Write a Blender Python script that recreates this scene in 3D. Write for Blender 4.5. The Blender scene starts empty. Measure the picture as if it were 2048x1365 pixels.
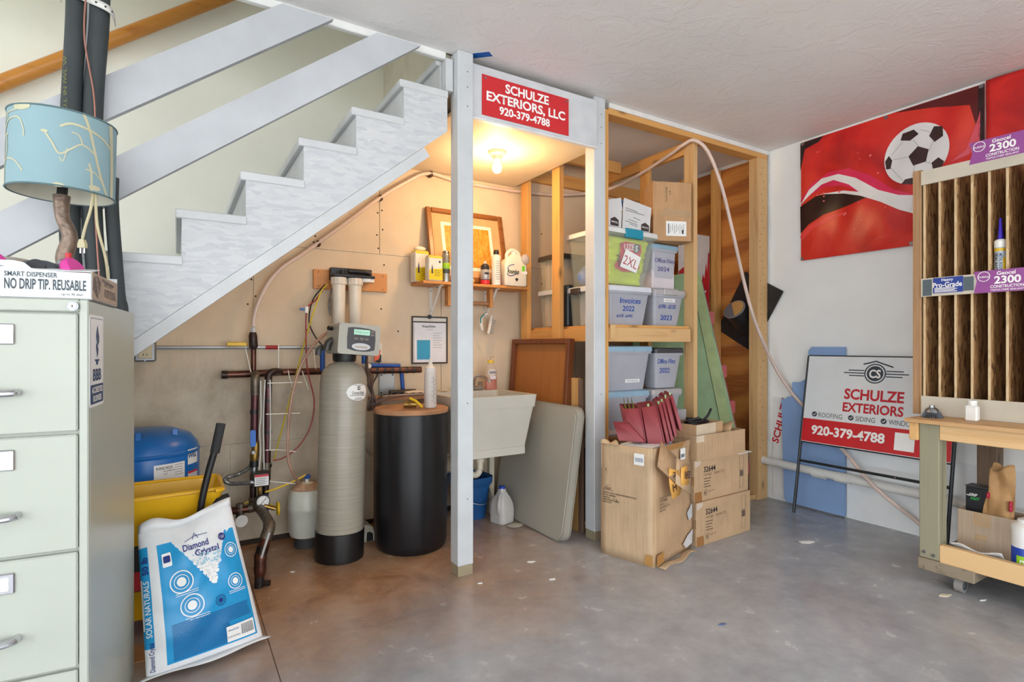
import bpy, bmesh, math, random
from mathutils import Vector, Matrix
random.seed(7)
R = math.radians
PI = math.pi
SC = bpy.context.scene
C = SC.collection

# ---------------------------------------------------------------- camera
THETA = 31.47
cam_d = bpy.data.cameras.new('camera')
cam = bpy.data.objects.new('camera', cam_d); C.objects.link(cam)
cam.location = (0, 0, 1.2)
cam.rotation_euler = (R(90), 0, R(-THETA))
cam_d.sensor_width = 36; cam_d.lens = 1093 / 2048 * 36
cam_d.shift_y = 9.5 / 2048
cam_d.clip_start = 0.05
SC.camera = cam

# ---------------------------------------------------------------- world, exposure
W = bpy.data.worlds.new('daylight'); SC.world = W; W.use_nodes = True
bg = W.node_tree.nodes['Background']
bg.inputs[0].default_value = (0.91, 0.955, 1.0, 1); bg.inputs[1].default_value = 5.0
SC.view_settings.view_transform = 'Standard'; SC.view_settings.look = 'None'
SC.view_settings.gamma = 1; SC.view_settings.use_curve_mapping = False
SC.view_settings.exposure = 0.0

# the sun is added to bounce off the drive outside and brighten the ceiling
bounce_sun_d = bpy.data.lights.new('bounce_sun', 'SUN'); bounce_sun_d.energy = 17; bounce_sun_d.angle = R(.6); bounce_sun_d.color = (1, .96, .9)
bounce_sun = bpy.data.objects.new('bounce_sun', bounce_sun_d); C.objects.link(bounce_sun); bounce_sun.rotation_euler = (0, R(32), 0)

# ---------------------------------------------------------------- materials
MC = {}
def lin(c):
    return tuple(((v/255/12.92) if v/255 <= .04045 else ((v/255+.055)/1.055)**2.4) for v in c) + (1,)
def newmat(name):
    m = bpy.data.materials.new(name); m.use_nodes = True
    nt = m.node_tree; return m, nt, nt.nodes['Principled BSDF']
def N(nt, t, **kw):
    n = nt.nodes.new(t)
    for k, v in kw.items():
        if k[0] == 'i' and k[1:].isdigit(): n.inputs[int(k[1:])].default_value = v
        else: setattr(n, k, v)
    return n
def ramp(nt, fac, stops):
    r = nt.nodes.new('ShaderNodeValToRGB'); e = r.color_ramp.elements
    while len(e) < len(stops): e.new(.5)
    for i, (p, c) in enumerate(stops):
        e[i].position = p; e[i].color = c if len(c) == 4 else lin(c)
    nt.links.new(fac, r.inputs[0]); return r.outputs[0]
def coords(nt, scale=(1,1,1), kind='Object'):
    tc = N(nt, 'ShaderNodeTexCoord'); mp = N(nt, 'ShaderNodeMapping')
    mp.inputs['Scale'].default_value = scale
    nt.links.new(tc.outputs[kind], mp.inputs[0]); return mp.outputs[0]
def noise(nt, vec, scale, detail=4, rough=.55, dist=0):
    n = N(nt, 'ShaderNodeTexNoise'); n.inputs['Scale'].default_value = scale
    n.inputs['Detail'].default_value = detail; n.inputs['Roughness'].default_value = rough
    n.inputs['Distortion'].default_value = dist
    nt.links.new(vec, n.inputs['Vector']); return n.outputs[0]
def mix(nt, fac, a, b, mode='MIX'):
    m = N(nt, 'ShaderNodeMix', data_type='RGBA', blend_type=mode)
    for inp, v in ((0, fac), (6, a), (7, b)):
        if isinstance(v, bpy.types.NodeSocket): nt.links.new(v, m.inputs[inp])
        else: m.inputs[inp].default_value = v
    return m.outputs[2]
def bump(nt, p, h, strength=.3, dist=.01):
    b = N(nt, 'ShaderNodeBump'); b.inputs['Strength'].default_value = strength
    b.inputs['Distance'].default_value = dist
    nt.links.new(h, b.inputs['Height']); nt.links.new(b.outputs[0], p.inputs['Normal'])
def M(rgb, rough=.5, metal=0, var=.06, scale=9, bmp=0, bscale=60, alpha=1, trans=0, emit=0, coat=0, sub=0, key=None):
    """plain surface with slight procedural variation of colour"""
    k = (tuple(rgb), rough, metal, var, scale, bmp, bscale, alpha, trans, emit, coat, sub, key)
    if k in MC: return MC[k]
    m, nt, p = newmat('surface'); c = lin(rgb)
    v = coords(nt)
    if var:
        d = tuple(x*(1-var*1.6) for x in c[:3])+(1,); l = tuple(min(1, x*(1+var)) for x in c[:3])+(1,)
        nt.links.new(ramp(nt, noise(nt, v, scale), [(.3, d), (.7, l)]), p.inputs['Base Color'])
    else: p.inputs['Base Color'].default_value = c
    p.inputs['Roughness'].default_value = rough; p.inputs['Metallic'].default_value = metal
    if alpha < 1: p.inputs['Alpha'].default_value = alpha
    if trans: p.inputs['Transmission Weight'].default_value = trans
    if coat: p.inputs['Coat Weight'].default_value = coat
    if sub:
        p.inputs['Subsurface Weight'].default_value = sub
    if emit:
        p.inputs['Emission Color'].default_value = c; p.inputs['Emission Strength'].default_value = emit
    if bmp: bump(nt, p, noise(nt, v, bscale), bmp)
    MC[k] = m; return m
def wood(c1, c2, axis=2, sc=1., rough=.6, knots=True, key=None, c3=None):
    k = ('wood', c1, c2, axis, sc, rough, knots, key)
    if k in MC: return MC[k]
    m, nt, p = newmat('wood')
    s = [22*sc]*3; s[axis] = 1.3*sc
    v = coords(nt, s); n1 = noise(nt, v, 1.0, 6, .6, .6)
    col = ramp(nt, n1, [(.28, c2), (.45, c1), (.62, c1), (.8, c2)])
    if knots:
        s2 = [14*sc]*3; s2[axis] = 5*sc
        vo = N(nt, 'ShaderNodeTexVoronoi'); vo.inputs['Scale'].default_value = .55
        nt.links.new(coords(nt, s2), vo.inputs['Vector'])
        kf = ramp(nt, vo.outputs['Distance'], [(.0, (255,255,255)), (.09, (160,160,160)), (.16, (0,0,0))])
        dk = tuple(int(x*.55) for x in c2)
        col = mix(nt, kf, col, lin(dk))
    nt.links.new(col, p.inputs['Base Color']); p.inputs['Roughness'].default_value = rough
    bump(nt, p, n1, .15, .004)
    MC[k] = m; return m
def cardboard(rgb, key=0):
    k = ('card', rgb, key)
    if k in MC: return MC[k]
    m, nt, p = newmat('cardboard'); c = lin(rgb)
    v = coords(nt); n1 = noise(nt, v, 5, 5, .6)
    a = ramp(nt, n1, [(.3, tuple(x*.84 for x in c[:3])+(1,)), (.7, tuple(min(1, x*1.07) for x in c[:3])+(1,))])
    st = noise(nt, coords(nt, (140, 140, 4)), 1.0, 2)
    a = mix(nt, .12, a, ramp(nt, st, [(.35, (120, 90, 60)), (.65, (225, 195, 160))]))
    nt.links.new(a, p.inputs['Base Color']); p.inputs['Roughness'].default_value = .75
    bump(nt, p, st, .12, .003); MC[k] = m; return m
def osb(c1, c2, c3, key=None, paint=False, axis=None):
    k = ('osb', c1, c2, key)
    if k in MC: return MC[k]
    m, nt, p = newmat('strand_board')
    v = coords(nt, (1, 1, 1)); 
    wv = N(nt, 'ShaderNodeTexNoise'); wv.inputs['Scale'].default_value = 14; nt.links.new(v, wv.inputs['Vector'])
    vv = mix(nt, .03, v, wv.outputs['Color'])
    mp = N(nt, 'ShaderNodeMapping'); mp.inputs['Scale'].default_value = (70, 70, 17) if axis == 2 else (20, 60, 85)
    mp.inputs['Rotation'].default_value = (0, 0, 0) if axis == 2 else (0, R(35), 0)
    nt.links.new(vv, mp.inputs[0])
    vo = N(nt, 'ShaderNodeTexVoronoi'); vo.inputs['Scale'].default_value = 1.0; nt.links.new(mp.outputs[0], vo.inputs['Vector'])
    sep = N(nt, 'ShaderNodeSeparateColor'); nt.links.new(vo.outputs['Color'], sep.inputs[0])
    col = ramp(nt, sep.outputs[0], [(.0, c1), (.45, c2), (1., c3)])
    nt.links.new(col, p.inputs['Base Color']); p.inputs['Roughness'].default_value = .6 if paint else .8
    bump(nt, p, sep.outputs[1], .35 if paint else .5, .004); MC[k] = m; return m

# ---------------------------------------------------------------- mesh builder
class MB:
    def __init__(s, mat=None): s.v = []; s.f = []; s.X = mat
    def add(s, vs, fs, X=None):
        o = len(s.v); X = X if X is not None else s.X
        s.v += [tuple(X @ Vector(q)) for q in vs] if X is not None else [tuple(q) for q in vs]
        s.f += [tuple(i+o for i in q) for q in fs]; return s
    def box(s, x0, y0, z0, x1, y1, z1, b=0, X=None):
        if b <= 0:
            vs = [(x, y, z) for x in (x0, x1) for y in (y0, y1) for z in (z0, z1)]
            return s.add(vs, [(0,1,3,2),(4,6,7,5),(0,4,5,1),(2,3,7,6),(0,2,6,4),(1,5,7,3)], X)
        b = min(b, (x1-x0)*.49, (y1-y0)*.49, (z1-z0)*.49)
        vs = []; ix = {}
        for i, x in enumerate((x0, x1)):
            for j, y in enumerate((y0, y1)):
                for k, z in enumerate((z0, z1)):
                    xi, yi, zi = x+(b, -b)[i], y+(b, -b)[j], z+(b, -b)[k]
                    for a, q in enumerate(((x, yi, zi), (xi, y, zi), (xi, yi, z))):
                        ix[i, j, k, a] = len(vs); vs.append(q)
        fs = []
        for i in (0, 1):
            fs.append([ix[i, j, k, 0] for j, k in ((0,0),(1,0),(1,1),(0,1))])
            fs.append([ix[j, i, k, 1] for j, k in ((0,0),(1,0),(1,1),(0,1))])
            fs.append([ix[j, k, i, 2] for j, k in ((0,0),(1,0),(1,1),(0,1))])
        for i in (0, 1):
            for j in (0, 1):
                fs.append([ix[i,j,0,0], ix[i,j,1,0], ix[i,j,1,1], ix[i,j,0,1]])
                fs.append([ix[i,0,j,0], ix[i,1,j,0], ix[i,1,j,2], ix[i,0,j,2]])
                fs.append([ix[0,i,j,1], ix[1,i,j,1], ix[1,i,j,2], ix[0,i,j,2]])
                for k in (0, 1): fs.append([ix[i,j,k,0], ix[i,j,k,1], ix[i,j,k,2]])
        return s.add(vs, fs, X)
    def cyl(s, p0, p1, r0, r1=None, n=16, caps=True, X=None):
        r1 = r0 if r1 is None else r1
        p0, p1 = Vector(p0), Vector(p1); d = (p1-p0).normalized()
        u = d.orthogonal().normalized(); w = d.cross(u); vs = []
        for p, r in ((p0, r0), (p1, r1)):
            vs += [p+(u*math.cos(2*PI*i/n)+w*math.sin(2*PI*i/n))*r for i in range(n)]
        fs = [(i, (i+1) % n, n+(i+1) % n, n+i) for i in range(n)]
        if caps: fs += [tuple(range(n))[::-1], tuple(range(n, 2*n))]
        return s.add(vs, fs, X)
    def lathe(s, prof, n=24, o=(0,0,0), X=None, sx=1, sy=1):
        vs = []; fs = []
        for r, z in prof:
            vs += [(o[0]+sx*r*math.cos(2*PI*i/n), o[1]+sy*r*math.sin(2*PI*i/n), o[2]+z) for i in range(n)]
        for k in range(len(prof)-1):
            fs += [(k*n+i, k*n+(i+1) % n, (k+1)*n+(i+1) % n, (k+1)*n+i) for i in range(n)]
        fs += [tuple(range(n))[::-1], tuple(range((len(prof)-1)*n, len(prof)*n))]
        return s.add(vs, fs, X)
    def tube(s, pts, r, n=8, smooth=0, closed=False, caps=True, X=None, flat=None):
        pts = [Vector(p) for p in pts]
        if smooth: pts = spline(pts, smooth)
        m = len(pts); rr = r if isinstance(r, (list, tuple)) else [r]*m
        if len(rr) != m: rr = [rr[int(i/(m-1)*(len(rr)-1))]*(1-(i/(m-1)*(len(rr)-1)) % 1)+rr[min(len(rr)-1, int(i/(m-1)*(len(rr)-1))+1)]*((i/(m-1)*(len(rr)-1)) % 1) for i in range(m)]
        vs = []; u = None
        for i, p in enumerate(pts):
            a = pts[max(0, i-1)]; b = pts[min(m-1, i+1)]; d = (b-a)
            d = d.normalized() if d.length > 1e-9 else Vector((0,0,1))
            if u is None: u = d.orthogonal().normalized() if flat is None else (Vector(flat)-d*d.dot(Vector(flat))).normalized()
            else: u = (u-d*d.dot(u)).normalized()
            w = d.cross(u)
            vs += [p+(u*math.cos(2*PI*j/n)+w*math.sin(2*PI*j/n))*rr[i] for j in range(n)]
        fs = [(i*n+j, i*n+(j+1) % n, (i+1)*n+(j+1) % n, (i+1)*n+j) for i in range(m-1) for j in range(n)]
        if caps: fs += [tuple(range(n))[::-1], tuple(range((m-1)*n, m*n))]
        return s.add(vs, fs, X)
    def prism(s, poly, z0, z1, X=None):
        n = len(poly)
        vs = [(x, y, z0) for x, y in poly]+[(x, y, z1) for x, y in poly]
        fs = [tuple(range(n))[::-1], tuple(range(n, 2*n))]+[(i, (i+1) % n, n+(i+1) % n, n+i) for i in range(n)]
        return s.add(vs, fs, X)
    def grid(s, f, nu, nv, X=None, wrap=False):
        vs = [f(i/nu, j/nv) for i in range(nu+1) for j in range(nv+1)]
        fs = [(i*(nv+1)+j, (i+1)*(nv+1)+j, (i+1)*(nv+1)+j+1, i*(nv+1)+j+1) for i in range(nu) for j in range(nv)]
        return s.add(vs, fs, X)
    def sphere(s, c, r, n=16, m=10, sc=(1,1,1), X=None):
        vs = []; fs = []
        for i in range(m+1):
            a = PI*i/m; rr = max(math.sin(a), 1e-4)*r
            vs += [(c[0]+sc[0]*rr*math.cos(2*PI*j/n), c[1]+sc[1]*rr*math.sin(2*PI*j/n), c[2]+sc[2]*r*math.cos(a)) for j in range(n)]
        fs = [(i*n+j, i*n+(j+1) % n, (i+1)*n+(j+1) % n, (i+1)*n+j) for i in range(m) for j in range(n)]
        return s.add(vs, fs, X)
    def build(s, name, mat, parent=None, ang=35, thick=0, label=None, cat=None, group=None, kind=None, off=-1):
        me = bpy.data.meshes.new(name); me.from_pydata(s.v, [], s.f)
        bm = bmesh.new(); bm.from_mesh(me); bmesh.ops.remove_doubles(bm, verts=bm.verts, dist=1e-6)
        bmesh.ops.recalc_face_normals(bm, faces=bm.faces); bm.to_mesh(me); bm.free()
        me.polygons.foreach_set('use_smooth', [True]*len(me.polygons)); me.set_sharp_from_angle(angle=R(ang))
        me.materials.append(mat)
        o = bpy.data.objects.new(name, me); C.objects.link(o)
        if parent is not None: o.parent = parent
        if thick:
            md = o.modifiers.new('thickness', 'SOLIDIFY'); md.thickness = thick; md.offset = off
        return tag(o, label, cat, group, kind)
def tag(o, label=None, cat=None, group=None, kind=None):
    if label: o['label'] = label
    if cat: o['category'] = cat
    if group: o['group'] = group
    if kind: o['kind'] = kind
    return o
def T(name, label, cat, loc=(0,0,0), rz=0, group=None, rot=None):
    o = bpy.data.objects.new(name, None); C.objects.link(o); o.empty_display_size = .05
    o.location = loc; o.rotation_euler = rot if rot else (0, 0, R(rz))
    return tag(o, label, cat, group)
def copy_tree(o, parent=None, **kw):
    c = o.copy(); C.objects.link(c); c.parent = parent
    for k, v in kw.items(): c[k] = v
    for ch in [x for x in bpy.data.objects if x.parent == o]: copy_tree(ch, c)
    return c
def spline(p, k):
    p = [Vector(q) for q in p]; out = []
    for i in range(len(p)-1):
        a, b, c, d = p[max(0, i-1)], p[i], p[i+1], p[min(len(p)-1, i+2)]
        for j in range(k):
            t = j/k
            out.append(.5*((2*b)+(c-a)*t+(2*a-5*b+4*c-d)*t*t+(3*b-a-3*c+d)*t**3))
    return out+[p[-1]]
def FR(o, u, v):
    """frame: local x -> u, local y -> v, local z -> normal"""
    u = Vector(u).normalized(); v = Vector(v); v = (v-u*u.dot(v)).normalized(); n = u.cross(v)
    m = Matrix((u, v, n)).transposed().to_4x4(); m.translation = Vector(o); return m
def txt(parent, s, F, x, y, h, mat, w=None, bold=0, align='C', name='lettering', dz=.0008, shear=0, rot=0):
    """flat lettering in frame F; (x,y) anchor of the line's middle (align C/L/R), h = cap height"""
    cu = bpy.data.curves.new('lettering', 'FONT'); cu.body = s; cu.size = 1; cu.offset = bold; cu.shear = shear
    cu.resolution_u = 3; cu.fill_mode = 'FRONT'
    o = bpy.data.objects.new('t', cu)
    me = bpy.data.meshes.new_from_object(o); bpy.data.objects.remove(o); bpy.data.curves.remove(cu)
    if not me.vertices: return None
    xs = [q.co.x for q in me.vertices]; ys = [q.co.y for q in me.vertices]
    x0, x1, y0, y1 = min(xs), max(xs), min(ys), max(ys)
    capr = [c for c in s if c.isupper() or c.isdigit() or c in 'bdfhklt']
    base = 0. ; cap = .73 if capr else .55
    k = h/cap; kx = (w/(x1-x0)) if w else k
    ax = {'C': (x0+x1)/2, 'L': x0, 'R': x1}[align]
    cr, sr = math.cos(R(rot)), math.sin(R(rot))
    for q in me.vertices:
        lx, ly = (q.co.x-ax)*kx, (q.co.y-cap/2)*k
        vv = Vector((x+lx*cr-ly*sr, y+lx*sr+ly*cr, dz)); q.co = F(*vv) if callable(F) else F @ vv
    me.name = name; me.materials.clear(); me.materials.append(mat)
    ob = bpy.data.objects.new(name, me); C.objects.link(ob); ob.parent = parent; return ob
def rr(x0, y0, x1, y1, r, n=5):
    """rounded rectangle outline"""
    out = []
    for cx, cy, a in ((x1-r, y0+r, -90), (x1-r, y1-r, 0), (x0+r, y1-r, 90), (x0+r, y0+r, 180)):
        out += [(cx+r*math.cos(R(a+90*i/n)), cy+r*math.sin(R(a+90*i/n))) for i in range(n+1)]
    return out
def circ(cx, cy, rx, ry=None, n=24, a0=0, a1=360):
    ry = rx if ry is None else ry
    full = abs(a1-a0) >= 360
    return [(cx+rx*math.cos(R(a0+(a1-a0)*i/(n if full else n-1))), cy+ry*math.sin(R(a0+(a1-a0)*i/(n if full else n-1)))) for i in range(n)]
def ap(F, x, y, z): return F(x, y, z) if callable(F) else F @ Vector((x, y, z))
def decal(parent, name, poly, F, mat, dz=.0005, th=.0004):
    if callable(F):      # printed on a curved surface: refine so that it follows it
        bm = bmesh.new(); bm.faces.new([bm.verts.new((x, y, 0)) for x, y in poly]); bmesh.ops.triangulate(bm, faces=bm.faces)
        lim = max(max(p[0] for p in poly)-min(p[0] for p in poly), max(p[1] for p in poly)-min(p[1] for p in poly))/5
        for _ in range(4):
            ee = [e for e in bm.edges if e.calc_length() > lim]
            if not ee: break
            bmesh.ops.subdivide_edges(bm, edges=ee, cuts=1); bmesh.ops.triangulate(bm, faces=bm.faces)
        b = MB(); bm.verts.index_update(); b.add([F(v.co.x, v.co.y, dz) for v in bm.verts], [tuple(v.index for v in f.verts) for f in bm.faces]); bm.free()
        return b.build(name, mat, parent)
    return MB(F).prism(poly, dz-th, dz).build(name, mat, parent)
def ring(parent, name, F, cx, cy, r0, r1, mat, dz=.0008, n=28, ry=1):
    b = MB(); vs = [ap(F, cx+r*math.cos(2*PI*i/n), cy+ry*r*math.sin(2*PI*i/n), dz) for r in (r0, r1) for i in range(n)]
    b.add(vs, [(i, (i+1) % n, n+(i+1) % n, n+i) for i in range(n)]); return b.build(name, mat, parent)
def stroke(parent, name, F, pts, w, mat, dz=.0008, smooth=0):
    """flat ribbon following 2-D points in frame F"""
    p = [Vector((x, y, 0)) for x, y in pts]
    if smooth: p = spline(p, smooth)
    elif callable(F): p = [p[i].lerp(p[i+1], k/6) for i in range(len(p)-1) for k in range(6)]+[p[-1]]
    b = MB(); vs = []
    for i, q in enumerate(p):
        d = (p[min(len(p)-1, i+1)]-p[max(0, i-1)]).normalized(); nn = Vector((-d.y, d.x, 0))*w/2
        vs += [ap(F, q.x+nn.x, q.y+nn.y, dz), ap(F, q.x-nn.x, q.y-nn.y, dz)]
    b.add(vs, [(2*i, 2*i+1, 2*i+3, 2*i+2) for i in range(len(p)-1)])
    return b.build(name, mat, parent)

WHITE = M((236, 236, 232), .45); BLACK = M((22, 22, 24), .45); INK = M((30, 30, 34), .6, var=0)
GREYINK = M((110, 110, 112), .6, var=0); PAPER = M((238, 238, 236), .7, var=.02)
CHROME = M((200, 200, 205), .18, 1, var=.02); STEEL = M((150, 152, 155), .35, 1)
RED = M((205, 38, 45), .4, var=.03); REDINK = M((196, 30, 44), .5, var=0); WHITEINK = M((245, 245, 243), .5, var=0)
BLUEINK = M((32, 78, 160), .5, var=0)
# ================================================================ THE SETTING
CEIL = 2.735; YB = 3.63; XR = 3.99; YF = 2.62
def m_floor():
    m, nt, p = newmat('concrete_floor'); v = coords(nt)
    n1 = noise(nt, v, 1.1, 6, .6, .4); n2 = noise(nt, v, 7, 6, .65)
    base = ramp(nt, n1, [(.3, (146, 148, 154)), (.55, (165, 167, 172)), (.75, (182, 183, 187))])
    base = mix(nt, .35, base, ramp(nt, n2, [(.35, (138, 138, 140)), (.65, (188, 189, 193))]))
    # iron-brown staining around the water equipment
    sp = N(nt, 'ShaderNodeVectorMath', operation='DISTANCE'); sp.inputs[1].default_value = (.72, 3.15, 0)
    mp = N(nt, 'ShaderNodeMapping'); mp.inputs['Scale'].default_value = (.78, 1, 1); mp.inputs['Location'].default_value = (.16, 0, 0)
    nt.links.new(v, mp.inputs[0]); nt.links.new(mp.outputs[0], sp.inputs[0])
    ad = N(nt, 'ShaderNodeMath', operation='MULTIPLY_ADD'); ad.inputs[1].default_value = 1.0
    nt.links.new(noise(nt, v, 1.7, 5, .6), ad.inputs[0]); nt.links.new(sp.outputs['Value'], ad.inputs[2])
    st = ramp(nt, ad.outputs[0], [(.0, (255,)*3), (.55, (235,)*3), (1., (0,)*3)])
    md = N(nt, 'ShaderNodeMath', operation='MULTIPLY'); md.inputs[1].default_value = .52
    nt.links.new(ad.outputs[0], md.inputs[0])
    st = ramp(nt, md.outputs[0], [(.52, (245,)*3), (.78, (170,)*3), (1., (0,)*3)])
    brown = ramp(nt, noise(nt, v, 5, 6, .7, .5), [(.3, (136, 94, 62)), (.5, (170, 126, 88)), (.72, (190, 150, 112))])
    col = mix(nt, st, base, brown)
    sc = noise(nt, coords(nt, (3, 26, 1)), 1.5, 5, .7, 1.5)
    col = mix(nt, ramp(nt, sc, [(.70, (0,)*3), (.76, (60,)*3)]), col, lin((205, 205, 204)))
    sm = noise(nt, coords(nt, (22, 4, 1)), 1.3, 5, .7, 1.2)
    col = mix(nt, ramp(nt, sm, [(.66, (0,)*3), (.74, (90,)*3)]), col, lin((92, 90, 90)))
    nt.links.new(col, p.inputs['Base Color'])
    nt.links.new(ramp(nt, n2, [(.3, (90,)*3), (.7, (150,)*3)]), p.inputs['Roughness'])
    bump(nt, p, n2, .12, .01); return m
FLOORM = m_floor()
fb = MB()
fb.box(-3.6, -3.5, -.15, .312, 4.2, 0).box(.317, -3.5, -.15, 4.1, 4.2, 0).box(.30, -3.5, -.16, .33, 4.2, -.006)
tag(fb.build('floor', FLOORM), 'grey concrete floor with rusty brown staining near the water tanks', None, None, 'structure')
tag(MB().box(-9, -12, -.2, 10, -3.5, -.03).build('bounce_driveway', M((190, 190, 186), .8, var=.1)), kind='structure')  # unseen ground added to bounce daylight up to the ceiling

def m_plaster(rgb, bs=.5, sc=6):
    m, nt, p = newmat('textured_ceiling'); c = lin(rgb); v = coords(nt)
    n = noise(nt, v, sc, 5, .6, 1.2)
    nt.links.new(ramp(nt, noise(nt, v, 1.2), [(.3, tuple(x*.93 for x in c[:3])+(1,)), (.7, c)]), p.inputs['Base Color'])
    h = ramp(nt, n, [(.48, (0,)*3), (.56, (255,)*3)])
    h2 = noise(nt, coords(nt, (9, 34, 9)), 1, 4, .6, 2.)
    h3 = ramp(nt, h2, [(.6, (0,)*3), (.66, (255,)*3)])
    bump(nt, p, mix(nt, .5, h, h3), bs, .012); p.inputs['Roughness'].default_value = .62; return m
CEILM = m_plaster((243, 241, 240), .2)
b = MB(); b.box(-3.6, -3.5, CEIL, 4.1, YF, CEIL+.3)
b.box(1.301, YF, CEIL, 4.1, 4.2, CEIL+.3)
tag(b.build('ceiling', CEILM), kind='structure')
WALLP = M((247, 246, 233), .6, var=.03, scale=2, bmp=.06, bscale=120)
b = MB(); b.box(-3.6, YB+.012, 0, 4.1, YB+.15, 5.2)
WB = tag(b.build('wall_back', WALLP), kind='structure')
WALLR = M((245, 247, 246), .5, var=.03, scale=2, bmp=.05, bscale=140)
WR = tag(MB().box(XR, -3.5, 0, XR+.15, 4.2, 5.2).build('wall_right', WALLR), kind='structure')
b = MB(); b.box(-3.75, 1.9, 0, -3.6, 4.2, 3.1).box(-3.75, -3.5, 2.5, -3.6, 1.9, 5.2).box(-3.75, -3.5, 0, -3.6, -2.9, 2.5)
b.box(-3.75, 1.9, 4.7, -3.6, 4.2, 5.2).box(-3.75, 1.9, 3.1, -3.6, 2.66, 4.7).box(-3.75, 3.6, 3.1, -3.6, 4.2, 4.7)
tag(b.build('wall_left', WALLP), kind='structure')
tag(MB().box(-12, -12, -.2, -3.6, 6, -.03).build('bounce_driveway_side', M((200, 199, 194), .8, var=.1)), kind='structure')  # same added bounce ground, outside the left doorway
# rear wall with a wide open garage doorway
b = MB(); b.box(-3.6, -3.6, 2.5, 4.1, -3.5, 3.0).box(-3.6, -3.6, 0, -3.0, -3.5, 2.5).box(3.5, -3.6, 0, 4.1, -3.5, 2.5)
tag(b.build('wall_rear', WALLR), kind='structure')
# stairwell above the ceiling line
tag(MB().box(-3.6, YF-.1, CEIL+.3, 1.3, YF, 5.2).build('wall_stairwell_front', WALLP), kind='structure')
tag(MB().box(1.2, YF+.031, 2.53, 1.3, YB+.01, 5.2).build('wall_stairwell_end', M((205, 198, 178), .6)), kind='structure')  # its shade is put into a greyer beige than the other walls
tag(MB().box(-3.6, YF-.1, 5.2, 1.3, YB+.15, 5.3).build('ceiling_stairwell', CEILM), kind='structure')
# white strip where the ceiling ends above the stairs
tag(MB().box(-3.5, YF, CEIL-.035, 1.2, YF+.03, CEIL+.25, .004).build('trim_1', M((236, 236, 234), .5)), kind='structure')

# unpainted drywall sheets under the stairs
def m_drywall():
    m, nt, p = newmat('raw_drywall'); v = coords(nt)
    n1 = noise(nt, v, 2.2, 5, .6)
    clean = ramp(nt, n1, [(.3, (206, 184, 156)), (.7, (224, 204, 176))])
    dirt = ramp(nt, noise(nt, coords(nt, (1.2, 1, .9)), 4.5, 7, .7), [(.3, (172, 158, 138)), (.5, (194, 182, 162)), (.72, (210, 200, 182))])
    spot = noise(nt, v, 19, 5, .7)
    dirt = mix(nt, ramp(nt, spot, [(.66, (0,)*3), (.74, (140,)*3)]), dirt, lin((124, 104, 82)))
    drip = noise(nt, coords(nt, (9, 1, .5)), 1.6, 5, .6, .4)
    sx = N(nt, 'ShaderNodeSeparateXYZ'); nt.links.new(v, sx.inputs[0])
    ma = N(nt, 'ShaderNodeMath', operation='MULTIPLY_ADD'); ma.inputs[1].default_value = .35
    nt.links.new(drip, ma.inputs[0]); nt.links.new(sx.outputs['Z'], ma.inputs[2])
    lo = ramp(nt, ma.outputs[0], [(.0, (255,)*3), (.86, (225,)*3), (1., (205,)*3)])
    mm = N(nt, 'ShaderNodeMapRange'); mm.inputs[1].default_value = 1.18; mm.inputs[2].default_value = 1.42
    mm.inputs[3].default_value = 1; mm.inputs[4].default_value = 0; nt.links.new(ma.outputs[0], mm.inputs[0])
    mx = N(nt, 'ShaderNodeMapRange'); mx.inputs[1].default_value = .95; mx.inputs[2].default_value = 1.35
    mx.inputs[3].default_value = 1; mx.inputs[4].default_value = .25; nt.links.new(sx.outputs['X'], mx.inputs[0])
    mu = N(nt, 'ShaderNodeMath', operation='MULTIPLY'); nt.links.new(mm.outputs[0], mu.inputs[0]); nt.links.new(mx.outputs[0], mu.inputs[1])
    nt.links.new(mix(nt, mu.outputs[0], clean, dirt), p.inputs['Base Color'])
    p.inputs['Roughness'].default_value = .75; bump(nt, p, spot, .06, .006); return m
DRYW = m_drywall()
def clip(poly, f):
    out = []
    for i in range(len(poly)):
        a, c = poly[i], poly[(i+1) % len(poly)]; fa, fc = f(*a), f(*c)
        if fa <= 0: out.append(a)
        if (fa < 0 < fc) or (fc < 0 < fa):
            t = fa/(fa-fc); out.append((a[0]+(c[0]-a[0])*t, a[1]+(c[1]-a[1])*t))
    return out
SLP = .192/.2365
def under(x): return 1.30+(x+.09)*SLP            # underside line of the stair
FB = FR((0, YB+.011, 0), (1, 0, 0), (0, 0, 1))    # x right, y up, z towards the room
DRYS = [(-1.2, .035, .262, .616), (.266, .035, 1.6, .616), (1.604, .035, 2.9, .616), (2.904, .035, 3.98, .616),
        (-.4, .62, .389, 1.818), (.393, .62, 1.62, 1.818), (1.624, .62, 2.84, 1.818), (2.844, .62, 3.98, 1.818),
        (.0, 1.822, 1.167, CEIL-.005), (1.171, 1.822, 2.39, CEIL-.005), (2.394, 1.822, 3.98, CEIL-.005)]
for x0, z0, x1, z1 in DRYS:
    poly = clip([(x0, z0), (x1, z0), (x1, z1), (x0, z1)], lambda x, z: z-under(x)-.02)
    if len(poly) > 2: MB(FB).prism(poly, 0, .011).build('drywall_panel', DRYW, WB)
b = MB()
for x, z in [(.38,1.6),(.403,1.5),(.36,1.45),(.72,1.35),(.75,1.9),(.76,1.845),(1.15,1.95),(1.19,1.99),(1.155,2.1),(1.185,2.12),(1.16,1.86),(1.2,1.75),(1.18,1.45),(1.18,1.2),(.7,1.3),(.74,1.86),(1.3,1.3),(1.75,1.95),(2.05,1.75),(2.1,1.9),(2.5,2.1),(2.52,1.9),(2.5,1.7)]:
    b.cyl((x, YB+.001, z), (x, YB-.0012, z), .006, n=8)
b.build('nail_head', M((50, 42, 36), .7), WB)

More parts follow.
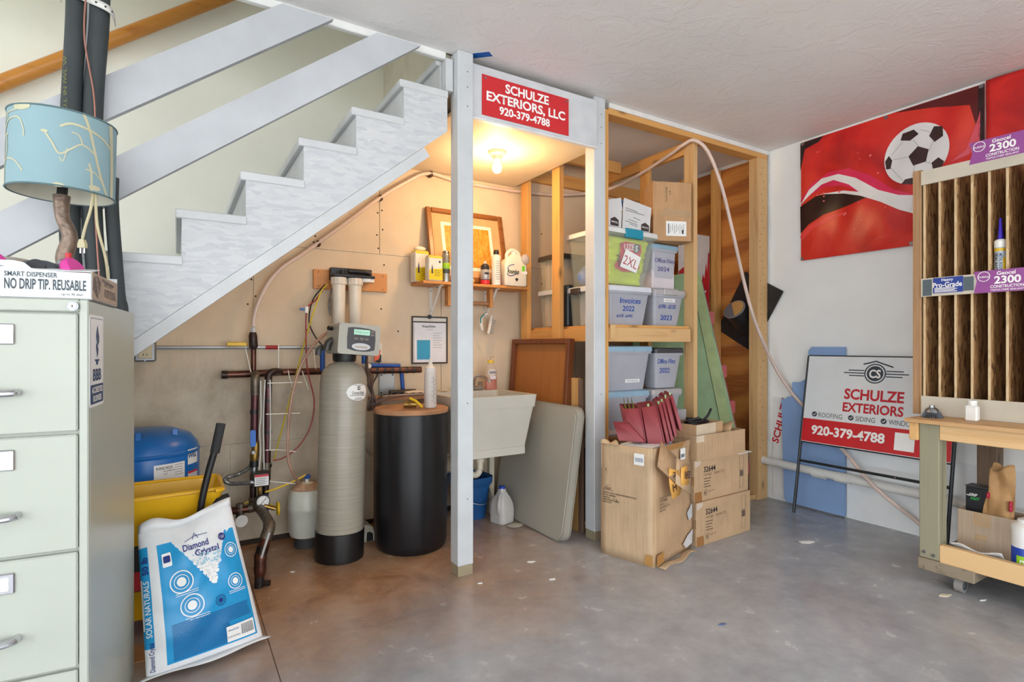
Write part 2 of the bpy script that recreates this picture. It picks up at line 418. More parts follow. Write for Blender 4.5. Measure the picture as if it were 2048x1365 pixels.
MB().box(-1.2, YB+.006, 0, 3.98, YB+.0115, .034).build('dark_base_gap', M((58, 46, 38), .9), WB)
# soffit over the alcove, header board
SOFM = M((226, 214, 190), .6, var=.03)
tag(MB().box(1.25, 2.60, 2.435, 2.235, YB, 2.455).build('ceiling_alcove', SOFM), kind='structure')
HD = tag(MB().box(1.30, 2.575, 2.418, 2.185, 2.60, 2.70, .003).build('trim_2', M((206, 209, 213), .5)), kind='structure')
MB().box(1.30, 2.570, 2.405, 2.185, 2.60, 2.4175, .002).build('edge_strip', M((222, 224, 226), .5), HD)

# white posts
PAINT = M((200, 204, 207), .5, var=.05, scale=5, bmp=.12, bscale=40)
RAW = wood((150, 138, 112), (112, 100, 76), 2)
def post(x0, y0, x1, y1, lab):
    t = T('support_post', lab, 'post', ((x0+x1)/2, (y0+y1)/2, 0)); w, d = (x1-x0)/2, (y1-y0)/2
    MB().box(-w, -d, .055, w, d, CEIL-.001, .004).build('painted_shaft', PAINT, t)
    MB().box(-w+.002, -d+.002, 0, w-.002, d-.002, .056, .003).build('bare_foot', RAW, t)
    for z in (.4, .9, 2.45, 2.55, 2.63): MB().cyl((.01, -d+.001, z), (.01, -d-.0008, z), .004, n=8).build('screw', M((120, 118, 112), .5), t)
    return t
post(1.235, 2.552, 1.325, 2.642, 'white painted timber post in front of the black brine tank')
post(2.178, 2.592, 2.268, 2.682, 'white painted timber post beside the tall open cardboard box')

# ---- stud framing
PINE = (214, 160, 92); PINE2 = (188, 128, 64)
SZ = wood(PINE, PINE2, 2, 1); SY = wood(PINE, PINE2, 1, 1); SX = wood(PINE, PINE2, 0, 1)
PALE = wood((212, 172, 120), (184, 138, 88), 2, 1.1, key='p'); PALEX = wood((212, 172, 120), (184, 138, 88), 0, 1.1, key='p')
W1 = tag(MB().box(2.262, 2.69, 0, 2.30, YB-.001, .038, .002).build('wall_alcove_divider', SY), kind='structure')
for y0, y1 in ((3.475, 3.565), (3.065, 3.154)):
    MB().box(2.262, y0, .038, 2.30, y1, 2.69, .002).build('stud', SZ, W1)
MB().box(2.282, YF, .0, 2.318, 2.70, 2.69, .002).build('stud', SZ, W1)
MB().box(2.262, 2.69, 2.69, 2.30, YB-.001, 2.728, .002).build('top_plate', SY, W1)
MB().box(2.301, 2.70, 1.228, 2.339, YB-.02, 1.317, .002).build('shelf_rail', SY, W1)
W2 = tag(MB().box(3.109, 2.709, 2.575, 3.147, YB-.001, 2.664, .002).build('wall_closet_divider', SY), kind='structure')
MB().box(3.109, YF, .001, 3.147, 2.709, 2.664, .002).build('stud', PALE, W2)
MB().box(3.109, 3.06, .001, 3.147, 3.15, 2.575, .002).build('stud', SZ, W2)
MB().box(3.071, 2.709, 1.228, 3.109, YB-.02, 1.317, .002).build('shelf_rail', SY, W2)
W3 = tag(MB().box(2.318, YF, 2.664, 3.96, 2.709, 2.702, .002).build('wall_closet_front', SX), kind='structure')
MB().box(2.318, YF-.005, 2.702, 3.985, 2.709, CEIL-.001, .002).build('drywall_edge', M((232, 231, 228), .55), W3)
MB().box(3.842, YF, .001, 3.962, 2.70, 2.664, .002).build('stud', PALE, W3)
b = MB()
for i in range(46):
    z = .25+i*.052; x = 3.86+random.random()*.08; b.cyl((x, YF+.001, z), (x, YF-.0008, z), .004, n=6)
b.build('nail_hole', M((84, 56, 34), .8), W3)
MB().box(3.976, YF-.012, .45, 3.989, 2.66, CEIL-.001, .002).build('corner_bead', M((226, 226, 222), .5), W3)
MB().box(3.15, YF+.02, .001, 3.84, 2.70, .04, .002).build('bottom_plate', PALEX, W3)
# plywood side of the closet
def m_ply():
    m, nt, p = newmat('plywood'); 
    v = coords(nt, (1, 1.5, 4.2))
    n = noise(nt, v, .85, 3, .45, 1.4)
    w = N(nt, 'ShaderNodeTexWave', wave_type='RINGS'); w.inputs['Scale'].default_value = .35; w.inputs['Distortion'].default_value = 9
    w.inputs['Detail'].default_value = 3; w.inputs['Detail Scale'].default_value = .8; nt.links.new(v, w.inputs['Vector'])
    col = ramp(nt, w.outputs['Fac'], [(.25, (214, 146, 72)), (.55, (196, 122, 56)), (.8, (158, 88, 38))])
    col = mix(nt, .3, col, ramp(nt, noise(nt, coords(nt, (1, 4, 90)), 1, 4), [(.3, (150, 86, 40)), (.7, (220, 156, 86))]))
    nt.links.new(col, p.inputs['Base Color']); p.inputs['Roughness'].default_value = .55; return m
PLY = m_ply()
for z0, z1 in ((.13, 1.2), (1.203, 2.70)):
    MB().box(3.972, 2.66, z0, 3.988, YB-.002, z1).build('plywood_panel', PLY, WR)
MB().box(3.874, 3.05, .04, 3.962, 3.088, 2.70, .002).build('stud', SZ, WR)
MB().box(3.874, 3.40, .04, 3.962, 3.438, 2.70, .002).build('stud', SZ, WR)
# top blocking seen between alcove and closet
MB().box(2.318, 3.35, 2.61, 3.10, 3.388, 2.70, .002).build('blocking', SX, W2)
MB().box(2.318, 3.59, 2.50, 3.96, YB-.001, 2.60, .002).build('ledger', SX, W2)
# lower white wall sheets
FRP = M((236, 239, 241), .35, var=.02)
MB().box(XR-.008, 1.0, .012, XR-.0005, 2.034, .50, .002).build('wall_panel', FRP, WR)
MB().box(XR-.008, 2.040, .012, XR-.0005, 2.56, .50, .002).build('wall_panel', FRP, WR)
MB().box(XR-.008, -1.5, .012, XR-.0005, .994, .50, .002).build('wall_panel', FRP, WR)

# ---- staircase
STW = osb((190, 193, 198), (200, 202, 205), (207, 208, 210), 'paint', True)
STP = M((204, 206, 208), .5, var=.05, scale=6, bmp=.1, bscale=50)
ST = T('staircase', 'white painted wooden staircase rising to the right along the back wall', 'staircase', (-2.1, 3.1, 0))
def SL(b): b.X = Matrix.Translation((2.1, -3.1, 0)); return b
RISE, RUN = .192, .2365
steps = [(-.222+RUN*i, 1.565+RISE*i) for i in range(-7, 6)]   # x of riser below, z of tread top
def stringer(y, th, lift=-.03):
    b = MB(); TL = Matrix.Translation((2.1, -3.1, 0)) @ FR((0, y, 0), (1, 0, 0), (0, 0, 1))
    for x, z in steps:
        x1 = min(x+RUN, 1.233); f = lambda q: max(0, under(q)+lift)
        b.prism([(x, f(x)), (x1, f(x1)), (x1, z-.038), (x, z-.038)], 0, th, TL)
    b.build('stringer', STW, ST)
stringer(2.622, .022); stringer(YB-.002, .02, .07)
for x, z in steps:
    SL(MB()).box(x-.022, 2.594, z-.038, x+RUN+.004, YB-.024, z, .004).build('tread', STP, ST)
    SL(MB()).box(x, 2.626, z-RISE, x+.018, YB-.024, z-.039).build('riser', STP, ST)
# bottom flange and an underside sheet added to block light
xa, xe = -1.0, 1.233
d = Vector((1, 0, SLP)).normalized(); nn = Vector((-SLP, 0, 1)).normalized()
def slat(x0, x1, y0, y1, off0, off1, name, mat):
    a = Vector((x0, 0, under(x0))); c = Vector((x1, 0, under(x1)))
    vs = [p+nn*o+Vector((0, y, 0)) for p in (a, c) for y in (y0, y1) for o in (off0, off1)]
    SL(MB()).add(vs, [(0,1,3,2),(4,6,7,5),(0,4,5,1),(2,3,7,6),(0,2,6,4),(1,5,7,3)]).build(name, mat, ST)
slat(-1.2, 1.05, 2.594, 2.66, -.075, -.025, 'bottom_flange', STP)
slat(-1.2, 1.16, 2.645, YB-.03, .05, .062, 'underside_light_block', SOFM)
# two guard boards
GRD = M((190, 193, 198), .5, var=.08, scale=3, bmp=.1, bscale=30)
def guard(x0, x1, ztop, hv, xr=0):
    f = lambda x: ztop+(x-xr)*.765
    P = [(x0, f(x0)-hv), (x1, f(x1)-hv), (x1, f(x1)), (x0, f(x0))]
    P = clip(P, lambda x, z: z-(CEIL-.036))
    SL(MB()).prism(P, 0, .03, SL(MB()).X @ FR((0, 2.592, 0), (1, 0, 0), (0, 0, 1))).build('guard_board', GRD, ST)
guard(-1.3, .62, 2.40, .168)
guard(-1.3, 1.04, 2.075, .168)
# newel at the foot of the guard, behind the insulated pipes
SL(MB()).box(-.355, 2.646, .9, -.265, 2.70, CEIL-.04, .004).build('newel_post', PAINT, ST)
# steep white board at the top of the flight
SL(MB()).box(1.162, 2.66, 2.68, 1.198, YB-.024, 2.717, .004).build('tread', STP, ST)
SL(MB()).box(1.182, 2.66, 2.53, 1.198, YB-.024, 2.679).build('riser', STP, ST)
SL(MB()).box(1.19, 2.60, 2.53, 1.232, 2.655, 2.70, .003).build('top_block', STP, ST)

# handrail on the back wall
t = T('handrail', 'honey-coloured wooden handrail on the stairwell wall', 'handrail', (0, 3.56, 2.4))
a = Vector((-1.6, 0, 1.805-2.4)); c = Vector((.75, 0, 3.62-2.4))
MB().tube([a, c], .036, 12).build('rail', wood((206, 138, 58), (180, 108, 38), 0, .7, .35, False), t)
for k in (.2, .95):
    q = a.lerp(c, k); MB().cyl(q+Vector((0, .0, -.02)), q+Vector((0, .081, -.06)), .008, n=8).build('bracket', STEEL, t)
# ================================================================ LEFT: cabinet, lamp, pipes, salt, bucket, tank
CABM = M((178, 183, 172), .3, var=.02, scale=3)
cab = T('file_cabinet', 'putty-coloured four-drawer metal filing cabinet with a blue and white sticker on its side', 'filing cabinet', (-.198, 1.793, 0), -5.5)
CW, CD, CH = .385, .65, 1.32
b = MB(); b.box(-CW, .018, 0, 0, CD, CH, .004)
b.build('body', CABM, cab)
for n, a in (('left', (-CW, 0, -CW+.018)), ('right', (-.02, 0, 0))):
    MB().box(a[0], 0, 0, a[2], .02, CH, .003).build('frame_rail', CABM, cab)
MB().box(-CW+.018, .001, CH-.032, -.02, .02, CH, .003).build('top_rail', CABM, cab)
zs = [(.978, 1.284), (.672, .970), (.366, .664), (.06, .358)]
for z0, z1 in zs:
    dr = MB().box(-CW+.021, .001, z0, -.023, .022, z1, .004).build('drawer', CABM, cab)
    zc = z1-.055; xm = -CW/2
    MB().box(xm-.045, -.004, zc-.026, xm+.045, .002, zc+.026, .006).build('label_holder', CHROME, dr)
    MB().box(xm-.034, -.0055, zc-.017, xm+.034, -.003, zc+.017, .001).build('label_card', PAPER, dr)
    zh = z0+.105
    MB().tube([(xm-.05, .0, zh), (xm-.046, -.022, zh), (xm, -.036, zh), (xm+.046, -.022, zh), (xm+.05, .0, zh)], .009, 10, 4).build('handle', CHROME, dr)
lk = MB().cyl((-.032, .002, CH-.018), (-.032, -.006, CH-.018), .0125, n=20).build('lock', STEEL, cab)
MB().cyl((-.032, -.005, CH-.018), (-.032, -.009, CH-.018), .008, n=16).build('barrel', CHROME, lk)
MB().box(-.0332, -.0096, CH-.022, -.0308, -.0088, CH-.014).build('keyhole', BLACK, lk)
# sticker on the side
FS_ = FR((0, 0, 0), (0, 1, 0), (0, 0, 1))
st = decal(cab, 'sticker', rr(.006, 1.035, .162, 1.283, .012), FS_, M((234, 236, 238), .35, var=0), .0012, .0011)
NAVY = M((22, 66, 110), .4, var=0)
Fs = FR((.0012, 0, 0), (0, 1, 0), (0, 0, 1))
stroke(st, 'border', Fs, [(.014, 1.05), (.014, 1.27), (.018, 1.274), (.15, 1.274), (.154, 1.27), (.154, 1.05)], .0015, NAVY, .0004)
decal(st, 'panel', rr(.014, 1.043, .154, 1.095, .008), Fs, NAVY, .0006)
txt(st, 'ACCREDITED', Fs, .084, 1.081, .016, WHITEINK, w=.12, bold=.02, dz=.0012)
txt(st, 'BUSINESS', Fs, .084, 1.058, .016, WHITEINK, w=.09, bold=.02, dz=.0012)
txt(st, 'BBB', Fs, .084, 1.122, .032, NAVY, w=.09, bold=.03)
decal(st, 'torch', [(.06, 1.163), (.108, 1.163), (.108, 1.158), (.096, 1.158), (.093, 1.148), (.075, 1.148), (.072, 1.158), (.06, 1.158)], Fs, NAVY, .0007)
decal(st, 'flame', [(.084, 1.168), (.096, 1.18), (.098, 1.192), (.088, 1.2), (.078, 1.208), (.072, 1.2), (.074, 1.19), (.08, 1.18)], Fs, NAVY, .0007)
decal(st, 'flame', [(.094, 1.2), (.106, 1.21), (.108, 1.225), (.098, 1.238), (.09, 1.256), (.078, 1.24), (.074, 1.225), (.08, 1.213)], Fs, NAVY, .0007)

def CL(x, y, z):   # cabinet-local point -> world
    a = R(-5.5); return (-.198+x*math.cos(a)-y*math.sin(a), 1.793+x*math.sin(a)+y*math.cos(a), z)
# open dispenser carton on the cabinet
BXW = M((214, 218, 220), .55, var=.04)
dp = T('dispenser_box', 'torn-open white and grey dispenser carton on top of the filing cabinet', 'box', CL(-.165, .17, CH+.001), -5.5)
def DPX(): return None
hx, hy, hh = .17, .155, .082
FRT = [(-hx, 0), (hx, 0), (hx, .07), (.12, .071), (.06, .073), (.045, .076), (.03, .09), (.01, .094), (-hx, .092)]
MB(FR((0, -hy, 0), (1, 0, 0), (0, 0, 1))).prism(FRT, -.003, 0).build('front_wall', BXW, dp)
MB().box(hx-.003, -hy, 0, hx, hy, .074).build('side_wall', cardboard((178, 160, 145)), dp)
MB().box(-hx, -hy, 0, -hx+.003, hy, .09).build('side_wall', BXW, dp)
MB().box(-hx, hy-.003, 0, hx, hy, .088).build('back_wall', BXW, dp)
MB().box(-hx, -hy, 0, hx, hy, .003).build('base', BXW, dp)
MB(Matrix.Translation((0, -hy+.006, .073)) @ Matrix.Rotation(R(10), 4, 'X')).box(.03, 0, 0, hx-.002, .09, .002).build('torn_flap', BXW, dp)
Ff = FR((0, -hy, 0), (1, 0, 0), (0, 0, 1))
DK = M((58, 68, 78), .5, var=0)
txt(dp, 'SMART DISPENSER', Ff, -.008, .061, .0125, DK, w=.105, bold=.012, align='L')
txt(dp, 'NO DRIP TIP. REUSABLE', Ff, -.008, .037, .027, DK, w=.165, bold=.02, align='L')
txt(dp, 'up to 30 days', Ff, .15, .013, .006, DK, align='R')
decal(dp, 'pen_print', [(-hx+.002, .082), (-.02, .081), (-.006, .0785), (-.02, .076), (-hx+.002, .075)], Ff, M((128, 140, 150), .5, var=0))
Fd = FR((hx, 0, 0), (0, 1, 0), (0, 0, 1)); BRN = M((92, 76, 70), .5, var=0)
txt(dp, 'NO DRIP TIP. REUSABLE', Fd, -.02, .03, .024, BRN, w=.15, bold=.015, align='L')
txt(dp, 'SMART DISPENSER', Fd, -.02, .054, .011, BRN, w=.1, bold=.01, align='L')
decal(dp, 'logo', [(-.15, .03), (-.10, .008), (-.07, .03), (-.06, .055), (-.1, .07), (-.14, .062)], Fd, BRN)
txt(dp, 'SPIDER', Fd, -.106, .038, .016, M((190, 172, 158), .5, var=0), w=.07, bold=.01, dz=.0015, rot=-60)
stroke(dp, 'gun_print', Fd, [(-.05, .064), (.1, .058)], .008, BRN)
# contents: respirator, can, tape
rs = T('respirator', 'grey half-mask respirator with magenta filters lying in the carton', 'respirator', CL(-.127, .10, CH+.052), 0)
MB().sphere((0, 0, .02), .05, 16, 10, (1.15, .75, .75)).build('face_piece', M((70, 76, 84), .5), rs)
PINK = M((206, 58, 150), .6)
for s in (-1, 1):
    MB(Matrix.Translation((.075*s, -.02, .03)) @ Matrix.Rotation(R(62), 4, 'Y') @ Matrix.Rotation(R(25*s), 4, 'X')).lathe([(.001, .012), (.034, .012), (.038, .006), (.038, -.006), (.034, -.012), (.001, -.012)], 20, sx=1, sy=.9).build('filter', PINK, rs)
MB().cyl((0, -.02, .03), (0, -.045, .035), .02, n=16).build('valve_cover', M((40, 42, 46), .5), rs)
MB().tube([(-.05, .03, .04), (-.04, .09, .06), (.04, .09, .055), (.05, .03, .04)], .004, 6, 5).build('strap', M((90, 92, 98), .7), rs)
cn = T('spray_can', 'red and green spray can with a red cap standing in the carton', 'can', CL(-.10, .25, CH+.0045), 5)
MB().lathe([(.001, 0), (.032, 0), (.032, .105), (.03, .11)], 24).build('body', M((196, 30, 40), .3), cn)
MB().lathe([(.033, .03), (.0332, .031), (.0332, .062), (.033, .063)], 24).build('label_band', M((52, 92, 58), .4), cn)
MB().lathe([(.03, .108), (.026, .122), (.014, .13), (.001, .13)], 20).build('dome', STEEL, cn)
MB().cyl((0, 0, .128), (0, 0, .148), .008, n=12).build('nozzle', RED, cn)
txt(cn, 'reify', lambda x, y, z: Vector((.034*math.sin(x/.034), -.034*math.cos(x/.034), y)), 0, .047, .018, WHITEINK, w=.05, bold=.03)
tp = T('tape_roll', 'roll of foil tape around an orange core in the carton', 'tape roll', CL(-.252, .225, CH+.0045), 0)
MB().lathe([(.05, .06), (.072, .06), (.074, .068), (.074, .11), (.07, .118), (.05, .118)], 32).build('foil', M((196, 190, 182), .3, .8), tp)
MB().lathe([(.001, .0), (.068, .0), (.07, .06), (.001, .06)], 32).build('core', M((214, 72, 36), .35), tp)
gp = MB(FR(CL(-.275, .075, CH+.06), (1, -.1, .1), (.0, .5, .8))).box(-.05, -.02, 0, .03, .028, .03, .012)
gp.build('safety_goggles', M((46, 52, 58), .25), label='dark safety goggles at the front of the carton', cat='goggles')

# lamp
lp = T('table_lamp', 'table lamp with a pale blue tree-patterned drum shade and driftwood stem', 'lamp', (-.297, 2.195, CH+.004))
MB().lathe([(.001, 0), (.054, 0), (.056, .012), (.045, .02), (.02, .03), (.001, .03)], 24).build('base', M((120, 112, 102), .4, .4), lp)
TRK = M((132, 112, 98), .35, .35, var=.3, scale=30, bmp=.3)
MB().tube([(0, 0, .02), (.012, 0, .08), (-.006, .005, .15), (.008, 0, .22), (-.01, -.004, .28), (-.012, 0, .345)], [.028, .026, .024, .021, .019, .023], 14, 5).build('stem', TRK, lp)
MB().cyl((-.012, 0, .34), (-.008, 0, .40), .014, n=14).build('socket', BLACK, lp)
# shade: tilted drum
shx = Matrix.Translation((-.008, 0, .463)) @ Matrix.Rotation(R(-THETA), 4, 'Z') @ Matrix.Rotation(R(1.5), 4, 'Y')
SR, SH = .134, .114
SHADE = M((140, 170, 178), .75, var=.04, scale=4)
b = MB(shx); n = 56
vs = []
for r_, z in ((SR, -SH), (SR, SH), (SR-.003, SH), (SR-.003, -SH)):
    vs += [(r_*math.cos(2*PI*i/n), r_*math.sin(2*PI*i/n), z) for i in range(n)]
b2 = MB(shx)
b.add(vs[:2*n], [(i, (i+1) % n, n+(i+1) % n, n+i) for i in range(n)]); sh = b.build('shade', SHADE, lp)
b2.add(vs[2*n:], [(i, (i+1) % n, n+(i+1) % n, n+i) for i in range(n)]); b2.build('lining', M((214, 212, 198), .8), sh)
for z in (-SH, SH):
    MB(shx).tube([(SR*math.cos(2*PI*i/n), SR*math.sin(2*PI*i/n), z) for i in range(n+1)], .003, 6, caps=False).build('trim_ring', M((96, 120, 124), .7), sh)
MB(shx).tube([(-SR, 0, -SH+.04), (0, 0, -SH+.05), (SR, 0, -SH+.04)], .002, 6).build('spider', STEEL, sh)
GOLD = M((196, 192, 160), .5, var=.05)
def SHF(x, y, z):  # x = arc length around the front, y = height
    a = x/.15-PI/2+.62; r_ = SR+.0012
    return shx @ Vector((r_*math.cos(a), r_*math.sin(a), y))
def branch(pts, w): stroke(sh, 'branch_print', SHF, pts, w, GOLD, 0, 4)
branch([(-.205, -.115), (-.206, 0), (-.212, .115)], .015)
branch([(.175, -.117), (.172, 0), (.16, .117)], .02)
branch([(.15, -.117), (.12, -.06), (.10, .0), (.08, .07), (.06, .116)], .009)
branch([(.17, .03), (.13, .055), (.08, .07), (.03, .075), (.0, .06)], .007)
branch([(-.205, .04), (-.17, .07), (-.12, .075), (-.10, .04), (-.10, .02)], .004)
branch([(-.205, .06), (-.18, .09), (-.13, .098)], .004)
branch([(-.206, -.05), (-.17, -.04), (-.13, -.05), (-.1, -.08)], .004)
branch([(-.19, -.05), (-.175, -.0), (-.185, .03), (-.17, .03)], .006)
branch([(.09, -.117), (.088, -.06), (.08, -.03)], .007)
branch([(.1, .0), (.06, .02), (.03, .0), (.0, -.02), (-.02, .01), (-.04, .04)], .005)
branch([(.06, .02), (.05, .045), (.03, .05)], .004)
branch([(.02, .0), (.01, -.04), (.0, -.03)], .003)
branch([(.13, -.08), (.1, -.055), (.07, -.05)], .004)
branch([(-.185, .098), (-.175, .07), (-.19, .05)], .004)
for x, y, w in ((-.11, .108, .03), (.0, -.112, .016), (.1, -.10, .02), (-.19, .03, .008), (-.04, .04, .01)):
    decal(sh, 'leaf_print', circ(x, y, w, w*.4, 14), SHF, GOLD)
CORD = M((196, 186, 150), .5)
cd = MB(); cd.tube([(.075, -.075, .36), (.07, -.085, .30), (.057, -.09, .24), (.05, -.092, .2)], .004, 8, 5)
cd.tube([(.08, -.075, .36), (.085, -.08, .25), (.105, -.07, .15), (.112, -.06, .06), (.115, -.05, .0)], .004, 8, 5)
cd.build('cord', CORD, lp)
pl = MB(FR((.05, -.092, .2), (.85, -.52, 0), (0, 0, 1))).prism([(-.006, 0), (.006, 0), (.011, -.014), (.011, -.026), (-.011, -.026), (-.011, -.014)], -.006, .006).build('plug', CORD, lp)
for s in (-1, 1): MB(FR((.05, -.092, .2), (.85, -.52, 0), (0, 0, 1))).box(s*.006-.002, -.042, -.0008, s*.006+.002, -.026, .0008).build('prong', CHROME, pl)

# insulated pipes strapped to the newel
INS = M((58, 64, 66), .7, var=.12, scale=6)
grp = 'foam insulated pipes by the stair'
def ins(pts, lab, r=.037):
    p0 = Vector((pts[-1][0], pts[-1][1], 0)); 
    b = MB(); b.tube([Vector(p)-p0 for p in pts], r, 18, 5)
    o = b.build('insulated_pipe', INS, label=lab, cat='pipe', group=grp); o.location = p0; return o
p1_ = ins([(-.312, 2.528, 2.728), (-.315, 2.525, 2.4), (-.330, 2.52, 2.0), (-.332, 2.522, 1.6), (-.312, 2.52, 1.2), (-.30, 2.52, .02)], 'dark grey foam insulated pipe with yellow print, left of the strapped bundle', .031)
ins([(-.245, 2.515, 2.728), (-.245, 2.515, 2.42), (-.264, 2.52, 2.1), (-.268, 2.525, 1.7), (-.245, 2.525, 1.2), (-.23, 2.525, .02)], 'dark grey foam insulated pipe with a copper wire over it, middle of the bundle', .031)
ins([(-.209, 2.53, 1.83), (-.209, 2.53, 1.7), (-.19, 2.53, 1.4), (-.176, 2.528, 1.2), (-.168, 2.525, .02)], 'dark grey foam insulated pipe at the right of the strapped bundle', .022)
Fp = lambda x, y, z: Vector((-.029, -.024, 0))+Vector((x*.8-.012, -x*.5-.013, y+1.95))
txt(p1_, 'W/S-ET 7/30 1 IN 5.51 U.L IN IWL W', Fp, 0, .03, .014, M((122, 124, 62), .7, var=0), w=.5, rot=90, dz=0)
b = MB()
sp_ = spline([Vector(q) for q in [(-.362, 2.555, 2.462), (-.352, 2.492, 2.465), (-.28, 2.474, 2.45), (-.21, 2.474, 2.43), (-.2, 2.555, 2.425)]], 8)
vs = []
for q in sp_: vs += [q+Vector((0, 0, .013)), q-Vector((0, 0, .013))]
b.add(vs, [(2*i, 2*i+1, 2*i+3, 2*i+2) for i in range(len(sp_)-1)])
sp = b.build('pipe_strap', M((222, 222, 216), .5), thick=.002, label='white perforated strap around the insulated pipes', cat='strap')
for k in (6, 10, 13, 16, 19, 22, 25): MB().cyl(sp_[k]+Vector((0, .001, 0)), sp_[k]+Vector((0, -.0016, 0)), .0035, n=8).build('hole', BLACK, sp)
MB().tube([(-.275, 2.481, 2.728), (-.27, 2.468, 2.55), (-.28, 2.466, 2.45), (-.285, 2.482, 2.3), (-.258, 2.482, 2.1), (-.256, 2.484, 1.9), (-.256, 2.485, 1.7), (-.235, 2.482, 1.3)], .003, 6, 6).build('copper_wire', M((176, 122, 108), .4, .4), label='thin pinkish wire running down the insulated pipes', cat='wire')

# salt bag
TLc, TRc, BLc, BRc = Vector((-.128, 2.50, .475)), Vector((.188, 2.535, .53)), Vector((-.095, 2.335, .022)), Vector((.295, 2.425, .022))
BO = Vector((.08, 2.42, 0)); BN = (TRc-BLc).cross(BRc-TLc).normalized()
if BN.y > 0: BN = -BN
def bagpt(u, v, side, off=0):
    p = BLc.lerp(BRc, u).lerp(TLc.lerp(TRc, u), v)
    e = max(0, math.sin(PI*u))**.45*max(0, math.sin(PI*min(1, v*.93+.04)))**.5
    wr = .0035*math.sin(23*v+3*math.sin(6*u))*e+.004*math.sin(9*u+14*v*u)*e
    top = .012*math.sin(8*u+1)*max(0, v-.85)/.15
    p = p+BN*((.085*e+wr+off) if side > 0 else -(.055*e)); p.z += top
    p.z = max(p.z, .004)
    return p-BO
bag = T('salt_bag', 'plump blue and white bag of water softener salt leaning on the mop bucket', 'salt bag', tuple(BO))
BAGW = M((226, 228, 230), .4, var=.04, scale=12); BAGB = M((28, 150, 208), .38, var=.05, scale=10)
me = MB(); NU, NV = 96, 110
me.grid(lambda u, v: bagpt(u, v, 1), NU, NV); me.grid(lambda u, v: bagpt(u, v, -1), 24, 24)
ob = me.build('sack', BAGW, bag)
ob.data.materials.append(BAGB)
def bagblue(u, v):
    if u < .075: return .18 < v < .9
    if u < .16: return False
    if u > .95 or v < .035: return False
    if u < .16+.0: return False
    # V of white coming from the top
    vt = .875+.02*math.sin(5*u)
    if v > vt: return False
    # white funnel
    if .30 < u < .86:
        l = .30+(.62-.30)*(.88-v)/(.88-.52); r_ = .86-(.86-.64)*(.88-v)/(.88-.52)
        if v > .53 and l < u < r_: return False
    if v > .80 and u > .86: return v < .80+.08*(u-.8)/.15
    return True
bmx = ob.data
inv = {}
# colour faces of the front sheet by their place on the bag
import mathutils
for i in range(NU):
    for j in range(NV):
        inv[i, j] = bagblue((i+.5)/NU, (j+.5)/NV)
kd = mathutils.kdtree.KDTree(NU*NV); lst = []
for i in range(NU):
    for j in range(NV):
        kd.insert(bagpt((i+.5)/NU, (j+.5)/NV, 1), len(lst)); lst.append(inv[i, j])
kd.balance()
for pgn in bmx.polygons:
    _, ix, dd = kd.find(pgn.center)
    if dd < .004 and lst[ix]: pgn.material_index = 1
BF = lambda x, y, z: bagpt(x, y, 1, .003+z)        # x,y in bag units 0..1
NV_ = M((30, 42, 120), .5, var=0)
def bt(s, x, y, h, w, mat, rot=0, bold=.015): txt(bag, s, BF, x, y, h, mat, w=w, bold=bold, dz=0, rot=rot)
bt('Diamond', .52, .815, .05, .26, NV_, -0, .02); bt('Crystal', .62, .755, .045, .24, NV_, 0, .02)
stroke(bag, 'crystal_print', BF, [(.52, .78), (.56, .72), (.60, .775)], .006, NV_, 0)
stroke(bag, 'crystal_print', BF, [(.42, .86), (.52, .885), (.66, .875)], .005, NV_, 0)
stroke(bag, 'crystal_print', BF, [(.50, .86), (.53, .91), (.56, .86)], .006, NV_, 0)
for k in range(170):
    t_ = random.random()**.7; y = .745-.24*t_; l = .42+(.615-.42)*t_; r_ = .79-(.79-.645)*t_
    x = l+(r_-l)*random.random(); s = .008+.004*random.random()
    if k == 0: pb = MB(); pc = MB()
    (pb if y < .66 or x < l+.02 or x > r_-.02 else pc).add([BF(*c, .0004) for c in circ(x, y, s, s*.7, 6)], [tuple(range(6))])
tag(pb.build('salt_pellet_print', WHITEINK, bag), kind='stuff'); tag(pc.build('salt_pellet_shade_print', M((150, 196, 216), .5, var=0), bag), kind='stuff')
def badge(x, y, r_, mat=WHITEINK, inner=True):
    ring(bag, 'badge_ring', BF, x, y, r_*.9, r_, mat, 0, 26, .78); ring(bag, 'badge_ring', BF, x, y, r_*.58, r_*.64, mat, 0, 26, .78)
    if inner: decal(bag, 'badge_centre', circ(x, y, r_*.4, r_*.32, 12), BF, mat, 0)
badge(.335, .585, .105); badge(.40, .40, .105); badge(.86, .70, .07); badge(.83, .47, .075); badge(.655, .37, .05, NV_)
decal(bag, 'patch', rr(.19, .72, .275, .82, .01), BF, WHITEINK, .0); decal(bag, 'patch', rr(.2, .75, .265, .80, .01), BF, NV_, .0006)
decal(bag, 'seal', circ(.80, .815, .04, .028, 16), BF, NV_, .0); bt('NSF', .80, .815, .025, .055, WHITEINK)
for k, y in enumerate((.505, .49)): stroke(bag, 'small_print', BF, [(.27, y), (.47, y+.004)], .004, WHITEINK, 0)
for k, y in enumerate((.315, .30)): stroke(bag, 'small_print', BF, [(.33, y), (.54, y+.004)], .004, WHITEINK, 0)
for k, y in enumerate((.405, .392)): stroke(bag, 'small_print', BF, [(.75, y), (.92, y)], .004, WHITEINK, 0)
for k in range(22):
    y = .30-.0118*k
    stroke(bag, 'small_print', BF, [(.21, y), (.45, y), (.70, y), ((.92 if k < 9 else .60)-.02*random.random(), y)], .0035, NV_, 0)
decal(bag, 'barcode_panel', [(.66, .05), (.93, .05), (.93, .165), (.66, .165)], BF, WHITEINK, .0012)
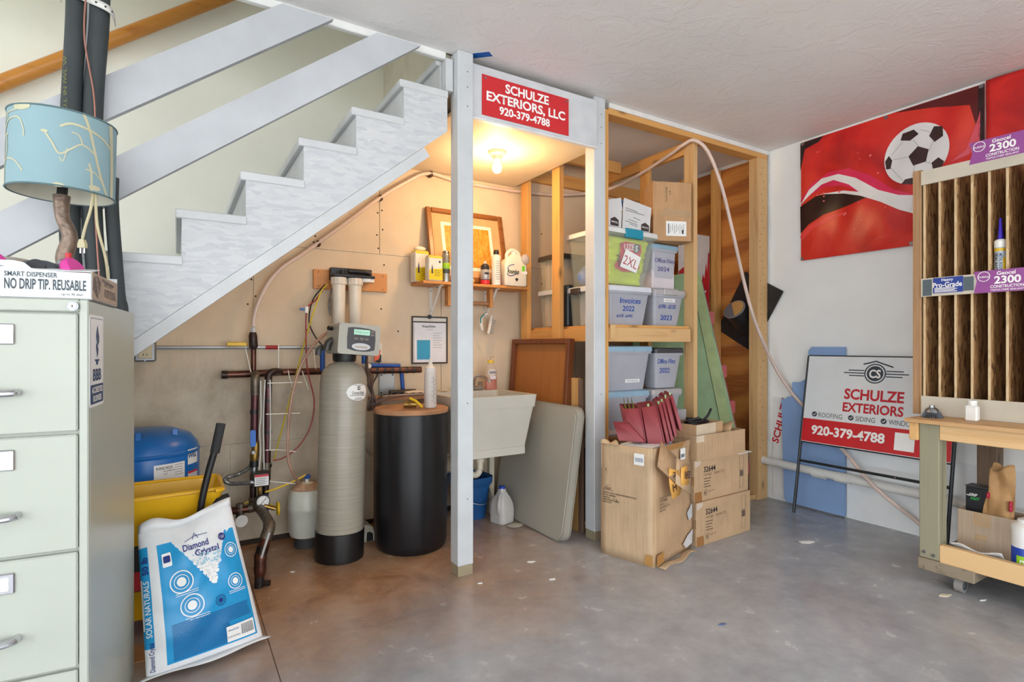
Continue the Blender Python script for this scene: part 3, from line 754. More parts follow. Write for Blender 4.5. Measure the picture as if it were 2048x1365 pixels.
for k in range(16): decal(bag, 'bar', [(.80+.0075*k, .075), (.80+.0075*k+.003+.002*(k % 3 == 0), .075), (.80+.0075*k+.003, .15), (.80+.0075*k, .15)], BF, INK, .002)
txt(bag, 'SOLAR NATURALS', BF, .725, .085, .012, INK, w=.12, dz=.002); txt(bag, 'Diamond Crystal', BF, .725, .135, .014, NV_, w=.1, dz=.002, bold=.01)
bt('SOLAR NATURALS', .035, .46, .045, .40, WHITEINK, 90, .01)
bt('50 lb', .036, .77, .05, .13, NV_, 90, .03)
bt('Diamond Crystal', .045, .12, .04, .2, NV_, 90, .01)
# flared bottom and top seams
for vv, s in ((0, -1), (1, 1)):
    b = MB(); K = 30; vs = []
    for i in range(K+1):
        u = i/K; p = bagpt(u, vv, 1); 
        q = p+Vector((.03*(u-.5)*2 if s < 0 else 0, -.03 if s < 0 else .01, 0 if s < 0 else .03+.006*math.sin(7*u)))+Vector((0, .012*math.sin(9*u), .004*math.sin(13*u) if s > 0 else 0))
        q.z = max(q.z, .003); vs += [p, q]
    b.add(vs, [(2*i, 2*i+1, 2*i+3, 2*i+2) for i in range(K)]); b.build('seam_flap', BAGW, bag, thick=.002)
MB().box(-.1, -.06, 0, .16, .08, .004).build('cardboard_scrap', cardboard((176, 130, 92)), label='flat brown cardboard scrap on the floor behind the salt bag', cat='cardboard').location = (-.08, 2.56, .001)

# mop bucket
YEL = M((228, 176, 22), .35, var=.05, scale=5)
mb = T('mop_bucket', 'yellow wheeled mop bucket with wringer and black lever handle', 'mop bucket', (-.13, 2.82, 0))
def tub(b, z0, z1, a0, b0, a1, b1, wall=.006, n=7, r=.07):
    o0, o1 = rr(-a0, -b0, a0, b0, r, n), rr(-a1, -b1, a1, b1, r, n)
    i1, i0 = rr(-a1+wall, -b1+wall, a1-wall, b1-wall, r*.9, n), rr(-a0+wall, -b0+wall, a0-wall, b0-wall, r*.9, n)
    m = len(o0); vs = [(x, y, z0) for x, y in o0]+[(x, y, z1) for x, y in o1]+[(x, y, z1) for x, y in i1]+[(x, y, z0+wall) for x, y in i0]
    fs = [(k*m+i, k*m+(i+1) % m, (k+1)*m+(i+1) % m, (k+1)*m+i) for k in range(3) for i in range(m)]+[tuple(range(m))[::-1], tuple(range(3*m, 4*m))]
    return b.add(vs, fs)
tub(MB(), .09, .37, .23, .15, .27, .185).build('bucket', YEL, mb)
MB().tube([(x, y, .37) for x, y in rr(-.272, -.187, .272, .187, .07, 7)]+[(.272, -.117, .37)], .012, 8).build('rim', YEL, mb)
tub(MB(Matrix.Translation((.03, -.05, 0))), .32, .585, .20, .12, .265, .155, .008, 6, .03).build('wringer', YEL, mb)
b = MB(Matrix.Translation((.03, -.05, 0)))
b.tube([(x, y, .588) for x, y in rr(-.266, -.156, .266, .156, .03, 6)]+[(.266, -.126, .588)], .009, 8); b.build('wringer_rim', YEL, mb)
wp = MB(Matrix.Translation((.03, -.05, .48)) @ Matrix.Rotation(R(-20), 4, 'X')).box(-.24, .05, -.1, .24, .06, .09, .004).build('press_plate', YEL, mb)
for k in range(8):
    for j in range(2): MB(Matrix.Translation((.03, -.05, .48)) @ Matrix.Rotation(R(-20), 4, 'X')).box(-.2+.052*k, .047, .03+.03*j, -.172+.052*k, .051, .05+.03*j).build('drain_slot', M((120, 88, 12), .6), wp)
hd = MB().tube([(.205, -.235, .455), (.215, -.238, .56), (.245, -.238, .70), (.277, -.238, .815)], .0135, 12, 4).build('lever', BLACK, mb)
MB().tube([(.262, -.238, .755), (.285, -.238, .875)], .018, 14).build('grip', M((44, 44, 46), .7, bmp=.4, bscale=160), hd)
MB().cyl((.205, -.25, .455), (.205, -.205, .455), .02, n=16).build('pivot', BLACK, mb)
MB().tube([(.225, -.19, .47), (.275, -.19, .545), (.315, -.17, .55)], .014, 8).build('linkage', BLACK, mb)
MB().box(.235, -.20, .40, .29, -.12, .46, .01).build('spout', YEL, mb)
FBk = FR((0, -.153, 0), (1, 0, 0), (0, .1, 1))
lb = MB().box(-.10, -.192, .22, .145, -.172, .40, .003).build('warning_label', M((30, 28, 28), .5), mb)
Fl = FR((0, -.192, 0), (1, 0, 0), (0, 0, 1))
decal(lb, 'red_panel', [(-.095, .225), (.14, .225), (.14, .3), (-.095, .3)], Fl, RED, .0007)
decal(lb, 'slip_symbol_panel', [(.03, .228), (.10, .228), (.09, .29), (.04, .29)], Fl, M((232, 196, 30), .5, var=0), .0014)
stroke(lb, 'slip_symbol', Fl, [(.05, .245), (.062, .262), (.08, .25)], .006, INK, .002); decal(lb, 'slip_symbol', circ(.06, .275, .006, n=10), Fl, INK, .002)
for x in (-.19, .19):
    for y in (-.12, .12):
        w = MB(Matrix.Translation((x, y, 0))).cyl((0, -.013, .04), (0, .013, .04), .04, n=20).build('wheel', M((70, 70, 72), .6), mb)
        MB(Matrix.Translation((x, y, 0))).box(-.014, -.018, .04, .014, .018, .095, .003).build('caster_fork', STEEL, w)

# blue pressure tank
bt_ = T('pressure_tank', 'blue steel well pressure tank standing behind the mop bucket', 'tank', (-.14, 3.33, 0))
BLU = M((24, 104, 182), .28, var=.05, scale=4)
MB().lathe([(.001, .06), (.16, .06), (.235, .11), (.24, .13), (.24, .655), (.232, .70), (.20, .745), (.13, .775), (.05, .785), (.001, .786)], 44).build('shell', BLU, bt_)
MB().lathe([(.15, 0), (.19, 0), (.185, .10), (.15, .10)], 32).build('stand_ring', BLU, bt_)
for x, y in ((-.02, -.19), (.13, -.12)): MB().box(x-.012, y, .735, x+.012, y+.006, .785, .002).build('lifting_lug', BLU, bt_)
MB().lathe([(.2395, .655), (.243, .66), (.243, .672), (.2385, .677)], 44).build('weld_bead', BLU, bt_)
def BTF(x, y, z): a = x/.241-PI/2+.35; return Vector(((.2412+z)*math.cos(a), (.2412+z)*math.sin(a), y))
def cdec(parent, name, F, x0, y0, x1, y1, mat, dz=0, k=10):
    b = MB(); vs = []
    for i in range(k+1): vs += [F(x0+(x1-x0)*i/k, y0, dz), F(x0+(x1-x0)*i/k, y1, dz)]
    return b.add(vs, [(2*i, 2*i+2, 2*i+3, 2*i+1) for i in range(k)]).build(name, mat, parent)
s1 = cdec(bt_, 'sticker', BTF, -.04, .545, .105, .63, PAPER)
txt(s1, 'KASCADE', BTF, -.03, .614, .014, INK, w=.07, bold=.01, align='L', dz=.001); txt(s1, 'PLUMBING', BTF, -.0, .598, .008, INK, w=.05, align='L', dz=.001); txt(s1, 'LLC', BTF, .01, .585, .009, INK, dz=.001)
for k in range(5): stroke(s1, 'small_print', BTF, [(.05, .62-.012*k), (.095-.005*(k % 2), .62-.012*k)], .002, GREYINK, .001)
cdec(bt_, 'sticker', BTF, .125, .605, .21, .68, PAPER); cdec(bt_, 'sticker', BTF, .125, .50, .21, .57, M((206, 208, 214), .5)); cdec(bt_, 'stripe', BTF, .125, .56, .21, .57, RED, .0008)
txt(bt_, 'WEL', BTF, .16, .65, .025, NAVY, dz=.001, bold=.03)
# grey outlet box and conduit on the back wall
eb = T('outlet_box', 'grey metal outlet box on the back wall beside the filing cabinet', 'outlet box', (-.15, YB-.001, 1.175))
MB().box(-.05, -.055, -.062, .05, 0, .062, .008).build('box', M((150, 154, 158), .35, .7), eb)
rp = MB().box(-.032, -.061, -.045, .032, -.054, .045, .004).build('receptacle', M((206, 196, 164), .4), eb)
for z in (-.024, .024):
    for x in (-.008, .008): MB().box(x-.0015, -.0625, z-.006, x+.0015, -.0605, z+.006).build('slot', BLACK, rp)
for z in (-.055, .055): MB().cyl((0, -.058, z), (0, -.054, z), .005, n=10).build('screw', STEEL, eb)
# ================================================================ WATER EQUIPMENT UNDER THE STAIRS
COP = M((96, 62, 52), .35, .7, var=.35, scale=14, bmp=.15); BRASS = M((150, 118, 62), .35, .8, var=.2, scale=20)
DKP = M((58, 44, 40), .4, .5, var=.3, scale=16); GALV = M((110, 100, 88), .45, .6, var=.3, scale=18)
YELP = M((226, 186, 30), .4); BLUP = M((24, 104, 196), .4); PEXB = M((20, 78, 160), .45)
def sub(o, *pts): return [Vector(p)-Vector(o) for p in pts]
# conduit along the wall
cd_ = T('conduit', 'thin grey steel conduit running along the wall to the softener head', 'conduit', (0, 3.617, 1.19))
MB().tube([(-.098, 0, 0), (.9, 0, 0)], .011, 10).build('tube', M((186, 190, 194), .35, .6), cd_)
MB().tube([(.455, 0, 0), (.525, 0, 0)], .0122, 10).build('red_tape', M((170, 40, 44), .5), cd_)

# main pipe assembly
mo = Vector((.40, 3.45, 0))
mf = T('water_pipe_manifold', 'dark copper and brass water pipes with valves, gauge and pressure switch rising from the floor', 'pipework', tuple(mo))
def mt(name, pts, r, mat, n=14, s=0, parent=mf): return MB().tube(sub(mo, *pts), r, n, s).build(name, mat, parent)
mt('cross_pipe', [(0.224, 3.56, 1.033), (0.379, 3.56, 1.034), (0.53, 3.56, 1.039), (0.794, 3.56, 1.039)], .021, COP, 14)
mt('end_cap', [(0.216, 3.56, 1.033), (0.247, 3.56, 1.032)], .024, DKP)
mt('riser', [(0.384, 3.56, 1.052), (0.384, 3.56, 1.185)], .015, COP)
vb = mt('ball_valve', [(0.384, 3.56, 1.179), (0.384, 3.56, 1.194), (0.381, 3.56, 1.259), (0.381, 3.56, 1.28)], [.016, .024, .024, .018], DKP, 12)
mt('stem_nut', [(0.378, 3.53, 1.212), (0.378, 3.53, 1.21)], .014, STEEL, 8, 0, vb)
MB().box(-.135, -.006, -.012, -.03, .004, .012, .005, X=Matrix.Translation(Vector((0.375, 3.53, 1.209))-mo)).build('lever', YELP, vb)
mt('barb', [(0.381, 3.56, 1.271), (0.384, 3.56, 1.31)], .012, M((190, 196, 202), .4), 12)
mt('elbow', [(0.394, 3.555, 1.028), (0.385, 3.47, 1.027), (0.38, 3.45, 0.999), (0.38, 3.45, 0.918)], .024, GALV, 14, 5)
mt('pipe', [(0.38, 3.45, 0.933), (0.375, 3.45, 0.632)], .0215, M((84, 50, 52), .35, .6, var=.2), 16)
mt('tape_band', [(0.376, 3.45, 0.832), (0.376, 3.45, 0.809)], .0228, BLACK, 16)
ev = mt('elbow', [(0.529, 3.555, 1.043), (0.482, 3.46, 1.048), (0.454, 3.45, 1.031), (0.449, 3.45, 0.959)], .021, DKP, 14, 5)
mt('pipe', [(0.451, 3.45, 0.973), (0.443, 3.45, 0.474)], .0195, M((84, 50, 52), .35, .6, var=.2), 16)
for dz_ in (0, .185, .38): mt("tape_band", [Vector((0.449, 3.45, 0.892))-Vector((.001, 0, dz_)), Vector((0.449, 3.45, 0.874))-Vector((.001, 0, dz_))], .021, BLACK, 16)
mt('coupling', [(0.441, 3.45, 0.524), (0.438, 3.45, 0.422)], .025, GALV, 12)
mt('pipe', [(0.438, 3.45, 0.437), (0.435, 3.45, 0.336)], .018, DKP, 12); mt('pipe', [(0.435, 3.45, 0.35), (0.438, 3.45, 0.161), (0.433, 3.45, 0.017)], .016, M((28, 60, 120), .5), 12)
bv = mt('brass_valve', [(0.385, 3.45, 0.654), (0.383, 3.45, 0.622), (0.383, 3.45, 0.602), (0.377, 3.45, 0.568), (0.375, 3.45, 0.54)], [.016, .024, .02, .026, .022], BRASS, 12)
MB(FR(Vector((0.365, 3.41, 0.667))-mo, (1, 0, 0), (0, 0, 1))).prism(rr(-.014, -.04, .014, .055, .01), 0, .008).build('blue_lever', BLUP, bv)
mt('stem_nut', [(0.373, 3.43, 0.592), (0.367, 3.405, 0.594)], .010, STEEL, 8, 0, bv)
mt('coupling', [(0.375, 3.45, 0.54), (0.375, 3.45, 0.505)], .023, BLACK, 14); mt('nipple', [(0.375, 3.45, 0.505), (0.372, 3.45, 0.465)], .019, STEEL, 12)
mt('pipe', [(0.372, 3.45, 0.474), (0.369, 3.45, 0.288)], .018, DKP, 12); mt('union', [(0.369, 3.45, 0.331), (0.375, 3.45, 0.27)], .024, GALV, 10)
# pressure switch
ps = Vector((0.403, 3.4, 0.443))-mo
sw = MB(Matrix.Translation(ps)).box(-.045, -.035, -.038, .045, .035, .04, .006).build('pressure_switch', M((36, 34, 34), .4), mf)
Fsw = FR(ps+Vector((0, -.0352, 0)), (1, 0, 0), (0, 0, 1))
decal(sw, 'label', rr(-.034, -.033, .038, .03, .002), Fsw, PAPER, .0008); decal(sw, 'label_stripe', rr(-.034, .018, .038, .03, .001), Fsw, RED, .0014)
for k in range(4): stroke(sw, 'small_print', Fsw, [(-.028, .008-.01*k), (.028-.008*(k % 2), .008-.01*k)], .003, GREYINK, .0014)
mt('stub', [(0.398, 3.4, 0.398), (0.398, 3.4, 0.324)], .012, BRASS, 10)
# pressure gauge
gz = Vector((0.406, 3.32, 0.331))-mo; gd = Vector((-.12, -1, .18)).normalized()
gg = MB().cyl(gz+Vector((0, .02, 0)), gz, .037, n=28).build('gauge', M((40, 40, 42), .3, .5), mf)
Fg = FR(gz+Vector((0, -.0005, 0)), (1, 0, 0), (0, 0, 1))
decal(gg, 'dial', circ(0, 0, .032), Fg, WHITEINK, .0008); stroke(gg, 'needle', Fg, [(-.012, -.014), (.018, .02)], .003, INK, .002)
for k in range(11):
    a = R(225-27*k); stroke(gg, 'tick', Fg, [(.024*math.cos(a), .024*math.sin(a)), (.029*math.cos(a), .029*math.sin(a))], .002, INK, .0018)
mt('tee', [(0.341, 3.42, 0.277), (0.429, 3.42, 0.286)], .026, GALV, 12); mt('pipe', [(0.275, 3.42, 0.276), (0.351, 3.42, 0.275)], .021, COP, 12)
mt('tee', [(0.3, 3.42, 0.311), (0.3, 3.42, 0.233)], .022, GALV, 10)
mt('pipe', [(0.287, 3.42, 0.274), (0.243, 3.4, 0.281), (0.226, 3.36, 0.25), (0.215, 3.34, 0.149), (0.203, 3.34, -0.038)], .021, M((84, 50, 44), .35, .6, var=.25), 12, 5)
mt('tank_hose', [(0.203, 3.34, -0.033), (.135, 3.345, .08), (.118, 3.345, .07)], .02, DKP, 10, 4)
mt('forward_pipe', [(0.387, 3.42, 0.287), (0.393, 3.25, 0.296), (.40, 3.04, .295), (.39, 2.99, .28)], .026, GALV, 12, 3)
mt('elbow', [(.40, 3.02, .29), (.392, 2.985, .275), (.375, 2.975, .235)], .029, GALV, 12, 4)
mt('pipe', [(.378, 2.975, .245), (.362, 2.972, .17)], .024, COP, 12); mt('tape_wrap', [(.364, 2.972, .2), (.355, 2.972, .165)], .027, BLACK, 12)
mt('check_valve', [(.355, 2.972, .175), (.352, 2.972, .155), (.35, 2.972, .12), (.35, 2.972, .095), (.35, 2.972, .075), (.348, 2.972, .055)], [.024, .03, .027, .03, .029, .024], COP, 14)
mt('floor_sleeve', [(.348, 2.972, .06), (.345, 2.972, .0)], .022, BLACK, 16)
mt('drain_stub', [(.355, 2.97, .018), (.395, 2.955, .018)], .014, DKP, 10)
mt('zip_tie', [(.388, 2.94, .272), (.366, 2.942, .20), (.352, 2.94, .155)], .006, M((200, 200, 198), .4), 6)
mt('cable', [(0.457, 3.43, 1.003), (0.459, 3.43, 0.742), (0.457, 3.43, 0.598)], .0045, M((206, 206, 200), .4), 6, 4); mt('cable', [(0.406, 3.43, 0.999), (0.409, 3.43, 0.804), (0.401, 3.43, 0.718), (0.406, 3.43, 0.603), (0.399, 3.43, 0.489)], .0045, M((206, 206, 200), .4), 6, 4)
mt('cable', [(0.43, 3.43, 1.004), (0.422, 3.43, 0.774), (0.425, 3.43, 0.486)], .004, M((206, 206, 200), .4), 6, 4)
# hose bib with yellow handwheel
hb = mt('hose_bib', [(0.411, 3.32, 0.308), (0.468, 3.32, 0.283)], .012, BRASS, 10)
hw = Vector((0.484, 3.32, 0.28))-mo
MB().tube([hw+Vector((.008*math.sin(a*2.5)*0, .028*math.cos(a), .032*math.sin(a))) for a in [2*PI*i/24 for i in range(25)]], .007, 8, caps=False).build('handwheel', YELP, hb)
for k in range(3):
    a = PI*k/3; MB().tube([hw+Vector((0, .028*math.cos(a), .032*math.sin(a))), hw-Vector((0, .028*math.cos(a), .032*math.sin(a)))], .004, 6).build('spoke', YELP, hb)
# flexible conduit of the pressure switch
fx = spline([Vector(p)-mo for p in [(0.354, 3.38, 0.431), (0.301, 3.38, 0.435), (0.252, 3.38, 0.439), (0.224, 3.4, 0.455), (0.238, 3.4, 0.472), (0.298, 3.46, 0.472), (0.344, 3.46, 0.495), (0.36, 3.46, 0.516)]], 14)
b = MB(); b.tube(fx, [.013 if i % 2 else .0105 for i in range(len(fx))], 10); b.build('flexible_conduit', M((150, 150, 146), .35, .8), mf)
mt('conduit_nut', [(0.347, 3.38, 0.432), (0.367, 3.38, 0.429)], .017, STEEL, 8)
MB(FR(Vector((0.302, 3.36, 0.229))-mo, (1, .2, 0), (0, 0, 1))).prism(circ(0, 0, .033, n=24), 0, .002).build('round_tag', WHITE, mf)
mt('blue_valve_body', [(0.426, 3.42, 0.344), (0.426, 3.42, 0.301)], .02, M((28, 66, 140), .4), 10)

# zip ties on the pipes
ZT = M((232, 230, 220), .5)
for pts, lab in (([(0.442, 3.42, 0.984), (0.631, 3.42, 0.983)], 'white zip tie tail across the pipe just below the elbow'), ([(0.434, 3.42, 0.806), (0.62, 3.42, 0.8)], 'white zip tie tail across the middle of the pipe'),
                 ([(0.432, 3.42, 0.599), (0.498, 3.42, 0.595), (0.597, 3.42, 0.574)], 'white zip tie tail across the pipe near the brass valve'), ([(0.442, 3.4, 0.424), (0.588, 3.4, 0.39)], 'white zip tie tail beside the pressure switch'),
                 ([(0.517, 3.53, 1.062), (0.517, 3.53, 1.212)], 'white zip tie standing up from the horizontal pipe to the conduit'), ([(0.719, 3.53, 1.181), (0.731, 3.53, 1.057)], 'white zip tie near the blue pipe under the conduit'),
                 ([(0.571, 3.53, 1.052), (0.582, 3.53, 0.994), (0.608, 3.53, 0.911)], 'white zip tie hanging from the horizontal pipe, left of a pair'), ([(0.651, 3.53, 1.047), (0.689, 3.53, 0.929)], 'white zip tie hanging from the horizontal pipe, right of a pair'),
                 ([(0.339, 3.54, 1.185), (0.368, 3.54, 1.044)], 'thin white string from the conduit down to the pipe')):
    o_ = Vector(pts[0]); MB().tube([Vector(p)-o_ for p in pts], .0032, 6).build('zip_tie', ZT, label=lab, cat='zip tie', group='zip ties on the water pipes').location = o_

# long clear hose: valve -> under stair -> soffit -> closet -> down to the right wall
HOSE = M((228, 206, 194), .3, var=.12, scale=3, alpha=.9)
hp = [(0.385, 3.57, 1.316), (0.388, 3.57, 1.372), (0.415, 3.57, 1.466), (0.467, 3.57, 1.579), (0.546, 3.57, 1.678), (0.65, 3.57, 1.76), (0.755, 3.59, 1.848), (0.959, 3.59, 2.021), (1.159, 3.59, 2.193), (1.342, 3.59, 2.326), (1.512, 3.59, 2.416),
      (1.75, 3.612, 2.40), (2.1, 3.61, 2.40), (2.24, 3.60, 2.40), (2.6, 3.585, 2.42), (2.92, 3.53, 2.47), (3.05, 3.35, 2.50), (3.075, 3.05, 2.55), (3.07, 2.80, 2.60), (3.06, 2.68, 2.625), (3.085, 2.60, 2.64), (3.17, 2.555, 2.57),
      (3.30, 2.545, 2.36), (3.43, 2.55, 2.06), (3.56, 2.555, 1.72), (3.70, 2.555, 1.40), (3.86, 2.511, 1.074), (3.925, 2.4, 0.851), (3.925, 2.241, 0.693), (3.9, 2.002, 0.47), (3.862, 1.826, 0.307), (3.87, 1.683, 0.195), (3.93, 1.584, 0.101), (3.93, 1.416, -0.011)]
ho = Vector(hp[0])
MB().tube([Vector(p)-ho for p in hp], .0122, 10, 6).build('clear_hose', HOSE, label='long clear vinyl hose running from the wall valve through the closet to the right wall', cat='hose').location = ho
for p, lab in (([(0.762, 3.61, 1.849)], 'black hose clip under the stair, left one'), ([(1.165, 3.61, 2.195)], 'black hose clip under the stair, middle one'), ([(1.528, 3.61, 2.413)], 'black hose clip under the stair near the post')):
    o = MB().box(-.012, -.03, -.018, .012, .015, .018, .004).build('hose_clip', M((60, 36, 28), .6), label=lab, cat='clip', group='hose clips'); o.location = p[0]

# thin tubes: red, yellow, black, brown drain
def thin(name, pts, r, mat, lab, s=6):
    o_ = Vector(pts[0]); o = MB().tube([Vector(p)-o_ for p in pts], r, 8, s).build(name, mat, label=lab, cat='tube'); o.location = o_; return o
thin('red_tube', [(0.799, 3.555, 1.582), (0.739, 3.555, 1.488), (0.677, 3.515, 1.421), (0.672, 3.515, 1.237), (0.68, 3.515, 1.053), (0.719, 3.515, 0.867), (0.701, 3.515, 0.714), (0.637, 3.515, 0.597), (0.551, 3.515, 0.53), (0.485, 3.515, 0.516)], .0042, M((150, 24, 32), .4), 'thin red plastic tube looping down the wall')
thin('yellow_tube', [(0.802, 3.525, 1.585), (0.762, 3.525, 1.533), (0.703, 3.525, 1.36), (0.653, 3.525, 1.175), (0.595, 3.525, 0.933), (0.542, 3.525, 0.725), (0.491, 3.525, 0.519)], .0042, M((206, 186, 40), .4), 'thin yellow plastic tube slanting down the wall')
thin('black_tube', [(0.798, 3.575, 1.587), (0.725, 3.575, 1.489), (0.701, 3.575, 1.362), (0.731, 3.575, 1.269), (0.804, 3.575, 1.175)], .004, BLACK, 'thin black plastic tube curving down from the filter unit')
thin('tank_tube', [(0.653, 3.42, 0.431), (0.592, 3.42, 0.403), (0.509, 3.42, 0.376), (0.429, 3.42, 0.358)], .006, YELP, 'yellow tube from the small white tank to the pipes')
thin('drain_hose', [(0.77, 3.36, 1.284), (0.698, 3.36, 1.221), (0.631, 3.36, 1.118), (0.587, 3.36, 1.003), (0.554, 3.36, 0.831), (0.543, 3.36, 0.658), (0.546, 3.36, 0.543), (0.568, 3.36, 0.468), (0.623, 3.44, 0.377), (0.649, 3.44, 0.362)], .0085, M((176, 138, 116), .35, var=.15), 'brown translucent drain hose curving down from the softener head')
thin('supply_tube', [(0.518, 3.52, 0.224), (0.381, 3.46, 0.312), (0.291, 3.46, 0.269), (0.248, 3.46, 0.225)], .005, YELP, 'yellow tube behind the pressure gauge')
tv = T('tube_valve', 'small white and blue push-fit valve on the red tube', 'valve', (0.674, 3.515, 1.421))
MB().cyl((0, 0, -.02), (0, 0, .02), .011, n=12).build('body', WHITE, tv); MB().box(-.04, -.006, -.004, -.01, .006, .008, .003).build('blue_lever', BLUP, tv)

# reverse-osmosis filter on its board
bd = MB().box(-.24, 0, -.062, .24, .019, .062, .003).build('mounting_board', wood((206, 138, 74), (184, 112, 50), 0, .6, .5, False), label='orange-brown wooden board on the wall behind the water filters', cat='board')
bd.location = (.975, 3.61, 1.625)
ro = T('water_filter', 'twin white canister water filter hung on a wooden board', 'water filter', (.93, 3.53, 1.2))
def rol(p): return Vector(p)-Vector((.93, 3.53, 1.2))
MB().box(-.10, -.04, .435, .165, .04, .452, .004).build('bracket', M((34, 38, 48), .5), ro)
MB().box(-.10, .03, .42, .165, .078, .50, .003).build('back_plate', M((34, 38, 48), .5), ro)
for x in (-.058, .045):
    c_ = MB().lathe([(.001, .13), (.030, .13), (.037, .14), (.040, .30), (.042, .385), (.048, .39), (.048, .432), (.001, .434)], 28, (x, 0, 0)).build('canister', M((226, 216, 200), .35, var=.05), ro)
    for k in range(14):
        a = 2*PI*k/14; MB().box(-.002, -.002, .392, .002, .002, .43, X=Matrix.Translation((x+.0475*math.cos(a), .0475*math.sin(a), 0))).build('grip_rib', M((214, 204, 190), .4), c_)
MB().lathe([(.001, .412), (.042, .412), (.042, .434), (.001, .434)], 24, (.125, 0, 0), sx=1.1, sy=.8).build('end_cap', WHITE, ro)
MB().tube([(0, -.02, .475), (.1, -.02, .475), (.14, -.01, .465)], .015, 12, 3).build('inline_filter', BLACK, ro)
MB().cyl((-.04, -.02, .45), (-.04, -.02, .478), .014, n=12).build('fitting', BLACK, ro)
for k in range(4): MB().tube([(-.115+.004*k, -.005, .30+.02*k), (-.125, -.02, .26), (-.115, -.02, .22-.01*k), (-.108, 0, .25), (-.112, 0, .31)], .004, 6, 5).build('coiled_cable', M((90, 88, 86), .5), ro)
for x in (-.21, .21):
    for z in (-.045, .045): o = MB().cyl((x, -.0008, z), (x, .001, z), .004, n=8).build('screw', M((60, 44, 34), .5), bd)

# softener
SOX, SOY = .785, 3.165
so = T('water_softener', 'tall grey-beige fibreglass water softener tank with control head and black foot', 'water softener', (SOX, SOY, 0), rot=(R(-.9), R(1.7), 0))
TANK = M((168, 162, 148), .3, var=.05, scale=5, bmp=.1, bscale=20)
def m_wound():
    m, nt, p = newmat('wound_fibreglass'); v = coords(nt, (2, 2, 230))
    n1 = noise(nt, v, 1.0, 3, .5)
    nt.links.new(ramp(nt, n1, [(.3, (150, 144, 131)), (.7, (168, 162, 148))]), p.inputs['Base Color'])
    p.inputs['Roughness'].default_value = .26; bump(nt, p, n1, .25, .004); return m
MB().lathe([(.001, .05), (.128, .05), (.13, .06), (.13, .99), (.126, 1.03), (.112, 1.065), (.085, 1.092), (.05, 1.108), (.04, 1.115), (.001, 1.116)], 48).build('tank', m_wound(), so)
MB().lathe([(.001, 0), (.134, 0), (.135, .012), (.135, .155), (.131, .158), (.131, .05), (.001, .04)], 48).build('foot', M((20, 20, 22), .35), so)
MB().lathe([(.001, 1.11), (.062, 1.11), (.066, 1.125), (.066, 1.165), (.001, 1.165)], 32).build('valve_body', BLACK, so)
# oval sticker
def SOF(x, y, z): a = x/.1315-PI/2+.42; return Vector(((.1315+z)*math.cos(a), (.1315+z)*math.sin(a), y))
o_ = MB(); K = 30
o_.add([SOF(0, .94, 0)]+[SOF(.075*math.cos(2*PI*i/K), .94+.047*math.sin(2*PI*i/K), .0004) for i in range(K)], [(0, 1+i, 1+(i+1) % K) for i in range(K)])
o2 = MB(); NUo = 14
for i in range(NUo):
    x0, x1 = -.075+.15*i/NUo, -.075+.15*(i+1)/NUo; h0, h1 = [.047*math.sqrt(max(0, 1-(q/.075)**2)) for q in (x0, x1)]
    o2.add([SOF(x0, .94-h0, 0), SOF(x1, .94-h1, 0), SOF(x1, .94+h1, 0), SOF(x0, .94+h0, 0)], [(0, 1, 2, 3)])
ovs = o2.build('sticker', PAPER, so)
txt(ovs, 'Crystal-Right', SOF, 0, .937, .018, INK, w=.085, bold=.01, dz=.001); decal(ovs, 'logo', rr(-.009, .953, .009, .972, .001), SOF, INK, .001); decal(ovs, 'logo_mark', circ(0, .9625, .005, n=10), SOF, WHITEINK, .0016)
for y, w in ((.979, .03), (.922, .055), (.907, .02), (.9, .03)): stroke(ovs, 'small_print', SOF, [(-w, y), (-w/2, y), (0, y), (w/2, y), (w, y)], .003, GREYINK, .001)
# control head
hm = Matrix.Translation((.035, 0, 1.235)) @ Matrix.Rotation(R(5), 4, 'Z') @ Matrix.Rotation(R(2.5), 4, 'Y')
HG = M((176, 174, 164), .4, var=.03)
hd_ = MB(hm @ FR((0, -.13, 0), (1, 0, 0), (0, 0, 1))).prism(rr(-.118, -.085, .122, .085, .014), -.2, 0).build('control_head', HG, so)
Fh = hm @ FR((0, -.13, 0), (1, 0, 0), (0, 0, 1))
pn = decal(hd_, 'panel', [(-.066, -.055), (-.03, -.064), (.02, -.067), (.06, -.064), (.092, -.055), (.094, .0), (.09, .055), (.05, .064), (0, .067), (-.04, .066), (-.068, .062), (-.07, 0)], Fh, M((66, 66, 70), .45), .002, .002)
decal(pn, 'screen', rr(-.034, .026, .058, .056, .002), Fh, M((168, 214, 192), .3, emit=.25), .0032)
txt(pn, 'CTW 10:47', Fh, .012, .041, .012, M((96, 140, 126), .4, var=0), w=.075, dz=.004)
for x, z in ((-.02, .004), (.012, .004), (.042, .004), (.074, .03), (.074, .048)): decal(pn, 'button', rr(x-.011, z-.006, x+.011, z+.006, .002), Fh, M((120, 110, 104), .4), .004, .003)
decal(pn, 'badge', circ(.012, -.04, .054, .02, 24), Fh, M((206, 208, 212), .3), .0036); txt(pn, 'Impression', Fh, .012, -.04, .012, M((168, 132, 60), .4, var=0), w=.07, dz=.0045, bold=.01)
MB(hm).cyl((-.12, -.02, .055), (-.145, -.03, .055), .012, n=12).build('cap', BLACK, hd_)
MB(hm).tube([(-.115, -.03, -.01), (-.14, -.03, -.03), (-.145, -.03, -.07)], .02, 12, 4).build('elbow', M((60, 56, 54), .4), hd_)
MB(hm).tube([(-.11, .05, -.05), (-.165, .03, -.06), (-.172, .03, -.1)], .016, 12, 4).build('bypass_elbow', M((70, 72, 74), .4), hd_)

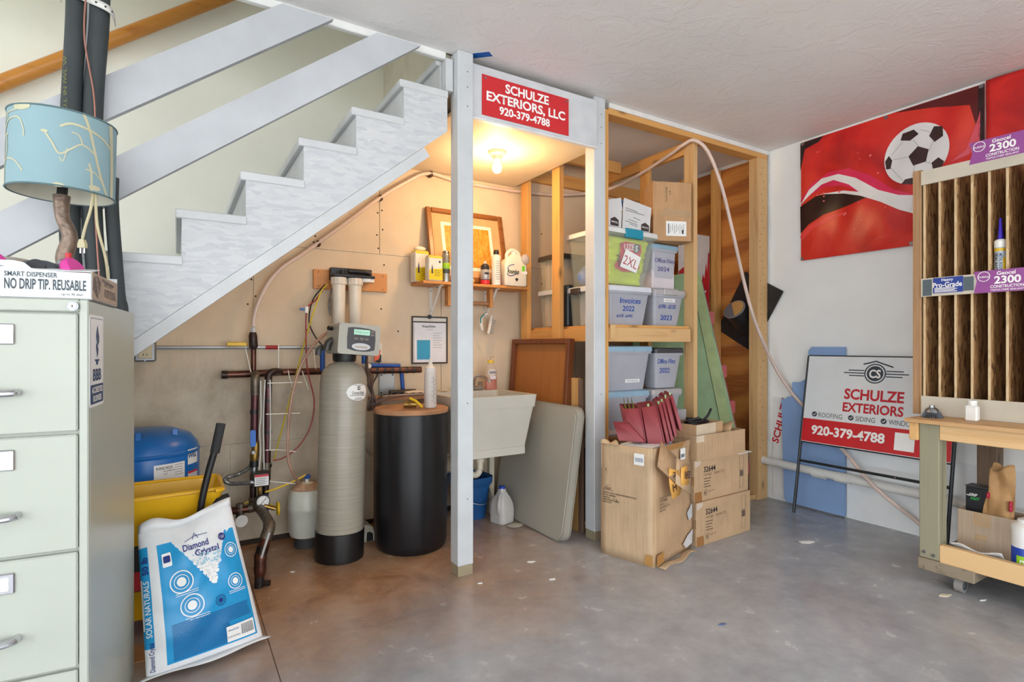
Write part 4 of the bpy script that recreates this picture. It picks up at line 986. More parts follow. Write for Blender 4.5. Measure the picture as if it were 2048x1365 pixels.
# blue tubing around the softener
def pipe(name, pts, r, mat, lab, s=0, cat='pipe', n=12):
    o_ = Vector(pts[0]); o = MB().tube([Vector(p)-o_ for p in pts], r, n, s).build(name, mat, label=lab, cat=cat); o.location = o_; return o
pipe('blue_pipe', [(0.744, 3.4, 1.176), (0.744, 3.4, 1.05)], .015, PEXB, 'blue plastic pipe standing left of the softener head')
pipe('blue_pipe', [(1.01, 3.45, 1.156), (1.01, 3.45, 1.086)], .015, PEXB, 'short blue plastic pipe dropping below the right of the softener head')
pipe('blue_pipe', [(1.062, 3.55, 1.072), (1.284, 3.55, 1.065)], .014, PEXB, 'horizontal blue plastic pipe on the wall above the copper pipe')
pipe('blue_pipe', [(1.302, 3.57, 1.023), (1.313, 3.57, 0.883)], .014, PEXB, 'vertical blue plastic pipe below the document holder')
pipe('white_elbow', [(1.028, 3.5, 1.084), (1.034, 3.5, 1.058), (1.069, 3.54, 1.066)], .018, WHITE, 'white plastic elbow between the blue pipes', 3)
cpx = pipe('copper_pipe', [(1.036, 3.54, 1.037), (1.431, 3.54, 1.035)], .022, COP, 'dull copper pipe behind the squeeze bottle with black spiral tape')
for k in range(7):
    x = .04+.07*k; q0 = Vector((1.036, 3.54, 1.037)); q1 = Vector((1.431, 3.54, 1.035)); d_ = (q1-q0)
    MB().tube([d_*(.06+.13*k), d_*(.06+.13*k)+Vector((.018, 0, .0))], .0232, 12).build('tape_wrap', M((44, 38, 36), .6), cpx)
pipe('black_pipe', [(0.769, 3.5, 1.036), (0.935, 3.5, 1.041)], .024, DKP, 'black wrapped pipe entering behind the softener tank')
# outlet on the wall
ou = T('wall_outlet', 'white wall outlet with an orange tag on its plugged-in cord', 'outlet', (1.15, 3.628, 1.153))
MB().box(-.036, -.006, -.064, .036, 0, .064, .004).build('cover_plate', M((226, 218, 204), .4), ou)
MB().box(-.016, -.032, -.062, .022, -.005, -.012, .005).build('plug_adapter', BLACK, ou)
MB(FR((-.012, -.036, .0), (1, -.1, 0), (.25, 0, 1))).prism([(-.02, -.06), (.01, -.045), (.02, -.02), (.025, .02), (-.005, .02), (-.015, -.01)], 0, .003).build('orange_tag', M((228, 92, 48), .5), ou)
MB().tube([(.004, -.03, -.055), (.006, -.03, -.10), (-.01, -.025, -.16), (-.035, -.025, -.21), (-.045, -.03, -.30), (-.05, -.04, -.38)], .0045, 8, 5).build('power_cord', BLACK, ou)
MB().box(-.02, -.036, -.12, .018, -.02, -.088, .003).build('cord_label', WHITE, ou)
gp_ = T('steel_plate', 'grey galvanised steel plate on the wall behind the brine tank', 'plate', (1.216, 3.628, 0.941))
MB().box(-.055, -.012, -.075, .055, 0, .075, .003).build('plate', M((164, 164, 162), .4, .5), gp_)
for x in (-.04, .04):
    for z in (-.06, .06): MB().cyl((x, -.0118, z), (x, -.0128, z), .006, n=10).build('bolt_hole', BLACK, gp_)
# odds and ends behind the brine tank
sb = T('clutter_shelf', 'rough narrow plank behind the brine tank', 'shelf', (1.28, 3.47, .0))
MB().box(-.22, -.07, .845, .145, .06, .87, .003).build('plank', wood((170, 120, 84), (130, 86, 58), 0, 1), sb)
for x in (-.18, .11): MB().box(x-.02, -.03, 0, x+.02, .01, .845, .002).build('leg', wood((150, 110, 80), (120, 84, 58), 2, 1), sb)
MB().tube([(-.09, 0, .02), (.09, .0, .02)], .019, 12).build('foam_sleeve', BLACK, label='short black foam pipe sleeve behind the brine tank', cat='foam sleeve').location = (1.27, 3.46, .872)
MB().tube([(0, -.0, .014), (.08, .01, .014), (.13, .0, .014)], [.014, .02, .014], 12, 4).build('pvc_fitting', M((212, 190, 166), .4), label='tan plastic pipe fitting on the plank behind the squeeze bottle', cat='fitting').location = (1.27, 3.42, .872)
wv = T('wire_bundle', 'tangled bundle of dark wires hanging between softener and brine tank', 'wires', (1.03, 3.34, .86))
for k in range(6):
    a = k*1.1; MB().tube([(.0, .1, .30-.03*k), (-.03+.01*k, .05, .15), (.0, .0, .03+.01*k), (.03*math.cos(a), .02*math.sin(a), -.03), (-.02, .01, -.06), (.02+.01*k, 0, .0), (.10+.05*k, .06, .03)], .0045, 6, 6).build('wire', M((62+8*k, 50+6*k, 46+5*k), .5), wv)
pipe('drain_tube', [(1.10, 3.365, .878), (1.17, 3.375, .88), (1.25, 3.372, .882), (1.34, 3.375, .882), (1.40, 3.378, .882)], .007, M((150, 130, 118), .4), 'thin grey drain tube lying behind the brine tank lid', 6, 'tube')
pipe('white_tube', [(1.101, 3.6, 0.466), (1.016, 3.45, 0.53), (0.976, 3.4, 0.495)], .006, ZT, 'short white tube between softener and brine tank', 4, 'tube')

# brine tank
br = T('brine_tank', 'black cylindrical brine tank with dusty brown lid', 'brine tank', (1.205, 3.135, 0))
def m_scuffed():
    m, nt, p = newmat('scuffed_black_plastic'); v = coords(nt)
    n1 = noise(nt, v, 38, 5, .75); n2 = noise(nt, v, 3, 5, .6, .8)
    c_ = mix(nt, ramp(nt, n1, [(.70, (0,)*3), (.76, (200,)*3)]), lin((20, 22, 27)), lin((150, 150, 148)))
    c_ = mix(nt, ramp(nt, n2, [(.6, (0,)*3), (.85, (90,)*3)]), c_, lin((96, 92, 88)))
    nt.links.new(c_, p.inputs['Base Color']); p.inputs['Roughness'].default_value = .33; return m
MB().lathe([(.001, 0), (.195, 0), (.206, .012), (.214, .05), (.216, .4), (.218, .80), (.001, .80)], 56).build('barrel', m_scuffed(), br)
LID = M((176, 130, 94), .7, var=.25, scale=7)
MB().lathe([(.001, .802), (.219, .802), (.222, .806), (.222, .822), (.214, .83), (.001, .832)], 56).build('lid', LID, br)
# squeeze bottle
sq = T('squeeze_bottle', 'clear white squeeze bottle with volume marks standing on the brine tank lid', 'bottle', (1.285, 3.03, .833))
CLR = M((222, 214, 208), .3, var=.03, alpha=.9)
MB().lathe([(.001, 0), (.034, 0), (.037, .006), (.037, .19), (.034, .205), (.031, .212), (.031, .232), (.001, .234)], 28).build('body', CLR, sq)
MB().lathe([(.033, .21), (.033, .236), (.022, .246), (.014, .256), (.007, .28), (.004, .296), (.001, .297)], 24).build('nozzle', M((224, 218, 212), .4), sq)
def SQF(x, y, z): a = x/.0375-PI/2+.1; return Vector(((.0375+z)*math.cos(a), (.0375+z)*math.sin(a), y))
stroke(sq, 'scale_line', SQF, [(0, .03), (0, .185)], .001, INK, .0003)
for k in range(12): stroke(sq, 'scale_mark', SQF, [(-.014 if k % 2 else .002, .03+.0135*k), (-.004 if k % 2 else .012, .03+.0135*k)], .0015, INK, .0003)
# loose ball valve
lv = T('loose_ball_valve', 'loose brass ball valve with yellow lever lying on the brine tank lid', 'valve', (1.16, 3.04, .833), -20)
MB().tube([(-.035, 0, .024), (-.03, 0, .024), (-.012, 0, .024), (.0, 0, .024), (.012, 0, .024), (.03, 0, .024), (.036, 0, .024)], [.021, .021, .02, .024, .02, .021, .021], 14).build('body', BRASS, lv)
MB().cyl((-.0352, 0, .024), (-.0362, 0, .024), .0135, n=14).build('bore', BLACK, lv)
MB().cyl((0, 0, .044), (0, -.004, .062), .007, n=8).build('stem', STEEL, lv)
MB().tube([(0, -.004, .06), (.035, -.03, .045), (.07, -.055, .012)], .0075, 8).build('lever', YELP, lv)
# small white tank
wt = T('storage_tank', 'small white pressure tank with blue valve beside the softener', 'tank', (.665, 3.45, 0))
WT = M((214, 216, 204), .35, var=.08, scale=6)
MB().lathe([(.001, .05), (.06, .05), (.095, .07), (.105, .10), (.105, .215), (.108, .22), (.108, .245), (.105, .25), (.105, .30), (.09, .345), (.055, .372), (.001, .382)], 36).build('shell', WT, wt)
MB().lathe([(.06, 0), (.075, 0), (.07, .06), (.06, .06)], 24).build('stand', M((60, 60, 60), .6), wt)
MB().lathe([(.001, .378), (.056, .374), (.085, .353), (.094, .345), (.091, .343), (.001, .37)], 28).build('rust_dust', M((186, 154, 126), .8, var=.3, scale=25), wt)
MB().cyl((0, 0, .378), (0, 0, .40), .011, n=12).build('port', WHITE, wt); MB().box(-.016, -.012, .40, .018, .012, .424, .004).build('blue_valve', M((24, 78, 168), .4), wt)
# bait station
ba = T('bait_station', 'beige arched plastic bait box on the floor between the tanks', 'bait box', (.985, 3.375, 0), 0)
b = MB(FR((0, -.06, 0), (1, 0, 0), (0, 0, 1))); b.prism([(-.045, 0), (.05, 0), (.05, .05), (.04, .085), (.015, .1), (-.02, .105), (-.045, .1)], -.13, 0); b.build('shell', M((196, 188, 170), .5, var=.12), ba)
MB(FR((0, -.0605, 0), (1, 0, 0), (0, 0, 1))).prism([(.0, .002), (.042, .002), (.04, .045), (.02, .06), (.003, .055)], 0, .001).build('entry_hole', BLACK, ba)
# ================================================================ ALCOVE: bulb, sign, shelf, picture, sink
# ceiling lamp holder with bare bulb
lh = T('bulb_fixture', 'bare glowing bulb in a white porcelain holder on the alcove ceiling', 'light bulb', (1.735, 3.017, 2.434))
MB().lathe([(.001, 0), (.055, 0), (.056, -.008), (.052, -.018), (.03, -.028), (.026, -.05), (.001, -.05)], 32).build('holder', M((226, 218, 196), .35), lh)
BULB, nt, p_ = newmat('glowing_bulb'); p_.inputs['Base Color'].default_value = (1, .93, .8, 1)
p_.inputs['Emission Color'].default_value = (1, .80, .52, 1); p_.inputs['Emission Strength'].default_value = 9
MB().lathe([(.001, -.135), (.014, -.132), (.026, -.12), (.030, -.103), (.027, -.085), (.018, -.068), (.014, -.05), (.001, -.05)], 24).build('bulb', BULB, lh)
pl_ = bpy.data.lights.new('bulb_glow', 'POINT'); pl_.energy = 17; pl_.color = (1, .63, .30); pl_.shadow_soft_size = .035
po = bpy.data.objects.new('bulb_glow', pl_); C.objects.link(po); po.parent = lh; po.location = (0, 0, -.175)

# sign on the header board
sg = T('header_sign', 'red company sign with white lettering on the white header board', 'sign', (1.676, 2.574, 2.545))
MB().box(-.29, -.003, -.109, .29, 0, .109, .001).build('plate', RED, sg)
Fq = FR((0, -.003, 0), (1, 0, 0), (0, 0, 1))
txt(sg, 'SCHULZE', Fq, .0, .066, .05, WHITEINK, w=.29, bold=.03); txt(sg, 'EXTERIORS, LLC', Fq, .0, .001, .05, WHITEINK, w=.525, bold=.03)
txt(sg, '920-379-4788', Fq, -.015, -.062, .043, WHITEINK, w=.335, bold=.03)
for x in (-.27, .27): MB().cyl((x, -.003, .09), (x, -.007, .09), .006, n=12).build('screw', STEEL, sg)
tpz = MB(FR((1.365, 2.545, 2.7335), (.75, -.66, 0), (.66, .75, 0))).prism([(-.06, -.022), (.05, -.026), (.06, .02), (-.05, .024)], 0, .0008).build('painters_tape', M((20, 96, 176), .6), label='strip of blue masking tape on the ceiling beside the post', cat='tape')
tpz.data.transform(Matrix.Translation((-1.33, -2.6, -2.7))); tpz.location = (1.33, 2.6, 2.7)

# wall shelf
SHW = wood((206, 138, 70), (182, 108, 44), 0, .7, .5, False)
sf = T('wall_shelf', 'orange-stained wooden shelf on two white brackets in the alcove', 'shelf', (1.81, 3.629, 1.61))
MB().box(-.42, -.23, .006, .425, 0, .026, .003).build('board', SHW, sf)
BRK = M((226, 222, 214), .4)
for x in (-.27, .176):
    k = MB().box(x-.012, -.006, -.20, x+.012, 0, .005, .001).build('bracket', BRK, sf)
    MB().box(x-.012, -.20, 0, x+.012, 0, .006, .001).build('arm', BRK, k)
    MB().tube([(x, -.004, -.195), (x, -.17, .002)], .0085, 8).build('strut', BRK, k)
    for z in (-.02, -.16): MB().cyl((x, -.007, z), (x, -.005, z), .004, n=8).build('screw', BLACK, k)
for x in (-.195, .14): MB().box(x-.012, -.16, -.13, x+.012, -.10, .006, .003).build('rod_holder', SHW, sf)
MB().tube([(-.21, -.13, -.105), (.15, -.13, -.105)], .014, 12).build('rod', wood((168, 120, 84), (140, 96, 64), 0, 1, .5, False), sf)
SHZ = 1.637
# framed picture leaning on the wall
pc = T('framed_picture', 'wood-framed picture with a golden print leaning on the wall above the shelf', 'picture', (1.80, 3.50, SHZ+.012), rot=(R(-12.5), 0, 0))
FW = wood((136, 84, 40), (104, 58, 26), 0, 1, .35, False); PWd, PHt = .312, .545
for a in ((-PWd, 0, -PWd+.04, PHt), (PWd-.04, 0, PWd, PHt), (-PWd+.04, 0, PWd-.04, .04), (-PWd+.04, PHt-.04, PWd-.04, PHt)):
    MB().box(a[0], -.024, a[1], a[2], 0, a[3], .007).build('frame', FW, pc)
MB().box(-PWd+.03, -.012, .03, PWd-.03, -.008, PHt-.03).build('mat_board', M((206, 158, 110), .7), pc)
MB().box(-.205, -.0128, .09, .205, -.0119, PHt-.1).build('inner_mat', M((236, 226, 206), .7), pc)
def m_art():
    m, nt, p = newmat('golden_reed_print'); v = coords(nt, (1, 1, .35))
    n1 = noise(nt, v, 34, 6, .7, 2.5); n2 = noise(nt, coords(nt), 9, 4, .6, 1)
    c_ = ramp(nt, n1, [(.3, (128, 76, 22)), (.45, (196, 134, 40)), (.6, (222, 172, 74)), (.75, (150, 98, 34))])
    nt.links.new(mix(nt, ramp(nt, n2, [(.4, (0,)*3), (.7, (150,)*3)]), c_, lin((206, 120, 62))), p.inputs['Base Color']); p.inputs['Roughness'].default_value = .3; return m
MB().box(-.18, -.0136, .115, .18, -.0127, PHt-.125).build('print', m_art(), pc)
# things on the shelf
YB1 = M((226, 200, 24), .4); WB1 = M((226, 222, 214), .4)
def ybox(x, y, w, d_, h_, rz, lab):
    t = T('yellow_tin', lab, 'tin', (x, y, SHZ), rz, 'yellow and white tins')
    MB().box(-w/2, -d_/2, 0, w/2, d_/2, h_, .006).build('can', WB1, t)
    F = FR((0, -d_/2, 0), (1, 0, 0), (0, 0, 1))
    decal(t, 'yellow_band', [(-w/2+.003, .006), (w/2-.003, .006), (w/2-.003, h_*.52), (-w/2+.003, h_*.45)], F, YB1)
    decal(t, 'yellow_top', [(-w/2+.003, h_*.92), (w/2-.003, h_*.92), (w/2-.003, h_-.003), (-w/2+.003, h_-.003)], F, YB1)
    F2 = FR((w/2, 0, 0), (0, 1, 0), (0, 0, 1)); decal(t, 'yellow_side', [(-d_/2+.003, .006), (d_/2-.003, .006), (d_/2-.003, h_*.45), (-d_/2+.003, h_*.5)], F2, YB1)
    MB().box(-w/2+.004, -d_/2+.004, h_, w/2-.004, d_/2-.004, h_+.006, .003).build('lid', YB1, t)
    decal(t, 'dark_label', circ(w*.28, h_*.78, .008, n=12), F, INK, .001)
    for k in range(4): stroke(t, 'small_print', F, [(-w*.1, h_*(.42-.07*k)), (w*.4-.01*(k % 2), h_*(.42-.07*k))], .003, M((90, 80, 20), .5, var=0), .001)
    decal(t, 'bottle_print', [(-w*.32, h_*.3), (-w*.18, h_*.28), (-w*.2, h_*.5), (-w*.25, h_*.66), (-w*.3, h_*.5)], F, M((70, 70, 74), .4), .0012)
    return t
ybox(1.428, 3.555, .105, .08, .21, 3, 'larger yellow and white tin at the left end of the shelf')
ybox(1.478, 3.428, .105, .06, .165, 3, 'smaller yellow and white tin in front at the left end of the shelf')
MB().sphere((0, 0, .018), .03, 14, 8, (1.5, .8, .6)).build('paper_wad', M((232, 222, 206), .8, bmp=.5), label='crumpled white paper on top of the larger yellow tin', cat='paper').location = (1.43, 3.56, SHZ+.2165)
def aero(name, x, y, r_, h_, bm, cap, lab, lz=None, lm=None, ch=.035, rc=.8, cat='spray can'):
    t = T(name, lab, cat, (x, y, SHZ))
    MB().lathe([(.001, 0), (r_, 0), (r_, h_), (r_*.9, h_+.008), (r_*.5, h_+.018), (.001, h_+.018)], 24).build('can', bm, t)
    MB().lathe([(.001, h_+.01), (r_*rc*.7, h_+.01), (r_*rc*.7, h_+.01+ch*.6), (r_*rc*.55, h_+.01+ch), (.001, h_+.011+ch)], 20).build('cap', cap, t)
    if lz:
        for z0, z1, m_ in lz: MB().lathe([(r_, z0), (r_+.0006, z0+.001), (r_+.0006, z1-.001), (r_, z1)], 24).build('label_band', m_, t)
    return t
aero('silver_canister', 1.575, 3.40+.045, .028, .185, M((170, 172, 170), .25, .8), STEEL, 'silver spray canister with green label beside the post', [(.09, .13, M((150, 200, 40), .4)), (.06, .088, M((60, 70, 60), .4))], ch=.02, rc=1.2)
t_ = aero('black_aerosol', 1.875, 3.432, .032, .13, M((44, 44, 48), .3), M((200, 192, 178), .4), 'short black and grey aerosol can with red base band', [(.0, .03, RED), (.035, .105, M((172, 168, 168), .3, .3))], ch=.028, rc=.55)
decal(t_, 'black_patch', rr(-.02, .07, .015, .085, .002), lambda x, y, z: Vector(((.0335)*math.sin(x/.033), -(.0335)*math.cos(x/.033), y)), INK)
t_ = aero('white_aerosol', 1.965, 3.43, .034, .205, M((222, 218, 210), .35), BLACK, 'tall white aerosol can with black cap beside the jug', ch=.04, rc=.85)
for k in range(9): stroke(t_, 'small_print', lambda x, y, z: Vector((.0346*math.sin(x/.034), -.0346*math.cos(x/.034), y)), [(-.02, .17-.016*k), (0, .17-.016*k), (.014, .17-.016*k)], .004, M((150, 146, 142), .5, var=0))
cdec(t_, 'dark_side', lambda x, y, z: Vector((.0347*math.sin(x/.034), -.0347*math.cos(x/.034), y)), .022, .06, .045, .19, M((40, 40, 44), .4)); cdec(t_, 'red_side', lambda x, y, z: Vector((.0347*math.sin(x/.034), -.0347*math.cos(x/.034), y)), .022, .0, .045, .06, RED)
MB().sphere((0, 0, .022), .028, 14, 8, (1.35, .9, .78)).build('snack_pack', M((206, 172, 92), .5, var=.3, scale=20), label='crinkled tan packet on the shelf behind the post', cat='packet').location = (1.77, 3.46, SHZ)
sc_ = MB().sphere((0, 0, .016), .022, 12, 8, (1.3, .9, .72)); sc_.cyl((-.02, 0, .02), (-.035, -.01, .03), .008, n=8)
sc_.build('caulk_cap', M((196, 178, 160), .5), label='small pale nozzle lying beside the silver canister', cat='nozzle').location = (1.535, 3.46, SHZ)
# weed-killer jug
jg = T('weedkiller_jug', 'large white jug of weed killer at the right end of the shelf', 'jug', (2.112, 3.428, SHZ), 0)
JW = M((232, 222, 204), .4, var=.04)
b = MB()
for (z0, a0, b0), (z1, a1, b1) in zip([(0, .088, .04), (.01, .095, .044), (.15, .095, .044), (.185, .085, .042), (.215, .05, .036)], [(.01, .095, .044), (.15, .095, .044), (.185, .085, .042), (.215, .05, .036), (.235, .03, .03)]):
    o0, o1 = rr(-a0, -b0, a0, b0, min(a0, b0)*.45, 5), rr(-a1, -b1, a1, b1, min(a1, b1)*.45, 5); m_ = len(o0)
    b.add([(x, y, z0) for x, y in o0]+[(x, y, z1) for x, y in o1], [(i, (i+1) % m_, m_+(i+1) % m_, m_+i) for i in range(m_)])
b.add([(x, y, 0) for x, y in rr(-.088, -.04, .088, .04, .018, 5)], [tuple(range(24))[::-1]]); b.add([(x, y, .235) for x, y in rr(-.03, -.03, .03, .03, .0135, 5)], [tuple(range(24))])
b.build('body', JW, jg)
MB().tube([(-.055, 0, .175), (-.06, 0, .23), (-.02, 0, .265), (.035, 0, .25), (.06, 0, .19)], .013, 10, 6).build('handle', JW, jg)
MB().cyl((.0, 0, .23), (.0, 0, .25), .02, n=16).build('cap', WHITE, jg)
Fj = FR((0, -.0445, 0), (1, 0, 0), (0, 0, 1))
txt(jg, 'Roundup', Fj, -.03, .105, .032, M((40, 60, 40), .5, var=0), w=.10, bold=.03, dz=.001, shear=.2)
stroke(jg, 'swoosh', Fj, [(-.08, .12), (-.06, .145), (-.02, .155)], .005, M((34, 60, 120), .5, var=0), .0008, 4); stroke(jg, 'swoosh', Fj, [(-.085, .085), (-.06, .07), (-.02, .08), (.005, .095)], .006, M((34, 60, 120), .5, var=0), .0008, 4)
decal(jg, 'warning_diamond', [(-.015, .05), (0, .03), (.015, .05), (0, .06)], Fj, INK)
decal(jg, 'green_tag', rr(.045, .11, .068, .15, .002), Fj, M((110, 206, 40), .5, var=0), .0012); decal(jg, 'white_tag', rr(.045, .09, .09, .11, .002), Fj, PAPER, .001)
MB().sphere((.075, -.04, .20), .036, 14, 9, (1, .8, 1.1)).build('measuring_bag', M((206, 204, 210), .2, alpha=.55, var=.1), jg)
gl = T('glue_bottle', 'small glue bottle with red and blue nozzle behind the white jug', 'glue bottle', (2.02, 3.592, SHZ))
MB().lathe([(.001, 0), (.03, 0), (.03, .15), (.024, .17), (.012, .18), (.001, .18)], 20).build('bottle', M((226, 214, 196), .4), gl)
MB().cyl((0, 0, .18), (0, 0, .205), .013, n=14).build('blue_collar', M((30, 50, 130), .4), gl); MB().cyl((0, 0, .205), (0, 0, .222), .011, n=14).build('red_ring', RED, gl); MB().cyl((0, 0, .222), (0, 0, .25), .009, .003, n=12).build('nozzle', WHITE, gl)
# brush and hook hanging from the right bracket
hk = T('bottle_hook', 'curved white and teal brush handle hanging under the shelf', 'hook', (1.93, 3.54, 1.40))
MB().tube([(.03, 0, .035), (-.005, 0, .03), (-.028, 0, .0), (-.03, 0, -.045), (-.018, 0, -.085)], [.006, .009, .011, .012, .009], 10, 6).build('handle', M((226, 218, 206), .4), hk)
MB().tube([(-.005, -.008, .034), (-.034, -.008, .004), (-.037, -.008, -.035)], .005, 8, 6).build('teal_grip', M((40, 128, 130), .5), hk)
bs = T('scrub_brush', 'white scrubbing brush hanging from the right shelf bracket', 'brush', (1.985, 3.545, 1.37), rot=(0, R(12), 0))
MB().box(-.014, -.012, -.085, .006, .012, .055, .006).build('back', M((228, 220, 208), .4), bs)
MB().box(.007, -.012, -.08, .028, .012, .04, .002).build('bristles', M((214, 206, 194), .8, bmp=.8, bscale=300), bs)
for k in range(9): MB().box(.004, -.0135, -.075+.012*k, .03, -.0118, -.071+.012*k).build('bristle_gap', M((90, 84, 80), .8), bs)
# document holder
dh = T('document_holder', 'black-edged clear document pocket with a water treatment leaflet hung on the wall', 'document holder', (1.53, 3.618, 1.24))
MB().box(-.137, 0, -.168, .137, .004, .168, .003).build('backing', M((214, 206, 196), .4), dh)
for a in ((-.137, -.168, -.127, .168), (.127, -.168, .137, .168), (-.127, -.168, .127, -.158), (-.127, .158, .127, .168), (-.127, .124, .127, .132)): MB().box(a[0], -.006, a[1], a[2], .001, a[3], .002).build('edging', M((48, 36, 32), .5), dh)
MB().box(-.118, -.003, -.155, .118, 0, .122).build('leaflet', M((224, 222, 226), .35, var=.04), dh)
Fd_ = FR((0, -.003, 0), (1, 0, 0), (0, 0, 1))
txt(dh, 'WaterRight', Fd_, -.01, .098, .018, INK, w=.105, bold=.02); txt(dh, 'water conditioning', Fd_, .0, .075, .007, GREYINK, w=.05)
for k in range(7): stroke(dh, 'small_print', Fd_, [(.02, .05-.017*k), (.09-.02*(k % 3 == 1), .05-.017*k)], .002, GREYINK)
MB().box(-.098, -.0055, -.137, -.0, -.0032, .0).build('blue_card', M((26, 146, 186), .35), dh)
MB().cyl((-.005, -.012, .165), (-.005, .0, .165), .015, n=16).build('hook', BLACK, dh)

# laundry sink
sk = T('laundry_sink', 'putty-coloured plastic laundry tub with faucet and drain in the alcove', 'sink', (1.73, 3.28, 0))
TUBM = M((196, 192, 181), .4, var=.04, scale=4)
def frustum(b, z0, a0, z1, a1):
    vs = [(x, y, z0) for x, y in a0]+[(x, y, z1) for x, y in a1]; n_ = len(a0)
    b.add(vs, [(i, (i+1) % n_, n_+(i+1) % n_, n_+i) for i in range(n_)]); return b
O = lambda a, f, k, r_=.02: rr(-a, -f, a, k, r_, 4)
b = MB()
frustum(b, .80, O(.283, .293, .345), .881, O(.292, .303, .345)); frustum(b, .881, O(.292, .303, .345), .881, O(.245, .262, .15)); frustum(b, .881, O(.245, .262, .15), .60, O(.20, .20, .11))
frustum(b, .80, O(.283, .293, .345), .80, O(.276, .286, .345)); frustum(b, .80, O(.276, .286, .345), .545, O(.225, .262, .2)); frustum(b, .545, O(.225, .262, .2), .545, O(.222, .27, .2)); frustum(b, .545, O(.222, .27, .2), .495, O(.222, .27, .2))
b.add([(x, y, .495) for x, y in O(.222, .27, .2)], [tuple(range(len(O(.222, .27, .2))))]); b.add([(x, y, .60) for x, y in O(.20, .20, .11)], [tuple(range(len(O(.2, .2, .11))))])
b.build('tub', TUBM, sk)
for x in (-.19, .19):
    for y in (-.2, .15): MB().box(x-.02, y-.02, 0, x+.02, y+.02, .5, .003).build('leg', M((196, 188, 168), .5), sk) if y > 0 else None
fc = MB().box(.0, .19, .882, .16, .25, .91, .008).build('faucet', M((176, 168, 160), .25, .8), sk)
MB().tube([(.08, .21, .90), (.082, .19, .965), (.095, .14, .985), (.125, .08, .968), (.135, .06, .945)], .011, 10, 5).build('spout', CHROME, fc)
for x in (.02, .14): MB().cyl((x, .22, .905), (x, .22, .94), .016, .02, n=12).build('tap_knob', CHROME, fc)
tr = MB().tube([(.0, -.04, .50), (.0, -.04, .38), (.0, -.04, .37), (-.02, -.03, .335), (-.06, .0, .34), (-.08, .02, .375), (-.09, .04, .41), (-.1, .2, .41)], .022, 12, 5).build('drain_trap', M((216, 206, 186), .4), sk)
MB().cyl((0, -.04, .42), (0, -.04, .445), .032, n=16).build('nut', M((216, 206, 186), .4), tr); MB().cyl((0, -.04, .47), (0, -.04, .496), .045, n=18).build('strainer', STEEL, tr)
# soap
sp2 = T('dish_soap', 'clear dish soap bottle with red liquid and yellow cap on the back of the sink', 'soap bottle', (1.945, 3.475, .8825), 0)
MB().lathe([(.001, 0), (.045, 0), (.048, .006), (.047, .085), (.001, .085)], 24, sx=1, sy=.6).build('liquid', M((206, 44, 28), .15), sp2)
MB().lathe([(.0485, .0), (.0485, .09), (.046, .13), (.036, .165), (.02, .185), (.02, .195)], 24, sx=1, sy=.62).build('bottle', M((214, 196, 178), .15, alpha=.35), sp2)
MB().cyl((0, 0, .192), (0, 0, .212), .022, n=18).build('cap', YELP, sp2); MB().tube([(0, 0, .21), (0, 0, .235), (.03, 0, .24)], .006, 8).build('pump_spout', M((190, 160, 130), .4), sp2)
Fso = FR((0, -.0305, 0), (1, 0, 0), (0, 0, 1)); decal(sp2, 'label', circ(0, .125, .032, .026), FR((0, -.0302, 0), (1, 0, 0), (0, .08, 1)), PAPER, .0005)
txt(sp2, 'DAWN', Fso, 0, .125, .018, M((24, 50, 110), .4, var=0), w=.055, bold=.02, dz=.003); decal(sp2, 'label', rr(-.025, .075, .025, .10, .003), Fso, M((226, 216, 226), .4), .002)
MB().sphere((0, 0, .012), .016, 12, 8, (2, .8, .7)).build('sponge_lump', M((206, 186, 160), .8), label='pale crusty soap remnant on the left ledge of the sink', cat='soap').location = (1.56, 3.44, .882)
# bucket, jug
bk = T('blue_bucket', 'blue plastic bucket under the sink drain', 'bucket', (1.752, 3.435, 0))
BB = M((28, 78, 132), .4, var=.06)
b = MB(); o0 = rr(-.095, -.095, .095, .095, .05, 6); o1 = rr(-.125, -.125, .125, .125, .06, 6); i1 = rr(-.12, -.12, .12, .12, .056, 6); i0 = rr(-.09, -.09, .09, .09, .046, 6); n_ = len(o0)
frustum(b, 0, o0, .285, o1); frustum(b, .285, o1, .285, i1); frustum(b, .285, i1, .01, i0); b.add([(x, y, 0) for x, y in o0], [tuple(range(n_))]); b.add([(x, y, .01) for x, y in i0], [tuple(range(n_))]); b.build('pail', BB, bk)
b = MB(); frustum(b, .225, rr(-.122, -.122, .122, .122, .06, 6), .25, rr(-.135, -.135, .135, .135, .064, 6)); frustum(b, .25, rr(-.135, -.135, .135, .135, .064, 6), .29, rr(-.137, -.137, .137, .137, .064, 6)); b.build('rim', BB, bk)
MB().tube([(-.125, -.0, .25), (-.09, -.13, .16), (.02, -.165, .12), (.1, -.13, .16), (.125, 0, .25)], .003, 6, 6).build('bail', STEEL, bk)
mj = T('milk_jug', 'empty translucent plastic gallon jug with blue cap on the floor under the sink', 'jug', (1.882, 3.205, 0), 15)
JGM = M((206, 202, 198), .3, var=.04, alpha=.82)
b = MB(); S_ = [(0, .058), (.008, .066), (.09, .068), (.13, .063), (.165, .05), (.195, .032), (.215, .022), (.232, .02)]
for (z0, a0), (z1, a1) in zip(S_, S_[1:]): frustum(b, z0, rr(-a0, -a0, a0, a0, a0*.5, 5), z1, rr(-a1, -a1, a1, a1, a1*.5, 5))
b.add([(x, y, 0) for x, y in rr(-.058, -.058, .058, .058, .029, 5)], [tuple(range(24))]); b.build('jug_body', JGM, mj)
MB().tube([(-.03, -.02, .205), (-.07, -.045, .17), (-.08, -.05, .12), (-.062, -.04, .08)], .013, 10, 5).build('handle', JGM, mj); MB().cyl((0, 0, .228), (0, 0, .246), .022, n=18).build('cap', M((20, 60, 170), .4), mj)
